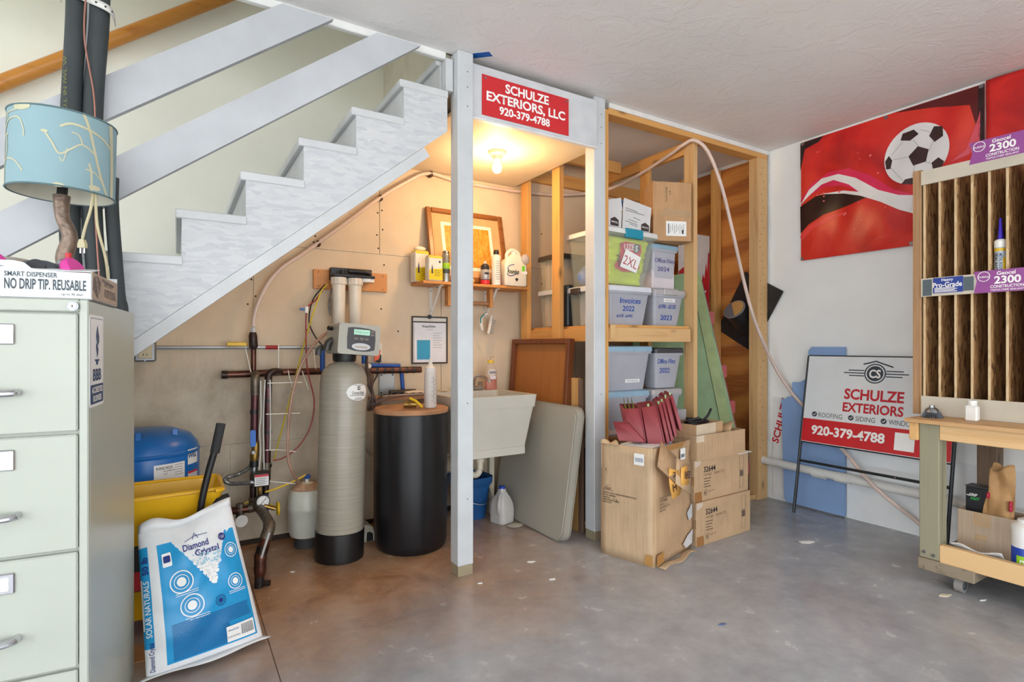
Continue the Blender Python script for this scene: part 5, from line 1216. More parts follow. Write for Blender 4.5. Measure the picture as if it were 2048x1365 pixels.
MB().sphere((0, 0, .002), .05, 12, 6, (1.2, .9, .12)).build('sawdust_pile', M((206, 196, 178), .9, bmp=1, bscale=120), label='little heap of pale crumbs on the floor by the plastic jug', cat='crumbs').location = (1.915, 3.09, .004)

# folding table leaning on the partition
TB = M((160, 156, 144), .4, var=.05, scale=3)
fx_ = T('folding_table', 'grey-beige folding table stood on edge against the partition', 'folding table', (2.0, 3.06, .0), rot=(0, R(8.5), 0))
FT = FR((0, 0, .02), (0, 1, 0), (0, 0, 1))
out = rr(-.41, -.02, .42, .805, .07, 7)
MB(FT).prism(out, -.022, .022).build('top', TB, fx_)
MB(FT).prism(rr(-.415, -.02, .425, .81, .072, 7), .0225, .03).build('edge_band', M((150, 146, 134), .4), fx_)
MB(FT).prism(rr(-.40, -.01, .41, .79, .068, 7), -.03, -.0225).build('face_sheet', M((166, 162, 150), .4, var=.05, scale=2), fx_)
for y in (-.3, .3): MB().tube([(.05, y, .06), (.05, y, .72)], .012, 8).build('folded_leg', M((90, 88, 84), .5), fx_)
# framed wooden panel behind it
wp_ = T('wooden_panel', 'brown framed wooden panel leaning against the studs behind the folding table', 'wooden panel', (2.135, 3.22, .0), rot=(0, R(4.2), 0))
WPM = wood((168, 106, 50), (146, 86, 36), 2, .7, .5, False); WPF = wood((112, 58, 24), (88, 42, 16), 2, .8, .5, False)
MB().box(-.004, -.33, .02, .006, .33, 1.22).build('panel', WPM, wp_)
for a in ((-.36, -.325, 0, 1.25), (.325, .36, 0, 1.25)): MB().box(-.035, a[0], a[2], .012, a[1], a[3], .003).build('frame', WPF, wp_)
for a in ((0, .035), (1.215, 1.25)): MB().box(-.035, -.325, a[0], .012, .325, a[1], .003).build('frame', WPF, wp_)
o = MB(FR((2.215, 2.815, .0), (0, 1, 0), (0, 0, 1))).prism([(-.03, 0), (.04, 0), (.04, .99), (-.03, .99)], -.012, .012).build('pale_plank', wood((206, 160, 100), (180, 130, 74), 2, 1), label='pale upright plank next to the wooden panel', cat='plank')
o.data.transform(Matrix.Translation((-2.215, -2.815, 0))); o.location = (2.215, 2.815, 0)
o = MB().box(-.01, -.02, 0, .01, .02, .985, .002).build('grey_plank', wood((120, 96, 80), (96, 74, 60), 2, 1), label='weathered grey upright plank beside the pale plank', cat='plank'); o.location = (2.213, 2.762, 0)
# ================================================================ CLOSET: shelves, bins, boards
cs = T('closet_shelf', 'pine shelf with front rail holding the storage bins', 'shelf', (2.70, 2.9, 1.336))
MB().box(-.36, -.27, -.018, .37, .66, 0, .001).build('board', SX, cs)
MB().box(-.381, -.285, -.11, .372, -.247, -.0185, .003).build('front_rail', PALEX, cs)
MB().box(-.381, -.30, -.095, -.34, -.2855, -.002, .002).build('cleat', PALEX, cs)
cl = T('lower_shelf', 'rough lower shelf behind the tall open cardboard box', 'shelf', (2.70, 2.9, .605))
MB().box(-.36, -.22, -.02, .40, .6, 0, .001).build('board', wood((150, 104, 66), (120, 78, 46), 0, 1), cl)
for y in (-.2, .5): MB().box(-.38, y, -.06, .405, y+.038, -.0205, .002).build('cross_rail', SX, cl)
for x, y in ((-.34, -.16), (.36, -.16), (-.34, .52), (.36, .52)): MB().box(x-.018, y-.018, -.605, x+.018, y+.018, -.0605, .002).build('leg', SZ, cl)

def frus(b, z0, a0, z1, a1):
    n_ = len(a0); b.add([(x, y, z0) for x, y in a0]+[(x, y, z1) for x, y in a1], [(i, (i+1) % n_, n_+(i+1) % n_, n_+i) for i in range(n_)])
def bin_(x0, x1, y0, y1, z, h_, lab, body, lid, latch=None, tap=.03, rot=None, rz=0, lidh=.03, grp='clear plastic storage bins in the closet', flat=False):
    w, d_ = (x1-x0)/2, (y1-y0)/2
    t = T('storage_bin', lab, 'storage bin', ((x0+x1)/2, (y0+y1)/2, z), rz, grp, rot)
    b = MB(); q = lambda k, r_=.02: rr(-w+k, -d_+k, w-k, d_-k, r_, 4)
    hb = h_-lidh
    frus(b, 0, q(tap+.012), hb, q(.012)); frus(b, hb, q(.012), hb, q(.015)); frus(b, hb, q(.015), .004, q(tap+.015)); b.add([(x, y, 0) for x, y in q(tap+.012)], [tuple(range(20))]); b.build('tub', body, t)
    b = MB(); frus(b, hb-.022, q(.004), hb, q(.002)); frus(b, hb-.022, q(.004), hb-.022, q(.012)); b.build('rim', body, t)
    b = MB(); frus(b, hb-.006, q(-.002), h_-.006, q(0)); frus(b, h_-.006, q(0), h_, q(.008)); b.add([(x, y, h_) for x, y in q(.008)], [tuple(range(20))]); b.add([(x, y, hb+.001) for x, y in q(.002)], [tuple(range(20))]); b.build('lid', lid, t)
    if latch:
        MB().box(-w*.34, -d_-.012, hb-.03, w*.34, -d_+.012, h_+.002, .006).build('latch', latch, t)
    k = tap/hb
    F = FR((0, -d_+tap+.0115, 0), (1, 0, 0), (0, -k, 1))
    return t, F, w, d_, hb
CLEAR = M((206, 208, 220), .28, var=.03, alpha=.62); SMOKE = M((182, 184, 194), .32, var=.04, alpha=.84); LIDW = M((214, 218, 226), .35, var=.03); LIDB = M((150, 184, 206), .35); LIDG = M((176, 172, 172), .4)
MARK = M((34, 80, 166), .5, var=0); MARK2 = M((92, 88, 150), .5, var=0)
CLG = M((222, 230, 216), .12, var=.02, alpha=.13)
t, F, w, d_, hb = bin_(2.355, 2.745, 2.66, 2.86, 1.337, .258, 'clear bin marked Invoices 2022 in blue pen on the shelf', SMOKE, LIDW)
txt(t, 'Invoices', F, .01, .165, .038, MARK, w=.185, bold=.012, dz=.002, shear=.05); txt(t, '2022', F, .0, .112, .034, MARK, w=.105, bold=.015, dz=.002); txt(t, '#1570 - #1995', F, -.03, .062, .02, MARK, w=.14, bold=.01, dz=.002)
t, F, w, d_, hb = bin_(2.775, 3.095, 2.675, 2.87, 1.337, .255, 'clear bin marked 2023 in blue pen with a small white label', SMOKE, LIDG)
MB().box(-.07, -d_-.01, hb-.012, .07, -d_+.01, hb+.034, .006).build('handle', LIDG, t)
decal(t, 'paper_label', rr(-.05, .17, .06, .195, .001), F, PAPER, .002); txt(t, 'INVOICES -', F, .005, .182, .012, GREYINK, w=.08, dz=.0028)
txt(t, '#1996 - #2120', F, -.01, .14, .03, MARK, w=.17, bold=.008, dz=.002); txt(t, '2023', F, -.01, .062, .036, MARK, w=.115, bold=.015, dz=.002)
# 2XL bin
t, F, w, d_, hb = bin_(2.335, 2.79, 2.655, 2.855, 1.602, .365, 'large clear bin of lime shirts labelled 2XL with a teal latch', CLG, M((222, 224, 222), .35), M((22, 142, 168), .4), .05, rot=(0, R(1.2), 0))
LIME = M((196, 214, 52), .7, var=.12, scale=14)
sh_ = T('shirt_pile', 'lime-yellow shirts with a red logo packed in the 2XL bin', 'shirts', (2.557, 2.755, 1.612), rot=(0, R(1.2), 0))
def pile(u, v, w=.172, d=.055, h_=.30):
    return None
b = MB(); NZ = 22; PR = []
for j in range(NZ+1):
    z = .30*j/NZ; wob = .004*math.sin(j*1.9)+.003*math.sin(j*.7+1); a, c_ = .146+.036*j/NZ+wob, .023+.042*j/NZ+wob
    PR.append([(x+.003*math.sin(9*z*30+x*40), y+.004*math.sin(x*37+j*.8), z) for x, y in rr(-a, -c_, a, c_, .03, 6)])
m_ = len(PR[0])
b.add([p for r_ in PR for p in r_], [(k*m_+i, k*m_+(i+1) % m_, (k+1)*m_+(i+1) % m_, (k+1)*m_+i) for k in range(NZ) for i in range(m_)]+[tuple(range(NZ*m_, (NZ+1)*m_))]); b.build('folded_shirts', LIME, sh_)
Fb2 = FR((-.02, -.024, -.04), (1, 0, 0), (0, -.14, 1)) @ Matrix.Scale(1.28, 4)
lg = decal(sh_, 'shirt_logo', [(-.055, .235), (-.02, .25), (.09, .245), (.10, .215), (.092, .17), (.098, .12), (.07, .10), (-.02, .095), (-.07, .11), (-.075, .125), (-.05, .16), (-.045, .2)], Fb2, M((206, 60, 84), .6, var=0), .004)
decal(lg, 'logo_disc', circ(.062, .222, .024, n=18), Fb2, M((70, 84, 92), .6, var=0), .0048); txt(lg, 'S', Fb2, .062, .222, .03, WHITEINK, bold=.03, dz=.0056)
txt(lg, 'UZE', Fb2, .01, .225, .03, M((236, 220, 220), .6, var=0), w=.07, bold=.03, dz=.0056, rot=5); txt(lg, '9', Fb2, -.042, .23, .022, INK, dz=.0056, rot=-70); txt(lg, '788', Fb2, -.05, .15, .024, INK, w=.07, bold=.01, dz=.0056, rot=-72)
FF = F @ Matrix.Translation((.0, .16, .0)) @ Matrix.Rotation(R(-14), 4, 'Z') @ Matrix.Diagonal((1.3, 1.3, 1, 1))
sl = decal(t, 'paper_label', [(-.055, -.045), (.065, -.04), (.065, .045), (-.05, .05)], FF, PAPER, .003); txt(sl, '2XL', FF, .005, .0, .048, M((176, 60, 70), .5, var=0), w=.10, bold=-.004, dz=.004)
# office files 2024
t, F, w, d_, hb = bin_(2.835, 3.10, 2.745, 2.93, 1.593, .328, 'clear bin marked Office Files 2024 under the brown carton', CLEAR, LIDB, None, .015)
MB().box(-.112, -.07, .01, .112, .07, .27, .01).build('papers', M((214, 206, 212), .8, var=.05), t)
txt(t, 'Office Files', F, .0, .215, .03, MARK2, w=.20, bold=.006, dz=.002, shear=.05); txt(t, '2024', F, -.01, .155, .033, MARK2, w=.12, bold=.006, dz=.002)
# lower rows
t, F, w, d_, hb = bin_(2.355, 2.765, 2.675, 2.87, .902, .297, 'translucent bin with a white printed invoice label below the shelf', SMOKE, LIDB)
decal(t, 'paper_label', rr(-.02, .052, .11, .075, .001), F, PAPER, .002); txt(t, '2018 INVOICES', F, .045, .0635, .012, GREYINK, w=.1, dz=.003)
t, F, w, d_, hb = bin_(2.79, 3.075, 2.675, 2.87, .905, .28, 'translucent bin marked Office Files 2022 with a dark lid below the shelf', SMOKE, M((62, 62, 66), .4))
txt(t, 'Office Files', F, -.02, .19, .034, MARK, w=.175, bold=.008, dz=.002); txt(t, '2022', F, -.03, .125, .036, MARK, w=.10, bold=.01, dz=.002)
t, F, w, d_, hb = bin_(2.355, 2.74, 2.675, 2.87, .606, .294, 'clear bin of papers with a blue lid at the bottom left of the closet', CLEAR, LIDB)
MB().box(-.15, -.06, .006, .15, .07, .24, .006).build('papers', M((222, 206, 196), .8, var=.05), t)
t, F, w, d_, hb = bin_(2.765, 3.06, 2.675, 2.87, .606, .294, 'cloudy bin with a grey lid behind the maroon folders', SMOKE, LIDG)
decal(t, 'paper_label', rr(-.06, .15, .04, .175, .001), F, PAPER, .002)
# bins seen through the studs
def folders(x, y0, y1, z, h_, n_, lab, wd=.228, cols=((232, 208, 184), (226, 196, 170), (238, 222, 206))):
    for k in range(n_):
        y = y0+(y1-y0)*k/max(1, n_-1)
        o = MB(FR((0, 0, 0), (1, 0, 0), (0, .06, 1))).prism([(-wd/2, 0), (wd/2, 0), (wd/2, h_-.012*(k % 3)), (-wd/2, h_-.01*(k % 2))], -.0035, .0035).build('file_folder', M(cols[k % 3], .8, key=k % 3), label=lab, cat='file folder', group=lab)
        o.location = (x, y, z)
bin_(2.35, 2.66, 3.19, 3.47, 1.337, .278, 'clear bin of files behind the studs, lower of two', CLG, LIDW, None, .012)
folders(2.505, 3.222, 3.412, 1.346, .232, 11, 'cream file folder standing in the lower bin behind the studs')
bin_(2.35, 2.66, 3.19, 3.47, 1.616, .26, 'clear bin of files with a dark lid behind the studs, upper of two', CLG, M((70, 62, 58), .4), None, .012)
folders(2.505, 3.222, 3.412, 1.625, .212, 11, 'cream file folder standing in the upper bin behind the studs')
t, F, w, d_, hb = bin_(2.35, 2.745, 2.885, 3.10, 1.337, .27, 'clear bin of papers with a dark handle just behind the white post', CLG, LIDW, None, .012)
MB().box(-w-.014, -.05, hb-.02, -w+.01, .05, hb+.02, .004).build('handle', M((66, 58, 58), .4), t)
folders(2.55, 2.918, 3.045, 1.346, .222, 9, 'pale file folder standing in the bin behind the white post', cols=((226, 222, 226), (236, 232, 230), (214, 206, 210)))
t, F, w, d_, hb = bin_(2.35, 2.77, 2.885, 3.12, 1.612, .37, 'clear bin of blue bags with a white lid beside the stud', CLG, M((230, 230, 230), .35), None, .03)
b = MB(); 
for k in range(7): b.sphere((-.12+.04*k, .02*math.sin(k*2), .07+.03*(k % 3)), .06, 12, 8, (1, .9, 1))
b.build('blue_bags', M((120, 146, 206), .4, var=.25, scale=14), t)
o = MB().box(-.03, -.034, 0, .03, .034, .30, .01).build('dark_bottle', M((44, 52, 60), .3), label='dark blue bottle in the gap between the studs and bins', cat='bottle'); o.location = (2.40, 3.147, 1.337)
o = MB().box(-.02, -.02, 0, .02, .018, .25, .006).build('lime_bottle', M((206, 208, 40), .4), label='narrow lime-yellow bottle in front of the dark blue bottle', cat='bottle'); o.location = (2.332, 3.155, 1.337)
o = MB().box(-.16, -.10, 0, .16, .10, .5, .01).build('dark_crate', M((34, 40, 44), .5), label='dark crate on the floor behind the white post', cat='crate'); o.location = (2.50, 2.86, .001)
# white carton on the 2XL bin
wc = T('white_carton', 'open white carton with black house logos on top of the 2XL bin', 'box', (2.56, 2.755, 1.972), rot=(0, R(1.2), 0))
WCM = M((214, 214, 214), .6, var=.03)
MB(FR((0, -.075, 0), (1, .04, 0), (0, 0, 1))).prism([(-.205, 0), (-.085, 0), (-.08, .10), (-.085, .105), (-.075, .12), (-.09, .195), (-.20, .165)], -.003, 0).build('side_panel', WCM, wc)
MB(FR((0, -.078, 0), (1, 0, 0), (0, 0, 1))).prism([(-.075, 0), (.175, 0), (.18, .09), (.188, .17), (-.06, .20), (-.066, .17)], -.003, 0).build('front_panel', WCM, wc)
MB().box(-.2, -.07, 0, .17, .07, .004).build('base', WCM, wc); MB().box(.168, -.074, .004, .172, .07, .15).build('end_panel', WCM, wc); MB().box(-.2, .066, .004, .168, .07, .15).build('back_panel', WCM, wc)
MB().box(-.205, -.07, .004, -.2005, .065, .15).build('end_panel', M((214, 170, 130), .7), wc)
Fw = FR((0, -.0782, 0), (1, 0, 0), (0, 0, 1)); Fw2 = FR((0, -.0753, 0), (1, .04, 0), (0, 0, 1)); DKB = M((58, 52, 52), .5, var=0)
for F_, x in ((Fw, .13), (Fw2, -.145)):
    decal(wc, 'house_logo', [(x-.036, .004), (x+.036, .004), (x+.036, .045), (x, .062), (x-.036, .045)], F_, DKB, .001); txt(wc, 'MASTIC', F_, x, .028, .011, WHITEINK, w=.055, bold=.02, dz=.002, rot=-4)
for y, x0, x1 in ((.128, -.05, .06), (.114, -.05, .12), (.074, .02, .085), (.056, -.02, .06), (.042, -.05, .06), (.028, -.01, .06)): stroke(wc, 'small_print', Fw, [(x0, y+.008), (x1, y-.004)], .004, GREYINK, .001)
MB(FR((-.02, -.02, .165), (1, -.1, -.12), (.1, .5, 1))).prism(rr(-.05, -.03, .05, .035, .01), 0, .012).build('blue_wrapper', M((20, 110, 196), .4), wc)
MB(FR((-.105, -.03, .16), (1, -.1, 0), (0, .3, 1))).prism(rr(-.03, -.06, .02, .03, .01), 0, .01).build('blue_wrapper', M((26, 90, 140), .4), wc)
# brown carton
bc = T('brown_carton', 'plain brown carton with a shipping label on top of the stacked bins', 'box', (3.062, 2.60, 1.928), -22)
CBM = cardboard((190, 148, 104))
MB().box(-.285, 0, 0, 0, .15, .41, .003).build('carton', CBM, bc)
Fc = FR((0, 0, 0), (1, 0, 0), (0, 0, 1))
lb2 = decal(bc, 'shipping_label', rr(-.19, .035, -.04, .137, .001), Fc, PAPER, .001)
for k in range(9): stroke(lb2, 'small_print', Fc, [(-.172+.014*k, .05+.01*(k % 3)), (-.172+.014*k, .12-.012*(k % 2))], .003 if k else .009, GREYINK, .002)
decal(lb2, 'barcode', rr(-.073, .05, -.061, .078, .0005), Fc, INK, .002)
txt(bc, 'Bathrooms', Fc, -.185, .32, .016, INK, w=.10, rot=-90); txt(bc, '#15', Fc, -.16, .335, .014, INK, rot=-90)
decal(bc, 'packing_tape', [(-.23, .175), (-.01, .16), (-.01, .215), (-.2, .225)], Fc, M((204, 170, 130), .2, var=.05, alpha=.6), .0006)
# green boards
GRN = M((138, 164, 122), .6, var=.14, scale=5, bmp=.1)
gb = T('green_board', 'large pale green painted board leaning in the closet corner', 'board', (3.43, 3.0, .0), rot=(0, 0, 0))
gu = Vector((-.72, .694, 0)).normalized(); g0 = Vector((3.70, 2.735, .0))
FGb = FR(g0-Vector((3.43, 3.0, 0)), -gu, (0, 0, 1))       # x to the right along the board, y up
SG = lambda t_: -t_*.806
MB(FGb).prism([(SG(.95), .045), (.085, .045), (.095, .10), (.09, .22), (SG(.30), 1.74), (SG(.325), 1.785), (SG(.42), 1.78), (SG(.95), 1.72)], -.012, 0).build('board', GRN, gb)
for a in ((.0, .10, 1.70),):
    MB(FGb).prism([(.0, .10), (.075, .11), (SG(.315), 1.76), (SG(.40), 1.76)], .0005, .012).build('batten', M((150, 166, 112), .6, var=.15, scale=7), gb)
rb = T('red_edged_board', 'dark red edged board with red blocks behind the green board', 'board', (3.43, 3.02, .0))
FRb = FR(g0-Vector((3.43, 3.02, 0))+Vector((.012, .018, 0)), -gu, (0, 0, 1)); MAR = M((142, 62, 66), .6, var=.1)
MB(FRb).prism([(SG(.6), .045), (.108, .045), (.115, .18), (SG(.28), 1.72), (SG(.6), 1.72)], -.01, 0).build('sheet', MAR, rb)
for z, f in ((1.42, .69), (1.0, .42), (.72, .30), (.25, .07)):
    x = .118-(.118+.806*.28)*(z-.18)/1.54; MB(FRb).prism(rr(x-.02, z-.05, x+.022, z+.05, .014), -.016, .006).build('red_block', M((170, 70, 74), .6), rb)
# torn red and white sign
ts = T('torn_sign', 'torn red and white sign sheet standing at the back of the closet', 'sign', (3.625, 3.048, .04))
MB().box(-.19, 0, 0, .185, .004, 2.08).build('sheet', M((204, 196, 190), .6, var=.08), ts)
Ft = FR((0, 0, 0), (1, 0, 0), (0, 0, 1))
spl = [(-.188, 1.0), (.182, 1.0), (.182, 1.95), (.165, 1.93), (.155, 1.78), (.14, 1.86), (.12, 1.72), (.1, 1.76), (.08, 1.66), (.06, 1.74), (.03, 1.63), (.0, 1.72), (-.03, 1.66), (-.06, 1.78), (-.1, 1.7), (-.13, 1.8), (-.188, 1.76)]
decal(ts, 'red_splash', spl, Ft, M((176, 24, 36), .5), .0008)
txt(ts, 'EX', Ft, .09, 1.58, .085, PAPER, w=.11, bold=.03, dz=.002); txt(ts, 'RS', Ft, -.12, 1.55, .08, PAPER, w=.10, bold=.03, dz=.002)
# pipe flashing boot
fl_ = T('pipe_flashing', 'black rubber pipe flashing hung against the plywood', 'pipe flashing', (3.969, 2.79, 1.48))
Ffl = FR((0, 0, 0), (0, -1, 0), (0, 0, 1)); ang = R(30)
FBK = M((40, 40, 42), .45, var=.2, scale=9)
Fr_ = Ffl @ Matrix.Rotation(R(-30), 4, 'Z')
MB(Fr_).prism(rr(-.19, -.27, .19, .27, .004, 2), 0, .004).build('apron', FBK, fl_)
ax = Vector((-.80, .0, .60)).normalized()
bo = Vector((-.005, .03, -.09))
b = MB(); n_ = 32; v1 = Vector((0, 1, 0)); v2 = ax.cross(v1); rg = []
for k in range(9):
    f = k/8; r_ = .112-.024*min(1, f*2.2)
    for i in range(n_):
        a = 2*PI*i/n_; lo_ = Vector((-.005, .03+r_*math.cos(a), -.09-r_*math.sin(a)*1.0)); hi_ = bo+ax*.17+(v1*math.cos(a)+v2*math.sin(a))*r_
        rg.append(lo_.lerp(hi_, f))
b.add(rg, [(k*n_+i, k*n_+(i+1) % n_, (k+1)*n_+(i+1) % n_, (k+1)*n_+i) for k in range(8) for i in range(n_)]); b.build('boot', FBK, fl_)
MB().tube([bo+ax*.168, bo+ax*.176], .091, 28).build('rim', M((140, 138, 136), .4), fl_)
MB().cyl(bo+ax*.1755, bo+ax*.1775, .083, n=28).build('opening', M((118, 116, 120), .6), fl_)
Fo = FR(bo+ax*.178, Vector((0, -1, 0)), ax.cross(Vector((0, -1, 0)))); 
MB(Fo).prism([p for p in circ(0, 0, .08, n=28) if p[0]*.85+p[1]*.5 > -.02], 0, .001).build('wood_disc', wood((206, 156, 90), (180, 128, 66), 1, 1), fl_)
# ================================================================ FLOOR BOXES
def cb_box(name, lab, loc, rz, w, d_, h_, mat, open_=False, th=.004, group=None):
    t = T(name, lab, 'box', loc, rz, group)
    if not open_: MB().box(0, 0, 0, w, d_, h_, .003).build('carton', mat, t); return t
    MB().box(0, 0, 0, w, th, h_).build('front_wall', mat, t); MB().box(0, d_-th, 0, w, d_, h_).build('back_wall', mat, t)
    MB().box(0, th, 0, th, d_-th, h_).build('side_wall', mat, t); MB().box(w-th, th, 0, w, d_-th, h_).build('side_wall', mat, t)
    MB().box(th, th, 0, w-th, d_-th, th).build('base', mat, t); return t
CB1 = cardboard((200, 172, 138)); CB2 = cardboard((172, 132, 92), 1); CB3 = cardboard((190, 158, 122), 2)
# tall open box; local x along its right face, y towards the back-left
an = math.degrees(math.atan2(2.222-2.111, 2.603-2.185))
tb = T('tall_carton', 'tall battered open cardboard box in front of the white post', 'box', (2.185, 2.111, 0), an)
BW, BD, BH = .432, .336, .645
CB1R = cardboard((190, 156, 120), 4)
b = MB(); b.grid(lambda u, v: (-.003*math.sin(5*v)+.012*math.sin(PI*v)*u*0, BD*u, BH*v*(1-.012*u)), 8, 12); b.build('left_wall', CB1, tb, thick=.004, off=0)
bulge = lambda u, v: .02*math.sin(PI*u)*math.sin(PI*v)+.012*math.sin(2.2*PI*v)*u
b = MB(); b.grid(lambda u, v: (BW*u+(.006*math.sin(2*PI*v)*u*u), -bulge(u, v), BH*v), 14, 18); b.build('right_wall', CB1R, tb, thick=.004, off=0)
MB().box(0, BD-.004, 0, BW, BD, BH-.02).build('back_wall', CB1, tb); MB().box(BW-.004, .004, 0, BW, BD-.004, BH-.01).build('far_wall', CB1, tb); MB().box(.004, .004, 0.002, BW-.004, BD-.004, .008).build('base', CB1, tb)
FLw = FR((-.004, 0, 0), (0, -1, 0), (0, 0, 1))      # left wall seen from outside; x from back corner towards front
L_ = lambda x, y: (x-BD, y)
BRI = M((66, 54, 46), .6, var=0)
def tl(s, x, y, h_, w=None, b_=.01): return txt(tb, s, FLw, -BD+x, y, h_, BRI, w=w, bold=b_, align='L', dz=.004)
decal(tb, 'barcode_label', rr(-.115, .545, -.052, .608, .001), FLw, PAPER, .0045)
for k in range(9): decal(tb, 'bar', rr(-.107+.0055*k, .562, -.1045+.0055*k, .585, .0005), FLw, M((110, 130, 150), .5, var=0), .0055)
stroke(tb, 'triangle_print', FLw, [(-BD+.018, .375), (-BD+.055, .405), (-BD+.092, .375), (-BD+.018, .375)], .002, BRI, .0045); tl('GGS', .035, .384, .012, .035)
for k, (s, w) in enumerate((('QUANTITY: 1 SIDE / 2 SIDES RANGER REBESTED WHITE', .22), ('REF NO. 88888888', .085), ('CARTON       #   1', .09), ('GROSS WEIGHT 20.31 KG', .11), ('MADE IN CHINA', .06))): tl(s, .016, .358-.0135*k, .0085, w, .015)
for x, y in ((.03, .49), (.10, .32)): tl('X', x, y, .02, .015, 0)
FRw = FR((0, -.008, 0), (1, 0, 0), (0, 0, 1))
for k, (s, w) in enumerate((('QUANTITY: 1 SIDE / 2 CASES RANGER', .15), ('REF NO. 88888888', .08), ('CARTON       #   1', .09), ('GROSS WEIGHT 20.31 KG', .11), ('MADE IN CHINA', .06))): txt(tb, s, FRw, .025, .375-.017*k, .011, BRI, w=w, bold=.015, align='L', dz=.018)
decal(tb, 'brown_tape', [(.03, BH-.03), (.30, BH-.03), (.36, BH), (.03, BH)], FRw, M((168, 120, 60), .3), .004)
decal(tb, 'barcode_label', rr(.27, .545, .33, .61, .001), FRw, PAPER, .012); 
for k in range(8): decal(tb, 'bar', rr(.276+.0058*k, .558, .279+.0058*k, .578, .0005), FRw, INK, .0128)
decal(tb, 'torn_patch', [(.335, .23), (.40, .275), (.405, .20), (.36, .18)], FRw, M((196, 196, 196), .6), .02); decal(tb, 'torn_patch', [(.29, .06), (.35, .10), (.415, .12), (.405, .04), (.33, .03)], FRw, M((206, 202, 200), .5, var=.1), .018)
decal(tb, 'corner_tape', [(.003, .012), (.08, .02), (.075, .075), (.003, .07)], FRw, M((178, 128, 66), .25), .012)
decal(tb, 'corner_tape', [(-.05, .01), (-.001, .01), (-.001, .07), (-.045, .065)], FLw, M((184, 138, 80), .25), .0045)
MB().grid(lambda u, v: (.02+.38*u, -.015-.045*v+.012*math.sin(9*u), .004+.006*math.sin(7*u+3*v)*v), 12, 3).build('torn_base_flap', CB1, tb, thick=.003)
# torn rim at the back-left corner
MB().grid(lambda u, v: (-.004+.03*v*math.sin(PI*u), BD-.12*u, BH-.01+.025*v*abs(math.sin(5*u+1))), 10, 3).build('torn_rim', CB1, tb, thick=.003)
# hanging flap
FFl = FR((.03, -.02, BH+.045), (.8, -.12, -.45), (.35, .25, .75))
fp = MB(); 
P0, P1, P2 = Vector((-.025, -.01, BH+.01)), Vector((.02, -.065, BH-.135)), None
A0, A1, A2 = Vector((.05, -.015, BH+.035)), Vector((.145, -.055, BH-.06)), Vector((.305, -.06, BH-.13))
B0, B1, B2 = Vector((-.035, -.04, BH-.085)), Vector((.075, -.085, BH-.185)), Vector((.235, -.095, BH-.275))
fp.add([A0, A1, B1, B0], [(0, 1, 2, 3)]); fp.build('flap', cardboard((176, 140, 104), 7), tb, thick=.005)
MB().add([A1, A2, B2, B1], [(0, 1, 2, 3)]).build('flap', cardboard((206, 174, 138), 8), tb, thick=.005)
for k in (.3, .45, .62): MB().tube([A0.lerp(A1, k)+Vector((0, -.004, 0)), B0.lerp(B1, k)+Vector((0, -.004, 0))], .002, 6).build('crease', CB2, tb)
for k in (.32, .6): MB().tube([A1.lerp(A2, k)+Vector((0, -.004, 0)), B1.lerp(B2, k)+Vector((0, -.004, 0))], .0018, 6).build('crease', CB2, tb)
# orange envelopes hanging from the flap
ORG = M((232, 172, 84), .55, var=.06)
wo = lambda v: Vector((2.185, 2.111, 0))+Matrix.Rotation(R(an), 3, 'Z') @ v
def env(pts, s, lab, sx):
    P = [wo(Vector(p)) for p in pts]; o_ = P[0]; t = T('orange_envelope', lab, 'envelope', tuple(o_), 0, 'orange envelopes')
    MB().add([p-o_ for p in P], [tuple(range(len(P)))]).build('sheet', ORG, t, thick=.003)
    u = (P[1]-P[0]).normalized(); F = FR((P[0]-o_)+Vector((0, -.004, 0)), u, Vector((0, 0, 1)))
    for s_, x, y, h_, r_ in s: txt(t, s_, F, x, y, h_, M((70, 44, 36), .5, var=0), bold=.02, dz=.003, rot=r_)
env([(.065, -.075, .375), (.145, -.078, .385), (.155, -.082, .43), (.13, -.078, .52), (.035, -.07, .545), (.04, -.07, .46)], [('H', .025, .062, .045, 4), ('C', .03, .128, .03, 190)], 'orange envelope lettered H hanging on the tall box, left one', .1)
env([(.135, -.092, .44), (.225, -.093, .425), (.228, -.09, .49), (.215, -.088, .535), (.15, -.085, .53)], [('BR', .05, .055, .042, 184)], 'orange envelope lettered BR hanging on the tall box, right one', .1)
# papers in the box
for k in range(5):
    o = MB(Matrix.Rotation(R(an+2*k-3), 4, 'Z')).box(-.13, -.10, 0, .13, .10, .0045, .001).build('paper_stack', PAPER if k != 3 else M((150, 190, 220), .6), label='white paper pad with blue edge in the tall open box', cat='paper pad', group='paper pads in the tall box'); o.location = wo(Vector((.155+.006*k, .145, .0)))+Vector((0, 0, BH-.032+.0052*k))
MB(Matrix.Rotation(R(an), 4, 'Z')).box(-.19, -.14, 0, .19, .14, .595, .004).build('filler_carton', CB3, label='plain inner carton filling the tall open box', cat='box').location = wo(Vector((.216, .168, .012)))
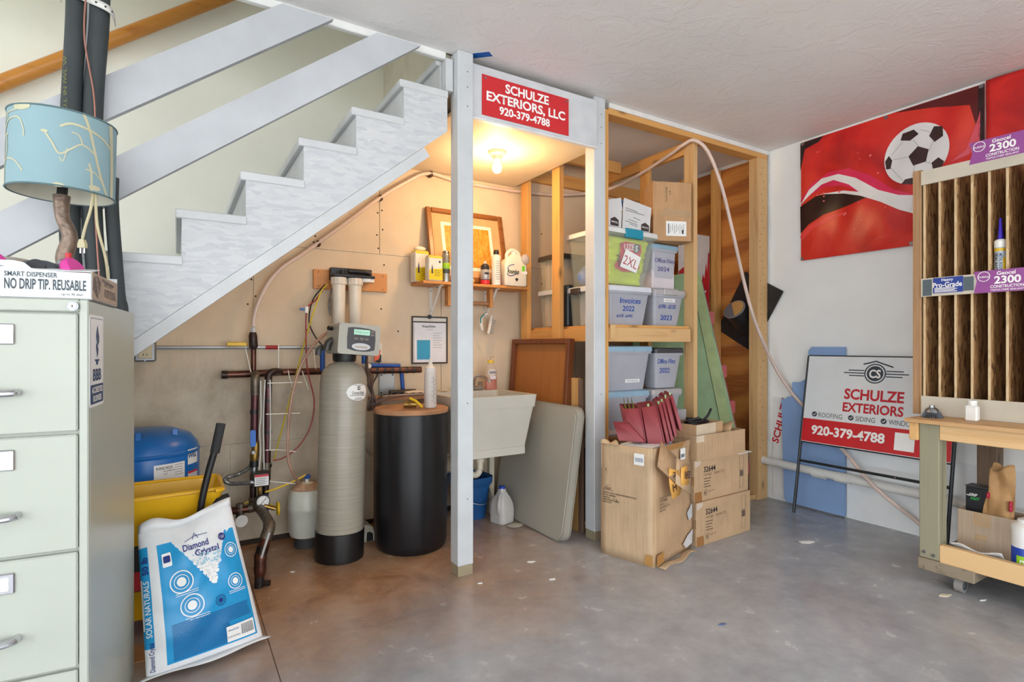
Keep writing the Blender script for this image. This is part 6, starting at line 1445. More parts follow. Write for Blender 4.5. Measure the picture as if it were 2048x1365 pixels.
# maroon folders
MARN = M((146, 58, 64), .5, var=.06, scale=5); OLV = M((122, 132, 62), .6); TABG = M((176, 214, 150), .5); MARD = M((112, 42, 50), .6)
VD = Vector((.522, .853, 0))
def folder(q, dep, lab, green=False, fold=True, tab=False):
    P = [Vector(p) for p in q]; o_ = (P[2]+P[3])/2; t = T('maroon_folder', lab, 'file folder', tuple(o_), 0, 'maroon accordion folders')
    P = [p-o_ for p in P]; Bk = [p+VD*dep+Vector((0, 0, .012)) for p in P]
    MB().add(P+Bk, [(0, 1, 2, 3), (4, 7, 6, 5), (1, 5, 6, 2), (0, 3, 7, 4), (3, 2, 6, 7)]).build('cover', MARN, t, thick=.002, off=0)
    if fold:
        MB().tube([P[1]*.93+P[0]*.07-VD*.0015, P[2]*.93+P[3]*.07-VD*.0015], .002, 6).build('gusset_fold', MARD, t)
    if green:
        for k in (.15, .4, .65):
            a, c_ = P[0].lerp(P[1], k)+VD*.01, P[3].lerp(P[2], k)+VD*.01
            MB().add([a+Vector((0, 0, -.01)), a.lerp(c_, .6), a.lerp(c_, .6)+VD*(dep-.02), a+VD*(dep-.02)+Vector((.01, 0, .05))], [(0, 1, 2, 3)]).build('divider', OLV, t, thick=.0015)
    if tab:
        a = P[0].lerp(P[1], .5)+VD*.03; MB(FR(a, VD.cross(Vector((0, 0, 1))), (0, 0, 1))).box(-.005, -.02, -.001, .005, .012, .001).build('green_tab', TABG, t)
    return t
folder([(2.112, 2.342, 0.752), (2.182, 2.299, 0.755), (2.264, 2.249, 0.65), (2.136, 2.327, 0.664)], .027, 'maroon accordion folder sprawled at the left end of the pile', False, False)
folder([(2.184, 2.333, 0.839), (2.262, 2.285, 0.842), (2.289, 2.269, 0.653), (2.215, 2.314, 0.662)], .15, 'maroon accordion folder standing open with olive green dividers', True)
folder([(2.269, 2.281, 0.845), (2.342, 2.236, 0.859), (2.384, 2.211, 0.633), (2.298, 2.263, 0.642)], .15, 'broad-faced maroon accordion folder at the front middle of the pile', False, True, True)
folder([(2.352, 2.23, 0.862), (2.362, 2.224, 0.874), (2.406, 2.197, 0.647), (2.394, 2.205, 0.636)], .16, 'narrow maroon accordion folder just right of the broad-faced one', False, False, True)
folder([(2.369, 2.22, 0.874), (2.377, 2.215, 0.885), (2.423, 2.187, 0.662), (2.413, 2.193, 0.65)], .17, 'narrow maroon accordion folder with a green tab in the right half of the pile', False, False, True)
folder([(2.384, 2.211, 0.896), (2.399, 2.202, 0.911), (2.442, 2.175, 0.696), (2.43, 2.182, 0.673)], .15, 'taller maroon accordion folder second from the right of the pile', False, True, True)
folder([(2.408, 2.196, 0.914), (2.418, 2.19, 0.919), (2.467, 2.16, 0.727), (2.455, 2.167, 0.71)], .14, 'taller maroon accordion folder at the right end of the pile', False, False, True)

# two printed cartons and the open one above
def printed(loc, rz, h_, lab, tear):
    t = cb_box('printed_carton', lab, loc, rz, .545, .36, h_, CB3, group='printed brown cartons'); F = FR((0, 0, 0), (1, 0, 0), (0, 0, 1))
    txt(t, '32644', F, .085, h_*.76, .034, INK, w=.115, bold=.02, align='L', dz=.001); txt(t, 'contigo   byron 2.0', F, .085, h_*.64, .02, M((120, 96, 74), .5, var=0), w=.2, align='L', dz=.001)
    for k, w in enumerate((.07, .06, .05, .07)): stroke(t, 'small_print', F, [(.085, h_*(.53-.065*k)), (.085+w, h_*(.53-.065*k))], .005, M((96, 76, 58), .5, var=0), .001)
    stroke(t, 'symbol_frame', F, [(.088, h_*.13), (.118, h_*.13), (.118, h_*.25), (.088, h_*.25), (.088, h_*.13)], .002, INK, .001); txt(t, 'K', F, .103, h_*.19, .018, INK, bold=.02, dz=.001)
    stroke(t, 'small_print', F, [(.125, h_*.2), (.19, h_*.22)], .003, M((120, 96, 74), .5, var=0), .001)
    stroke(t, 'bottle_print', F, [(.448, h_*.12), (.49, h_*.12), (.49, h_*.92), (.448, h_*.92), (.448, h_*.12)], .002, BRI, .001); stroke(t, 'bottle_print', F, [(.448, h_*.6), (.49, h_*.6)], .0015, BRI, .001); decal(t, 'label_print', rr(.452, h_*.4, .486, h_*.56, .001), F, M((110, 92, 78), .5, var=.3, scale=300), .001)
    decal(t, 'corner_tape', [(.002, .002), (.07, .002), (.065, .06), (.002, .06)], F, M((160, 112, 66), .25), .0008); decal(t, 'corner_tape', [(.002, h_-.045), (.05, h_-.03), (.06, h_-.003), (.002, h_-.003)], F, M((206, 190, 172), .2), .0008)
    F2 = FR((0, 0, 0), (0, -1, 0), (0, 0, 1)); decal(t, 'side_tape', [(-.06, h_*.4), (-.002, h_*.4), (-.002, h_*.62), (-.06, h_*.6)], F2, M((176, 140, 104), .25), .0008)
    if tear: MB(F).add([(.2, h_*.32, .001), (.235, h_*.4, .002), (.27, h_*.56, .012), (.255, h_*.46, .006)], [(0, 1, 2, 3)]).build('tear', M((206, 178, 146), .7), t)
    return t
printed((2.628, 2.195, 0), 2.5, .262, 'brown printed carton on the floor, bottom of the stack', True)
printed((2.622, 2.205, .263), 2.5, .25, 'brown printed carton in the middle of the stack', False)
oc = cb_box('open_carton', 'open torn carton on top of the two printed cartons', (2.625, 2.19, .514), 3, .49, .36, .15, CB3, True)
F = FR((0, 0, 0), (1, 0, 0), (0, 0, 1)); stroke(oc, 'crease', F, [(.26, .01), (.275, .07), (.285, .14)], .003, CB2, .001); MB().box(-.004, .002, .11, .07, -.0005, .15).build('packing_tape', M((214, 196, 172), .25), oc)
MB().add([(.37, .03, .14), (.455, .06, .20), (.475, .2, .15), (.40, .16, .13)], [(0, 1, 2, 3)]).build('inner_flap', cardboard((206, 172, 130), 9), oc, thick=.003)
MB().box(.02, .02, .006, .46, .34, .10, .004).build('contents', cardboard((150, 114, 80), 3), oc)
o = MB(FR((0, 0, 0), (1, .1, 0), (0, 1, 0))).box(-.06, -.04, 0, .08, .05, .002).build('shipping_slip', PAPER, label='white slip of paper on the edge of the middle printed carton', cat='paper'); o.location = (2.95, 2.26, .5132); o.data.transform(Matrix.Identity(4))
o.location = (3.09, 2.24, .5132)
sb2 = cb_box('small_tan_box', 'small tan box full of black cables on top of the open carton', (2.65, 2.215, .624), 8, .30, .2, .10, cardboard((196, 160, 120), 6), True, .003)
MB().box(-.001, -.0015, .002, .215, -.0003, .098).build('pale_panel', M((214, 194, 168), .6), sb2)
cb_ = T('cable_pile', 'tangle of black cables in the small tan box', 'cables', (2.79, 2.33, .632))
for k in range(9):
    a = k*.7; MB().tube([(.10*math.cos(a), .055*math.sin(a), .02+.01*(k % 3)), (.09*math.cos(a+2), .05*math.sin(a+2), .08+.006*(k % 4)), (.1*math.cos(a+3.6), .05*math.sin(a+3.6), .07+.012*(k % 3)), (.08*math.cos(a+5), .05*math.sin(a+5), .09+.008*k*.5)], .007, 8, 6).build('cable', BLACK, cb_)
MB().tube([(.03, 0, .08), (.09, -.01, .12), (.125, -.01, .165)], .008, 8, 4).build('plug_lead', BLACK, cb_)
o = cb_box('grey_tray', 'small grey cardboard tray behind the black cables', (2.80, 2.595, .676), 0, .2, .08, .085, M((176, 174, 176), .6), True)
MB(Matrix.Translation((2.9, 2.635, .001))).box(-.1, -.032, 0, .1, .03, .674, .003).build('tray_prop', CB2, label='brown carton supporting the grey tray', cat='box')
o = bpy.data.objects['tray_prop']; o.data.transform(Matrix.Translation((-2.9, -2.635, -.001))); o.location = (2.9, 2.635, .001)
# scraps on the floor
for i, (p, s, m_, lab) in enumerate((((3.276, 1.908, 0), .05, PAPER, 'torn white paper scrap on the floor in front of the yard sign'), ((3.142, 1.152, 0), .03, M((226, 216, 190), .7), 'pale crumb beside the bench caster'), ((3.233, 1.036, 0), .014, PAPER, 'white chip on the floor right of the bench caster'),
                                     ((1.999, 1.532, 0), .018, M((90, 110, 150), .4), 'small bluish scrap on the open floor'), ((1.64, 2.282, 0), .02, PAPER, 'white chip on the floor between the posts'), ((1.301, 2.434, 0), .012, PAPER, 'tiny white chip beside the nearer white post'), ((0.52, 3.077, 0), .012, PAPER, 'tiny white chip on the brown floor near the softener'), ((1.671, 2.529, 0), .02, PAPER, 'pale sliver on the floor before the folding table'))):
    pts = [(s*(1+.4*math.sin(3*k+i))*math.cos(2*PI*k/8), s*.4*(1+.3*math.cos(2*k+i))*math.sin(2*PI*k/8)) for k in range(8)]
    o = MB().prism(pts, 0, .003).build('floor_scrap', m_, label=lab, cat='scrap'); o.location = (p[0], p[1], .0005); o.rotation_euler[2] = R(-20)
# ================================================================ RIGHT WALL
# soccer banner
BNX = XR-.006
bn = T('soccer_banner', 'red vinyl banner with a soccer ball hung high on the right wall', 'banner', (BNX, 1.81, 1.835))
W_, H_ = 1.088, .88
def BS(u, v, off=0):       # banner sheet, u to the right, v up, gently rippled
    rip = .004*math.sin(13*u+5*v)+.002*math.sin(27*u-9*v)+.004*math.sin(15*v+3*math.sin(4*u))*(.4+.6*u)
    edge = min(1, min(u, W_-u, v, H_-v)/.10+.15)
    return Vector((-.013-(rip+.004)*1.1*edge-off, (2.353-1.81)-u, v))
def m_banner():
    m, nt, p = newmat('red_vinyl'); v = coords(nt)
    n1 = noise(nt, v, 2.6, 4, .5, .6)
    col = ramp(nt, n1, [(.3, (176, 22, 26)), (.5, (216, 40, 34)), (.68, (226, 66, 48))])
    nt.links.new(col, p.inputs['Base Color']); p.inputs['Roughness'].default_value = .28; return m
VIN = m_banner()
MB().grid(lambda a, b_: BS(W_*a, H_*b_), 180, 144).build('sheet', VIN, bn)
def bpoly(name, pts, mat, lift=.001, n=1):
    """polygon laid on the rippled banner, refined by fan subdivision"""
    bm = bmesh.new(); vs = [bm.verts.new((x, y, 0)) for x, y in pts]; bm.faces.new(vs)
    bmesh.ops.triangulate(bm, faces=bm.faces)
    for _ in range(7):
        ee = [e for e in bm.edges if e.calc_length() > .014]
        if not ee: break
        bmesh.ops.subdivide_edges(bm, edges=ee, cuts=1); bmesh.ops.triangulate(bm, faces=bm.faces)
    for v in bm.verts: v.co = BS(v.co.x, v.co.y, lift+.0006)
    me = bpy.data.meshes.new(name); bm.to_mesh(me); bm.free(); me.materials.append(mat)
    o = bpy.data.objects.new(name, me); C.objects.link(o); o.parent = bn; return o
P2 = lambda *ps: [(2.353-p[1], p[2]-1.835) for p in ps]
VB = M((44, 20, 22), .3, var=.2); VW = M((236, 234, 232), .3, var=.03); VP = M((222, 40, 88), .3, var=.06); VK = M((64, 42, 40), .3, var=.25, scale=14)
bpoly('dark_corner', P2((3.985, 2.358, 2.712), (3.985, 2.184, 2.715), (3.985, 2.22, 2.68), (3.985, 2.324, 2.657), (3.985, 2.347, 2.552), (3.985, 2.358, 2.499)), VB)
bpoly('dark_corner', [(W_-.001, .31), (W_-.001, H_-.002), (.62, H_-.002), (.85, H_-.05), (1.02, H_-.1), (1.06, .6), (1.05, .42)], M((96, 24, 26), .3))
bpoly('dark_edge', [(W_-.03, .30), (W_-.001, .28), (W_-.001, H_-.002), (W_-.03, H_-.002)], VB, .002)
bpoly('pink_swirl', P2((3.985, 1.424, 2.306), (3.985, 1.35, 2.359), (3.985, 1.296, 2.517), (3.985, 1.282, 2.585), (3.985, 1.287, 2.369), (3.985, 1.338, 2.326)), M((222, 84, 100), .3), .002)
bpoly('black_swirl', P2((3.985, 2.358, 2.237), (3.985, 2.239, 2.291), (3.985, 2.08, 2.283), (3.985, 1.884, 2.202), (3.985, 2.012, 2.173), (3.985, 2.184, 2.145), (3.985, 2.294, 2.094), (3.985, 2.355, 2.038)), VB, .0015)
bpoly('pink_swirl', P2((3.985, 2.358, 2.278), (3.985, 2.275, 2.385), (3.985, 2.149, 2.442), (3.985, 2.012, 2.43), (3.985, 1.884, 2.354), (3.985, 1.733, 2.216), (3.985, 1.62, 2.157), (3.985, 1.62, 2.077), (3.985, 1.763, 2.125), (3.985, 1.915, 2.226), (3.985, 2.046, 2.32), (3.985, 2.184, 2.344), (3.985, 2.294, 2.297)), VP, .0015)
bpoly('white_swirl_and_shine', P2((3.985, 2.358, 2.248), (3.985, 2.287, 2.351), (3.985, 2.202, 2.41), (3.985, 2.08, 2.409), (3.985, 1.963, 2.351), (3.985, 1.822, 2.234), (3.985, 1.704, 2.173), (3.985, 1.62, 2.153), (3.985, 1.62, 2.036), (3.985, 1.704, 2.079), (3.985, 1.807, 2.151), (3.985, 1.931, 2.22), (3.985, 2.046, 2.264), (3.985, 2.22, 2.298), (3.985, 2.046, 2.285), (3.985, 1.941, 2.249), (3.985, 2.012, 2.319), (3.985, 2.114, 2.376), (3.985, 2.202, 2.366), (3.985, 2.287, 2.306)), VW, .0025)
bpoly('red_curve', P2((3.985, 2.358, 2.02), (3.985, 2.275, 2.09), (3.985, 2.149, 2.131), (3.985, 2.012, 2.131), (3.985, 2.114, 2.102), (3.985, 2.257, 2.057), (3.985, 2.347, 1.973)), M((236, 70, 70), .3), .0018)
bl = bpoly('ball', [(.744+.181*math.cos(2*PI*k/40), .575+.187*math.sin(2*PI*k/40)) for k in range(40)], VW, .003)
def pent(cx_, cy_, r_, sx, sy, rot): return [(cx_+sx*r_*math.cos(R(rot+72*k)), cy_+sy*r_*math.sin(R(rot+72*k))) for k in range(5)]
bx_, by_ = .744, .575
for dx, dy, r_, sx, sy, ro in ((.02, -.02, .062, .95, 1, 95), (-.035, .125, .055, 1, .62, 60), (.115, .09, .055, .72, .95, 40), (-.155, -.015, .048, .45, 1, 15), (.12, -.10, .05, .7, .8, 10), (-.02, -.165, .055, 1.1, .4, -90)):
    bpoly('ball_patch', pent(bx_+dx, by_+dy, r_, sx, sy, ro), VK, .005)
for a, c_ in (((.02, .04), (-.01, .09)), ((.075, -.01), (.10, .05)), ((-.04, -.01), (-.13, .0)), ((.0, -.07), (-.015, -.14)), ((.055, -.065), (.09, -.09)), ((.03, .14), (.08, .11)), ((-.07, .1), (-.14, .03)), ((-.14, -.05), (-.07, -.15))):
    stroke(bl, 'seam', lambda x, y, z: BS(bx_+x, by_+y, .0068), [a, c_], .003, M((176, 176, 176), .4, var=0), 0)
for k in range(26):
    x, y = random.uniform(.05, W_-.08), random.uniform(.1, H_-.06); s = random.choice((.004, .006, .008))
    if (x-bx_)**2+(y-by_)**2 > .05 : decal(bn, 'light_speck', circ(x, y, s, n=10), lambda x, y, z: BS(x, y, .0035), M((240, 120, 120), .3, var=0), 0)
for u, v in ((.012, .012), (.012, H_-.012), (.575, H_-.015), (.72, .015), (W_-.015, H_-.012)):
    MB().cyl(BS(u, v, .002), BS(u, v, .0055), .012, n=14).build('grommet', STEEL, bn)
b2 = T('plain_red_banner', 'second red vinyl banner right of the soccer banner', 'banner', (BNX, .86, 1.835))
MB().grid(lambda a, c_: Vector((-.012-.008*abs(math.sin(4*c_+5*a+2*math.sin(3*a))), .398-.95*a, .0+.89*c_)), 40, 40).build('sheet', VIN, b2, thick=.0015, off=1)
shine_strip = MB().grid(lambda a, c_: Vector((-.024-.004*math.sin(5*a), .392-.5*a, .30+.11*math.sin(2.2*a+.2)+.06*c_)), 24, 4).build('white_swirl_and_shine', VW, b2)  # white shine of the glossy vinyl, put in as a pale strip
# blue foam board
bf = T('blue_foam_board', 'blue foam insulation board with notched side leaning on the right wall', 'foam board', (3.96, 2.25, .0))
pts = [(2.03, .012), (2.46, .012), (2.475, .045), (2.497, .79), (2.455, .80), (2.452, .812), (2.415, .815), (2.41, .925), (2.35, .93), (2.305, .955), (2.292, 1.0), (2.285, 1.165), (2.262, 1.192), (2.03, 1.192)]
MB(FR((-.0, 0, 0), (0, -1, 0), (0, 0, 1))).prism([(2.25-y, z) for y, z in pts], -.010, .010).build('board', M((138, 168, 212), .7, var=.06, scale=4, bmp=.1, bscale=200), bf)
# white corrugated sign behind it
ws = T('white_sign_sheet', 'white plastic sign sheet with red sideways lettering behind the blue foam board', 'sign', (3.981, 2.35, .0))
MB().box(-.002, -.3, .015, .002, .235, .80).build('sheet', M((230, 232, 234), .5), ws)
Fw_ = FR((-.0022, 0, 0), (0, -1, 0), (0, 0, 1)); txt(ws, 'SCHULZE', Fw_, -.175, .62, .055, REDINK, w=.36, bold=.03, dz=.001, rot=76)
# drain pipe along the wall
pv = T('drain_pipe', 'white plastic drain pipe running low along the right wall', 'pipe', (3.908, 1.5, .28))
PV = M((222, 222, 218), .35, var=.05)
MB().tube([(0, 1.3, .03), (0, .9, .02), (0, -2.0, -.04)], .03, 18).build('pipe', PV, pv)
for y in (.68, .52): MB().tube([(0, y+.045, .01), (0, y-.045, .008)], .036, 18).build('coupling', PV, pv)
# yard sign
ys = T('yard_sign', 'white and red company yard sign in a black metal frame leaning on the right wall', 'yard sign', (3.737, 2.27, 0))
def YS(u, s, off=0):   # u to the right along the sign, s up the slope
    d_ = Vector((.172, 0, .985)); n_ = Vector((-.985, 0, .172)); return Vector((0, -u, 0))+d_*s+n_*off
FY = FR((0, 0, 0), (0, -1, 0), (.172, 0, .985))
BLKM = M((40, 44, 48), .4, .3); SW, S0, S1 = .905, .525, 1.14
for u in (.0, SW): MB().tube([YS(u, .012), YS(u, S1)], .0105, 8).build('leg', BLKM, ys)
for s in (.385, S0, S1): MB().tube([YS(0, s), YS(SW, s)], .0095, 8).build('cross_bar', BLKM, ys)
for u in (.25, .62): MB(FY).cyl((u, .385, .008), (u, .385, .012), .004, n=8).build('bolt', CHROME, ys)
pnl = MB(FY).box(.008, S0, .002, SW-.008, S1, .010).build('panel', M((226, 230, 232), .45, var=.02), ys)
FP = FY @ Matrix.Translation((0, 0, .010)); SLT = M((52, 62, 74), .5, var=0)
decal(pnl, 'red_band', [(.008, S0+.004), (SW-.008, S0+.004), (SW-.008, S0+.165), (.008, S0+.165)], FP, RED, .0008)
def wr(s_, x, y, h_, w, m_, bold=.02, al='C'): txt(pnl, s_, FP, x, S0+y, h_, m_, w=w, bold=bold, dz=.0018, align=al)
wr('920-379-4788', .31, .092, .062, .47, WHITEINK, .035)
wr('SCHULZE', .455, .362, .07, .36, REDINK, .03); wr('EXTERIORS', .455, .272, .062, .365, REDINK, .028)
for x, s_, w in ((.085, 'ROOFING', .16), (.33, 'SIDING', .12), (.53, 'WINDOWS', .17)):
    decal(pnl, 'tick_disc', circ(x, S0+.20, .018, n=18), FP, SLT, .0012); stroke(pnl, 'tick', FP, [(x-.009, S0+.20), (x-.002, S0+.193), (x+.01, S0+.208)], .004, WHITEINK, .002)
    wr(s_, x+.03, .20, .034, w, M((90, 94, 100), .5, var=0), 0, 'L')
cx0, cy0 = .455, S0+.505
ring(pnl, 'logo_ring', FP, cx0, cy0, .058, .066, SLT, .0012, 36); decal(pnl, 'logo_disc', circ(cx0, cy0, .05, n=32), FP, SLT, .0012); wr('CS', .455, .505, .055, .07, WHITEINK, .03)
stroke(pnl, 'logo_roof', FP, [(cx0-.075, cy0+.06), (cx0, cy0+.082), (cx0+.105, cy0+.045)], .009, SLT, .0013)
for k, l in enumerate((.10, .13, .095)):
    y = cy0+.018-.018*k
    stroke(pnl, 'logo_wing', FP, [(cx0-.066, y), (cx0-.066-l, y)], .007, SLT, .0012); stroke(pnl, 'logo_wing', FP, [(cx0+.066, y), (cx0+.066+l, y)], .007, SLT, .0012)
decal(pnl, 'blank_square', rr(.60, S0+.03, .71, S0+.14, .001), FP, WHITEINK, .0016)

# ================================================================ WORKBENCH
GT = wood((150, 146, 122), (118, 112, 90), 2, .8, .8); GTX = wood((146, 132, 112), (108, 96, 78), 0, 1, .8); WDK = wood((110, 92, 76), (80, 64, 52), 2, 1, .8)
PNX = wood((228, 190, 138), (208, 162, 106), 1, .8, .6, key='b')
wbn = T('workbench', 'rolling timber workbench with a weathered post against the right wall', 'workbench', (3.5, .6, 0))
BX = 3.2-3.5
def wb(name, x0, y0, z0, x1, y1, z1, m_, bv=.003): return MB(Matrix.Translation((-3.5, -.6, 0))).box(x0, y0, z0, x1, y1, z1, bv).build(name, m_, wbn)
pst = wb('post', 3.2, 1.198, .135, 3.289, 1.283, .811, GT, .004)
for x, z in ((1.222, .158), (1.262, .165)): MB(Matrix.Translation((-3.5, -.6, 0))).cyl((3.2, x, z), (3.195, x, z), .008, n=10).build('bolt', STEEL, pst)
wb('post', 3.78, 1.15, .135, 3.869, 1.24, .811, WDK, .004); wb('post', 3.2, -.35, .135, 3.289, -.26, .811, GT, .004); wb('post', 3.78, -.35, .135, 3.869, -.26, .811, WDK, .004)
wb('top', 3.165, -.42, .812, 3.90, 1.335, .832, wood((206, 164, 116), (176, 132, 86), 1, .8), .002)
wb('apron', 3.2, -.26, .735, 3.238, 1.197, .811, PNX); wb('apron', 3.83, -.26, .735, 3.868, 1.149, .811, PNX)
wb('side_rail', 3.185, 1.284, .722, 3.87, 1.322, .811, wood((222, 176, 116), (198, 146, 86), 0, .8, .6, key='b'))
wb('lower_rail', 3.2, -.26, .13, 3.238, 1.197, .218, PNX); wb('lower_rail', 3.83, -.26, .13, 3.868, 1.149, .218, PNX)
wb('lower_shelf', 3.239, -.26, .142, 3.829, 1.19, .16, M((190, 166, 136), .7, var=.1))
wb('skid', 3.19, 1.055, .078, 3.89, 1.285, .134, GTX); wb('skid', 3.19, -.36, .078, 3.89, -.16, .134, GTX)
for x, y in ((3.255, 1.13), (3.82, 1.13), (3.255, -.26), (3.82, -.26)):
    ca = MB(Matrix.Translation((x-3.5, y-.6, 0))).cyl((0, -.016, .036), (0, .016, .036), .036, n=24).build('caster', M((150, 146, 142), .5), wbn)
    for s in (-1, 1): MB(Matrix.Translation((x-3.5, y-.6, 0))).cyl((0, .0165*s, .036), (0, .0185*s, .036), .022, n=18).build('hub', M((90, 100, 110), .3, .6), ca)
    MB(Matrix.Translation((x-3.5, y-.6, 0))).box(-.03, -.026, .07, .03, .026, .078).build('mount_plate', STEEL, ca)
    for s in (-1, 1): MB(Matrix.Translation((x-3.5, y-.6, 0))).box(-.012, .021*s-.0015, .03, .012, .021*s+.0015, .07).build('fork', STEEL, ca)
# caulk rack
rk = T('sealant_rack', 'tall home-made rack of strand-board slots standing on the workbench', 'rack', (3.55, .9, .833))
OSBM = osb((112, 76, 44), (176, 132, 84), (204, 162, 110), 'raw', False, 2); EDG = osb((206, 178, 138), (220, 196, 158), (190, 160, 118), 'edge', False, 2)
RX0, RX1 = 3.405-3.55, 3.70-3.55; RT = 1.30
ys_ = [1.347-.0685*k for k in range(17)]
for y in ys_:
    dv = MB().box(RX0+.004, y-.9-.011, 0, RX1, y-.9-.001, RT-.03, 0).build('divider', OSBM, rk)
    MB().box(RX0, y-.9-.011, .0, RX0+.004, y-.9-.001, RT-.03).build('raw_edge', EDG, dv)
MB().box(RX1, ys_[-1]-.9-.011, 0, RX1+.01, 1.35-.9, RT).build('back_panel', OSBM, rk)
MB().box(RX0+.001, ys_[-1]-.9, .645, RX1-.001, 1.335-.9, .655).build('slot_floor', OSBM, rk)
LGT = M((200, 192, 176), .6, var=.08, scale=3)
for z0, z1 in ((.0, .10), (.628, .725), (1.225, 1.30)):
    MB().box(RX0-.012, ys_[-1]-.9-.011, z0, RX0-.0005, 1.352-.9, z1, .001).build('cross_strip', LGT, rk)
MB().box(RX0-.004, 1.354-.9, .0, RX1+.01, 1.36-.9, RT+.01).build('cardboard_side', cardboard((184, 146, 106), 5), rk); MB().box(RX0-.006, 1.3605-.9, 0, RX0+.004, 1.392-.9, RT+.01).build('cardboard_edge', cardboard((172, 132, 94), 5), rk)
FRk = FR((RX0-.012, 1.352-.9, 0), (0, -1, 0), (0, 0, 1)); PUR = M((150, 76, 150), .4, var=.03); HBL = M((34, 62, 150), .4, var=0)
s_ = decal(rk, 'blue_sticker', rr(.055, .642, .185, .722, .001), FRk, HBL, .001); txt(s_, 'Pro-Grade', FRk, .118, .685, .026, WHITEINK, w=.125, bold=.02, dz=.002); txt(s_, 'Henry', FRk, .118, .71, .015, WHITEINK, w=.05, bold=.02, dz=.002)
for k in range(4): stroke(s_, 'small_print', FRk, [(.062, .668-.0065*k), (.15+.01*(k % 2), .668-.0065*k)], .0035, WHITEINK, .002)
decal(rk, 'grey_tape', rr(.008, .632, .05, .718, .001), FRk, M((86, 100, 106), .5), .0008); decal(rk, 'grey_tape', rr(.186, .645, .228, .715, .001), FRk, M((86, 100, 106), .5), .0008)
for z, x0, t_ in ((.628, .228, 1), (1.275, .21, 2)):
    p_ = decal(rk, 'purple_sticker', [(x0, z), (x0+.32, z), (x0+.32, z+.108), (x0+.0, z+.108), (x0+.012, z+.06)], FRk, PUR, .0014, .0008)
    txt(p_, 'Geocel', FRk, x0+.125, z+.092, .018, WHITEINK, w=.07, bold=.02, dz=.0022); txt(p_, '2300', FRk, x0+.13, z+.06, .036, WHITEINK, w=.10, bold=.03, dz=.0022); txt(p_, 'CONSTRUCTION', FRk, x0+.128, z+.028, .014, WHITEINK, w=.125, bold=.02, dz=.0022); txt(p_, 'TRIPOLYMER SEALANT', FRk, x0+.128, z+.011, .009, WHITEINK, w=.125, bold=.01, dz=.0022)
    ring(p_, 'badge', FRk, x0+.04, z+.08, .022, .025, WHITEINK, .0022); txt(p_, 'PURPLE', FRk, x0+.04, z+.078, .009, WHITEINK, w=.04, bold=.02, dz=.0022)
    for k in range(6): stroke(p_, 'small_print', FRk, [(x0+.215, z+.095-.014*k), (x0+.30, z+.095-.014*k)], .004, M((214, 176, 214), .5, var=0), .0022)
# sealant tube in a slot
stb = T('sealant_tube', 'white and grey sealant cartridge with a blue nozzle in the rack', 'sealant tube', (3.435, 1.033, .833+.657))
MB().lathe([(.001, 0), (.023, 0), (.023, .215), (.001, .216)], 24).build('cartridge', M((186, 196, 204), .35), stb); MB().lathe([(.0235, .19), (.0245, .19), (.0245, .222), (.018, .23), (.001, .23)], 24).build('collar', WHITE, stb); MB().cyl((0, 0, .228), (0, 0, .335), .012, .005, n=14).build('nozzle', M((58, 40, 190), .35), stb)
STF = lambda x, y, z: Vector((-(.0235+z)*math.cos(x/.0235), -(.0235+z)*math.sin(x/.0235), y))
cdec(stb, 'yellow_band', STF, -.03, .172, .03, .186, YELP, .0004); txt(stb, 'SEALANT', STF, -.010, .12, .014, INK, w=.085, bold=.02, dz=.0012, rot=-90); txt(stb, 'METAL ROOF', STF, .008, .12, .012, M((40, 60, 100), .5, var=0), w=.08, bold=.01, dz=.0012, rot=-90); cdec(stb, 'yellow_patch', STF, .016, .08, .03, .14, YELP, .0006)
# cup brush and white bottle on the bench
cbz = T('cup_brush', 'steel wire cup brush standing on the workbench', 'wire brush', (3.30, 1.265, .833))
MB().lathe([(.001, .05), (.012, .05), (.018, .05), (.03, .04), (.034, .026), (.001, .024)], 28).build('cup', M((150, 152, 154), .25, .9), cbz); MB().cyl((0, 0, .048), (0, 0, .062), .012, n=6).build('nut', STEEL, cbz)
for k in range(30):
    a = 2*PI*k/30; MB().cyl((.031*math.cos(a), .031*math.sin(a), .028), (.045*math.cos(a), .045*math.sin(a), .0), .0032, n=5).build('wire_tuft', M((92, 98, 106), .4, .6), cbz)
wbt = T('white_bottle', 'small square white plastic bottle on the workbench', 'bottle', (3.31, 1.103, .833))
MB().box(-.02, -.025, 0, .02, .025, .075, .006).build('body', WHITE, wbt); MB().lathe([(.001, .074), (.016, .074), (.02, .08), (.02, .1), (.001, .102)], 20).build('cap', WHITE, wbt)
# lower shelf goods
LSZ = .1605
ob_ = cb_box('shelf_carton', 'open low cardboard box on the lower shelf of the workbench', (3.61, .975, LSZ), 90, .23, .175, .20, cardboard((190, 170, 148), 2), True)
Fob = FR((0, .175, 0), (1, 0, 0), (0, 0, 1)); Fob2 = FR((0, .1752, 0), (-1, 0, 0), (0, 0, 1))
decal(ob_, 'packing_tape', rr(-.165, .13, -.095, .199, .001), Fob2, M((196, 166, 130), .25), .0006); decal(ob_, 'packing_tape', rr(-.16, .06, -.11, .09, .001), Fob2, M((196, 166, 130), .25), .0006)
gf = T('black_hardware_box', 'black fastener box with green lettering inside the low cardboard box', 'box', (3.553, 1.138, LSZ+.005))
MB().box(-.035, -.062, 0, .05, .062, .30, .002).build('carton', M((34, 36, 42), .45), gf); Fgf = FR((-.035, 0, 0), (0, -1, 0), (0, 0, 1)); MB(Matrix.Translation((-.04, 0, .192)) @ Matrix.Rotation(R(0), 4, 'Y')).box(.002, -.064, .11, .09, .064, .114).build('lid', M((70, 72, 80), .4), gf)
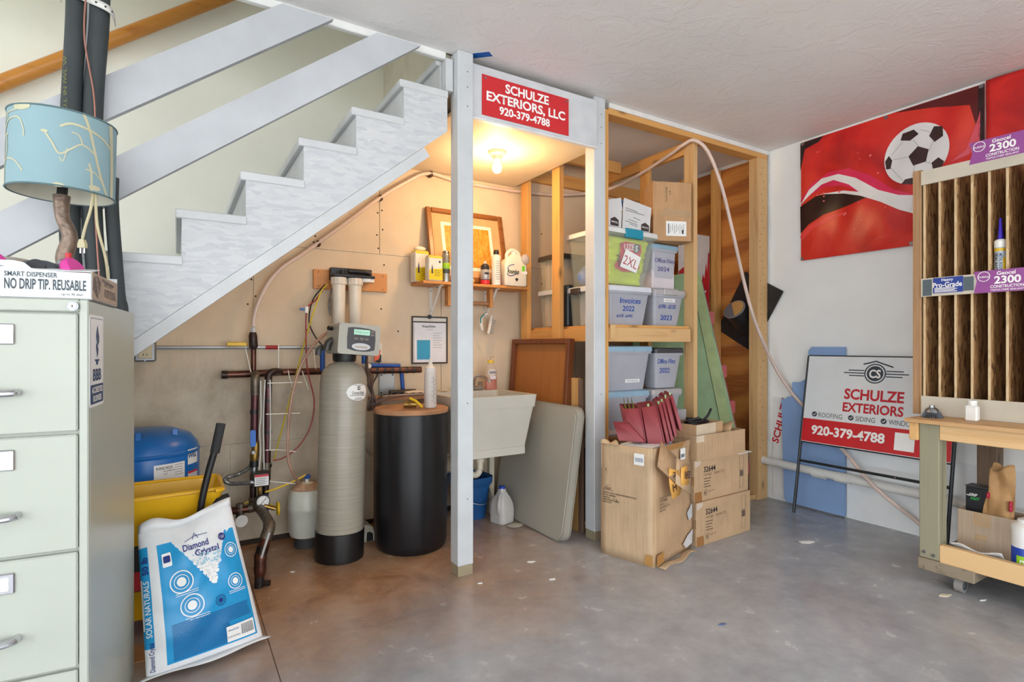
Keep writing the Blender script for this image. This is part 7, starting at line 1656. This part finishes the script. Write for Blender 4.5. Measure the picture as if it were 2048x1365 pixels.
txt(gf, 'GRIP', Fgf, -.03, .262, .014, WHITEINK, w=.035, bold=.03, dz=.001, shear=.3); txt(gf, 'FAST', Fgf, -.022, .243, .014, M((60, 190, 90), .5, var=0), w=.04, bold=.03, dz=.001, shear=.3); stroke(gf, 'arrow_print', Fgf, [(-.058, .258), (-.046, .256)], .004, WHITEINK, .001)
pbg = T('paper_bag', 'crumpled brown paper bag with red print in the low cardboard box', 'paper bag', (3.476, 1.045, LSZ+.006))
def bagf(a, c_):
    th = 2*PI*a; z = .43*c_; w = .058*(1-.22*c_**2)+.004*math.sin(6*th+9*c_); d_ = .025*(1-.55*c_)+.003*math.sin(5*th+4*c_)
    k = 1+.10*math.sin(3*th+2)*c_
    return ((d_*math.cos(th))*k+.006*math.sin(14*c_+3*th), (w*math.sin(th))*k+.01*math.sin(5*c_), z*(1+.05*math.sin(2*th)*c_))
MB().grid(bagf, 60, 30).build('bag', M((182, 140, 92), .7, var=.12, scale=12, bmp=.25, bscale=24), pbg, ang=25, thick=.001)
for y, z in ((.042, .285), (-.045, .26), (-.045, .24)): MB().sphere((-.02, y, z), .016, 8, 6, (.9, .5, 1.1)).build('red_print', M((176, 34, 60), .6), pbg)
wpz = T('wipes_canister', 'white and blue wipes canister on the lower shelf at the picture edge', 'canister', (3.31, .905, LSZ))
MB().lathe([(.001, 0), (.048, 0), (.05, .005), (.05, .20), (.001, .2)], 32).build('body', M((236, 236, 236), .35), wpz); MB().lathe([(.0502, .015), (.0508, .016), (.0508, .118), (.0502, .119)], 32).build('blue_label', M((28, 66, 170), .4), wpz); MB().lathe([(.001, .2), (.052, .19), (.052, .215), (.03, .23), (.028, .245), (.001, .246)], 28).build('lid', WHITE, wpz)
WPF = lambda x, y, z: Vector((-(.0512+z)*math.cos(x/.0512), -(.0512+z)*math.sin(x/.0512), y)); cdec(wpz, 'green_patch', WPF, -.02, .02, .05, .085, M((150, 206, 40), .4), .0004); cdec(wpz, 'purple_patch', WPF, -.005, .03, .03, .045, M((130, 110, 190), .4), .001); txt(wpz, 'Plus', WPF, .01, .06, .016, WHITEINK, dz=.001, bold=.02)
npz = MB().grid(lambda a, c_: (-.05+.11*a, .22-.2*c_, .058*(1-a)**2+.012+.01*math.sin(8*c_+3*a)), 8, 18).build('newspaper', M((226, 226, 226), .7, var=.1, scale=60), thick=.001, label='crumpled sheets of white paper along the front rail of the lower shelf', cat='paper'); npz.location = (3.292, .95, LSZ)
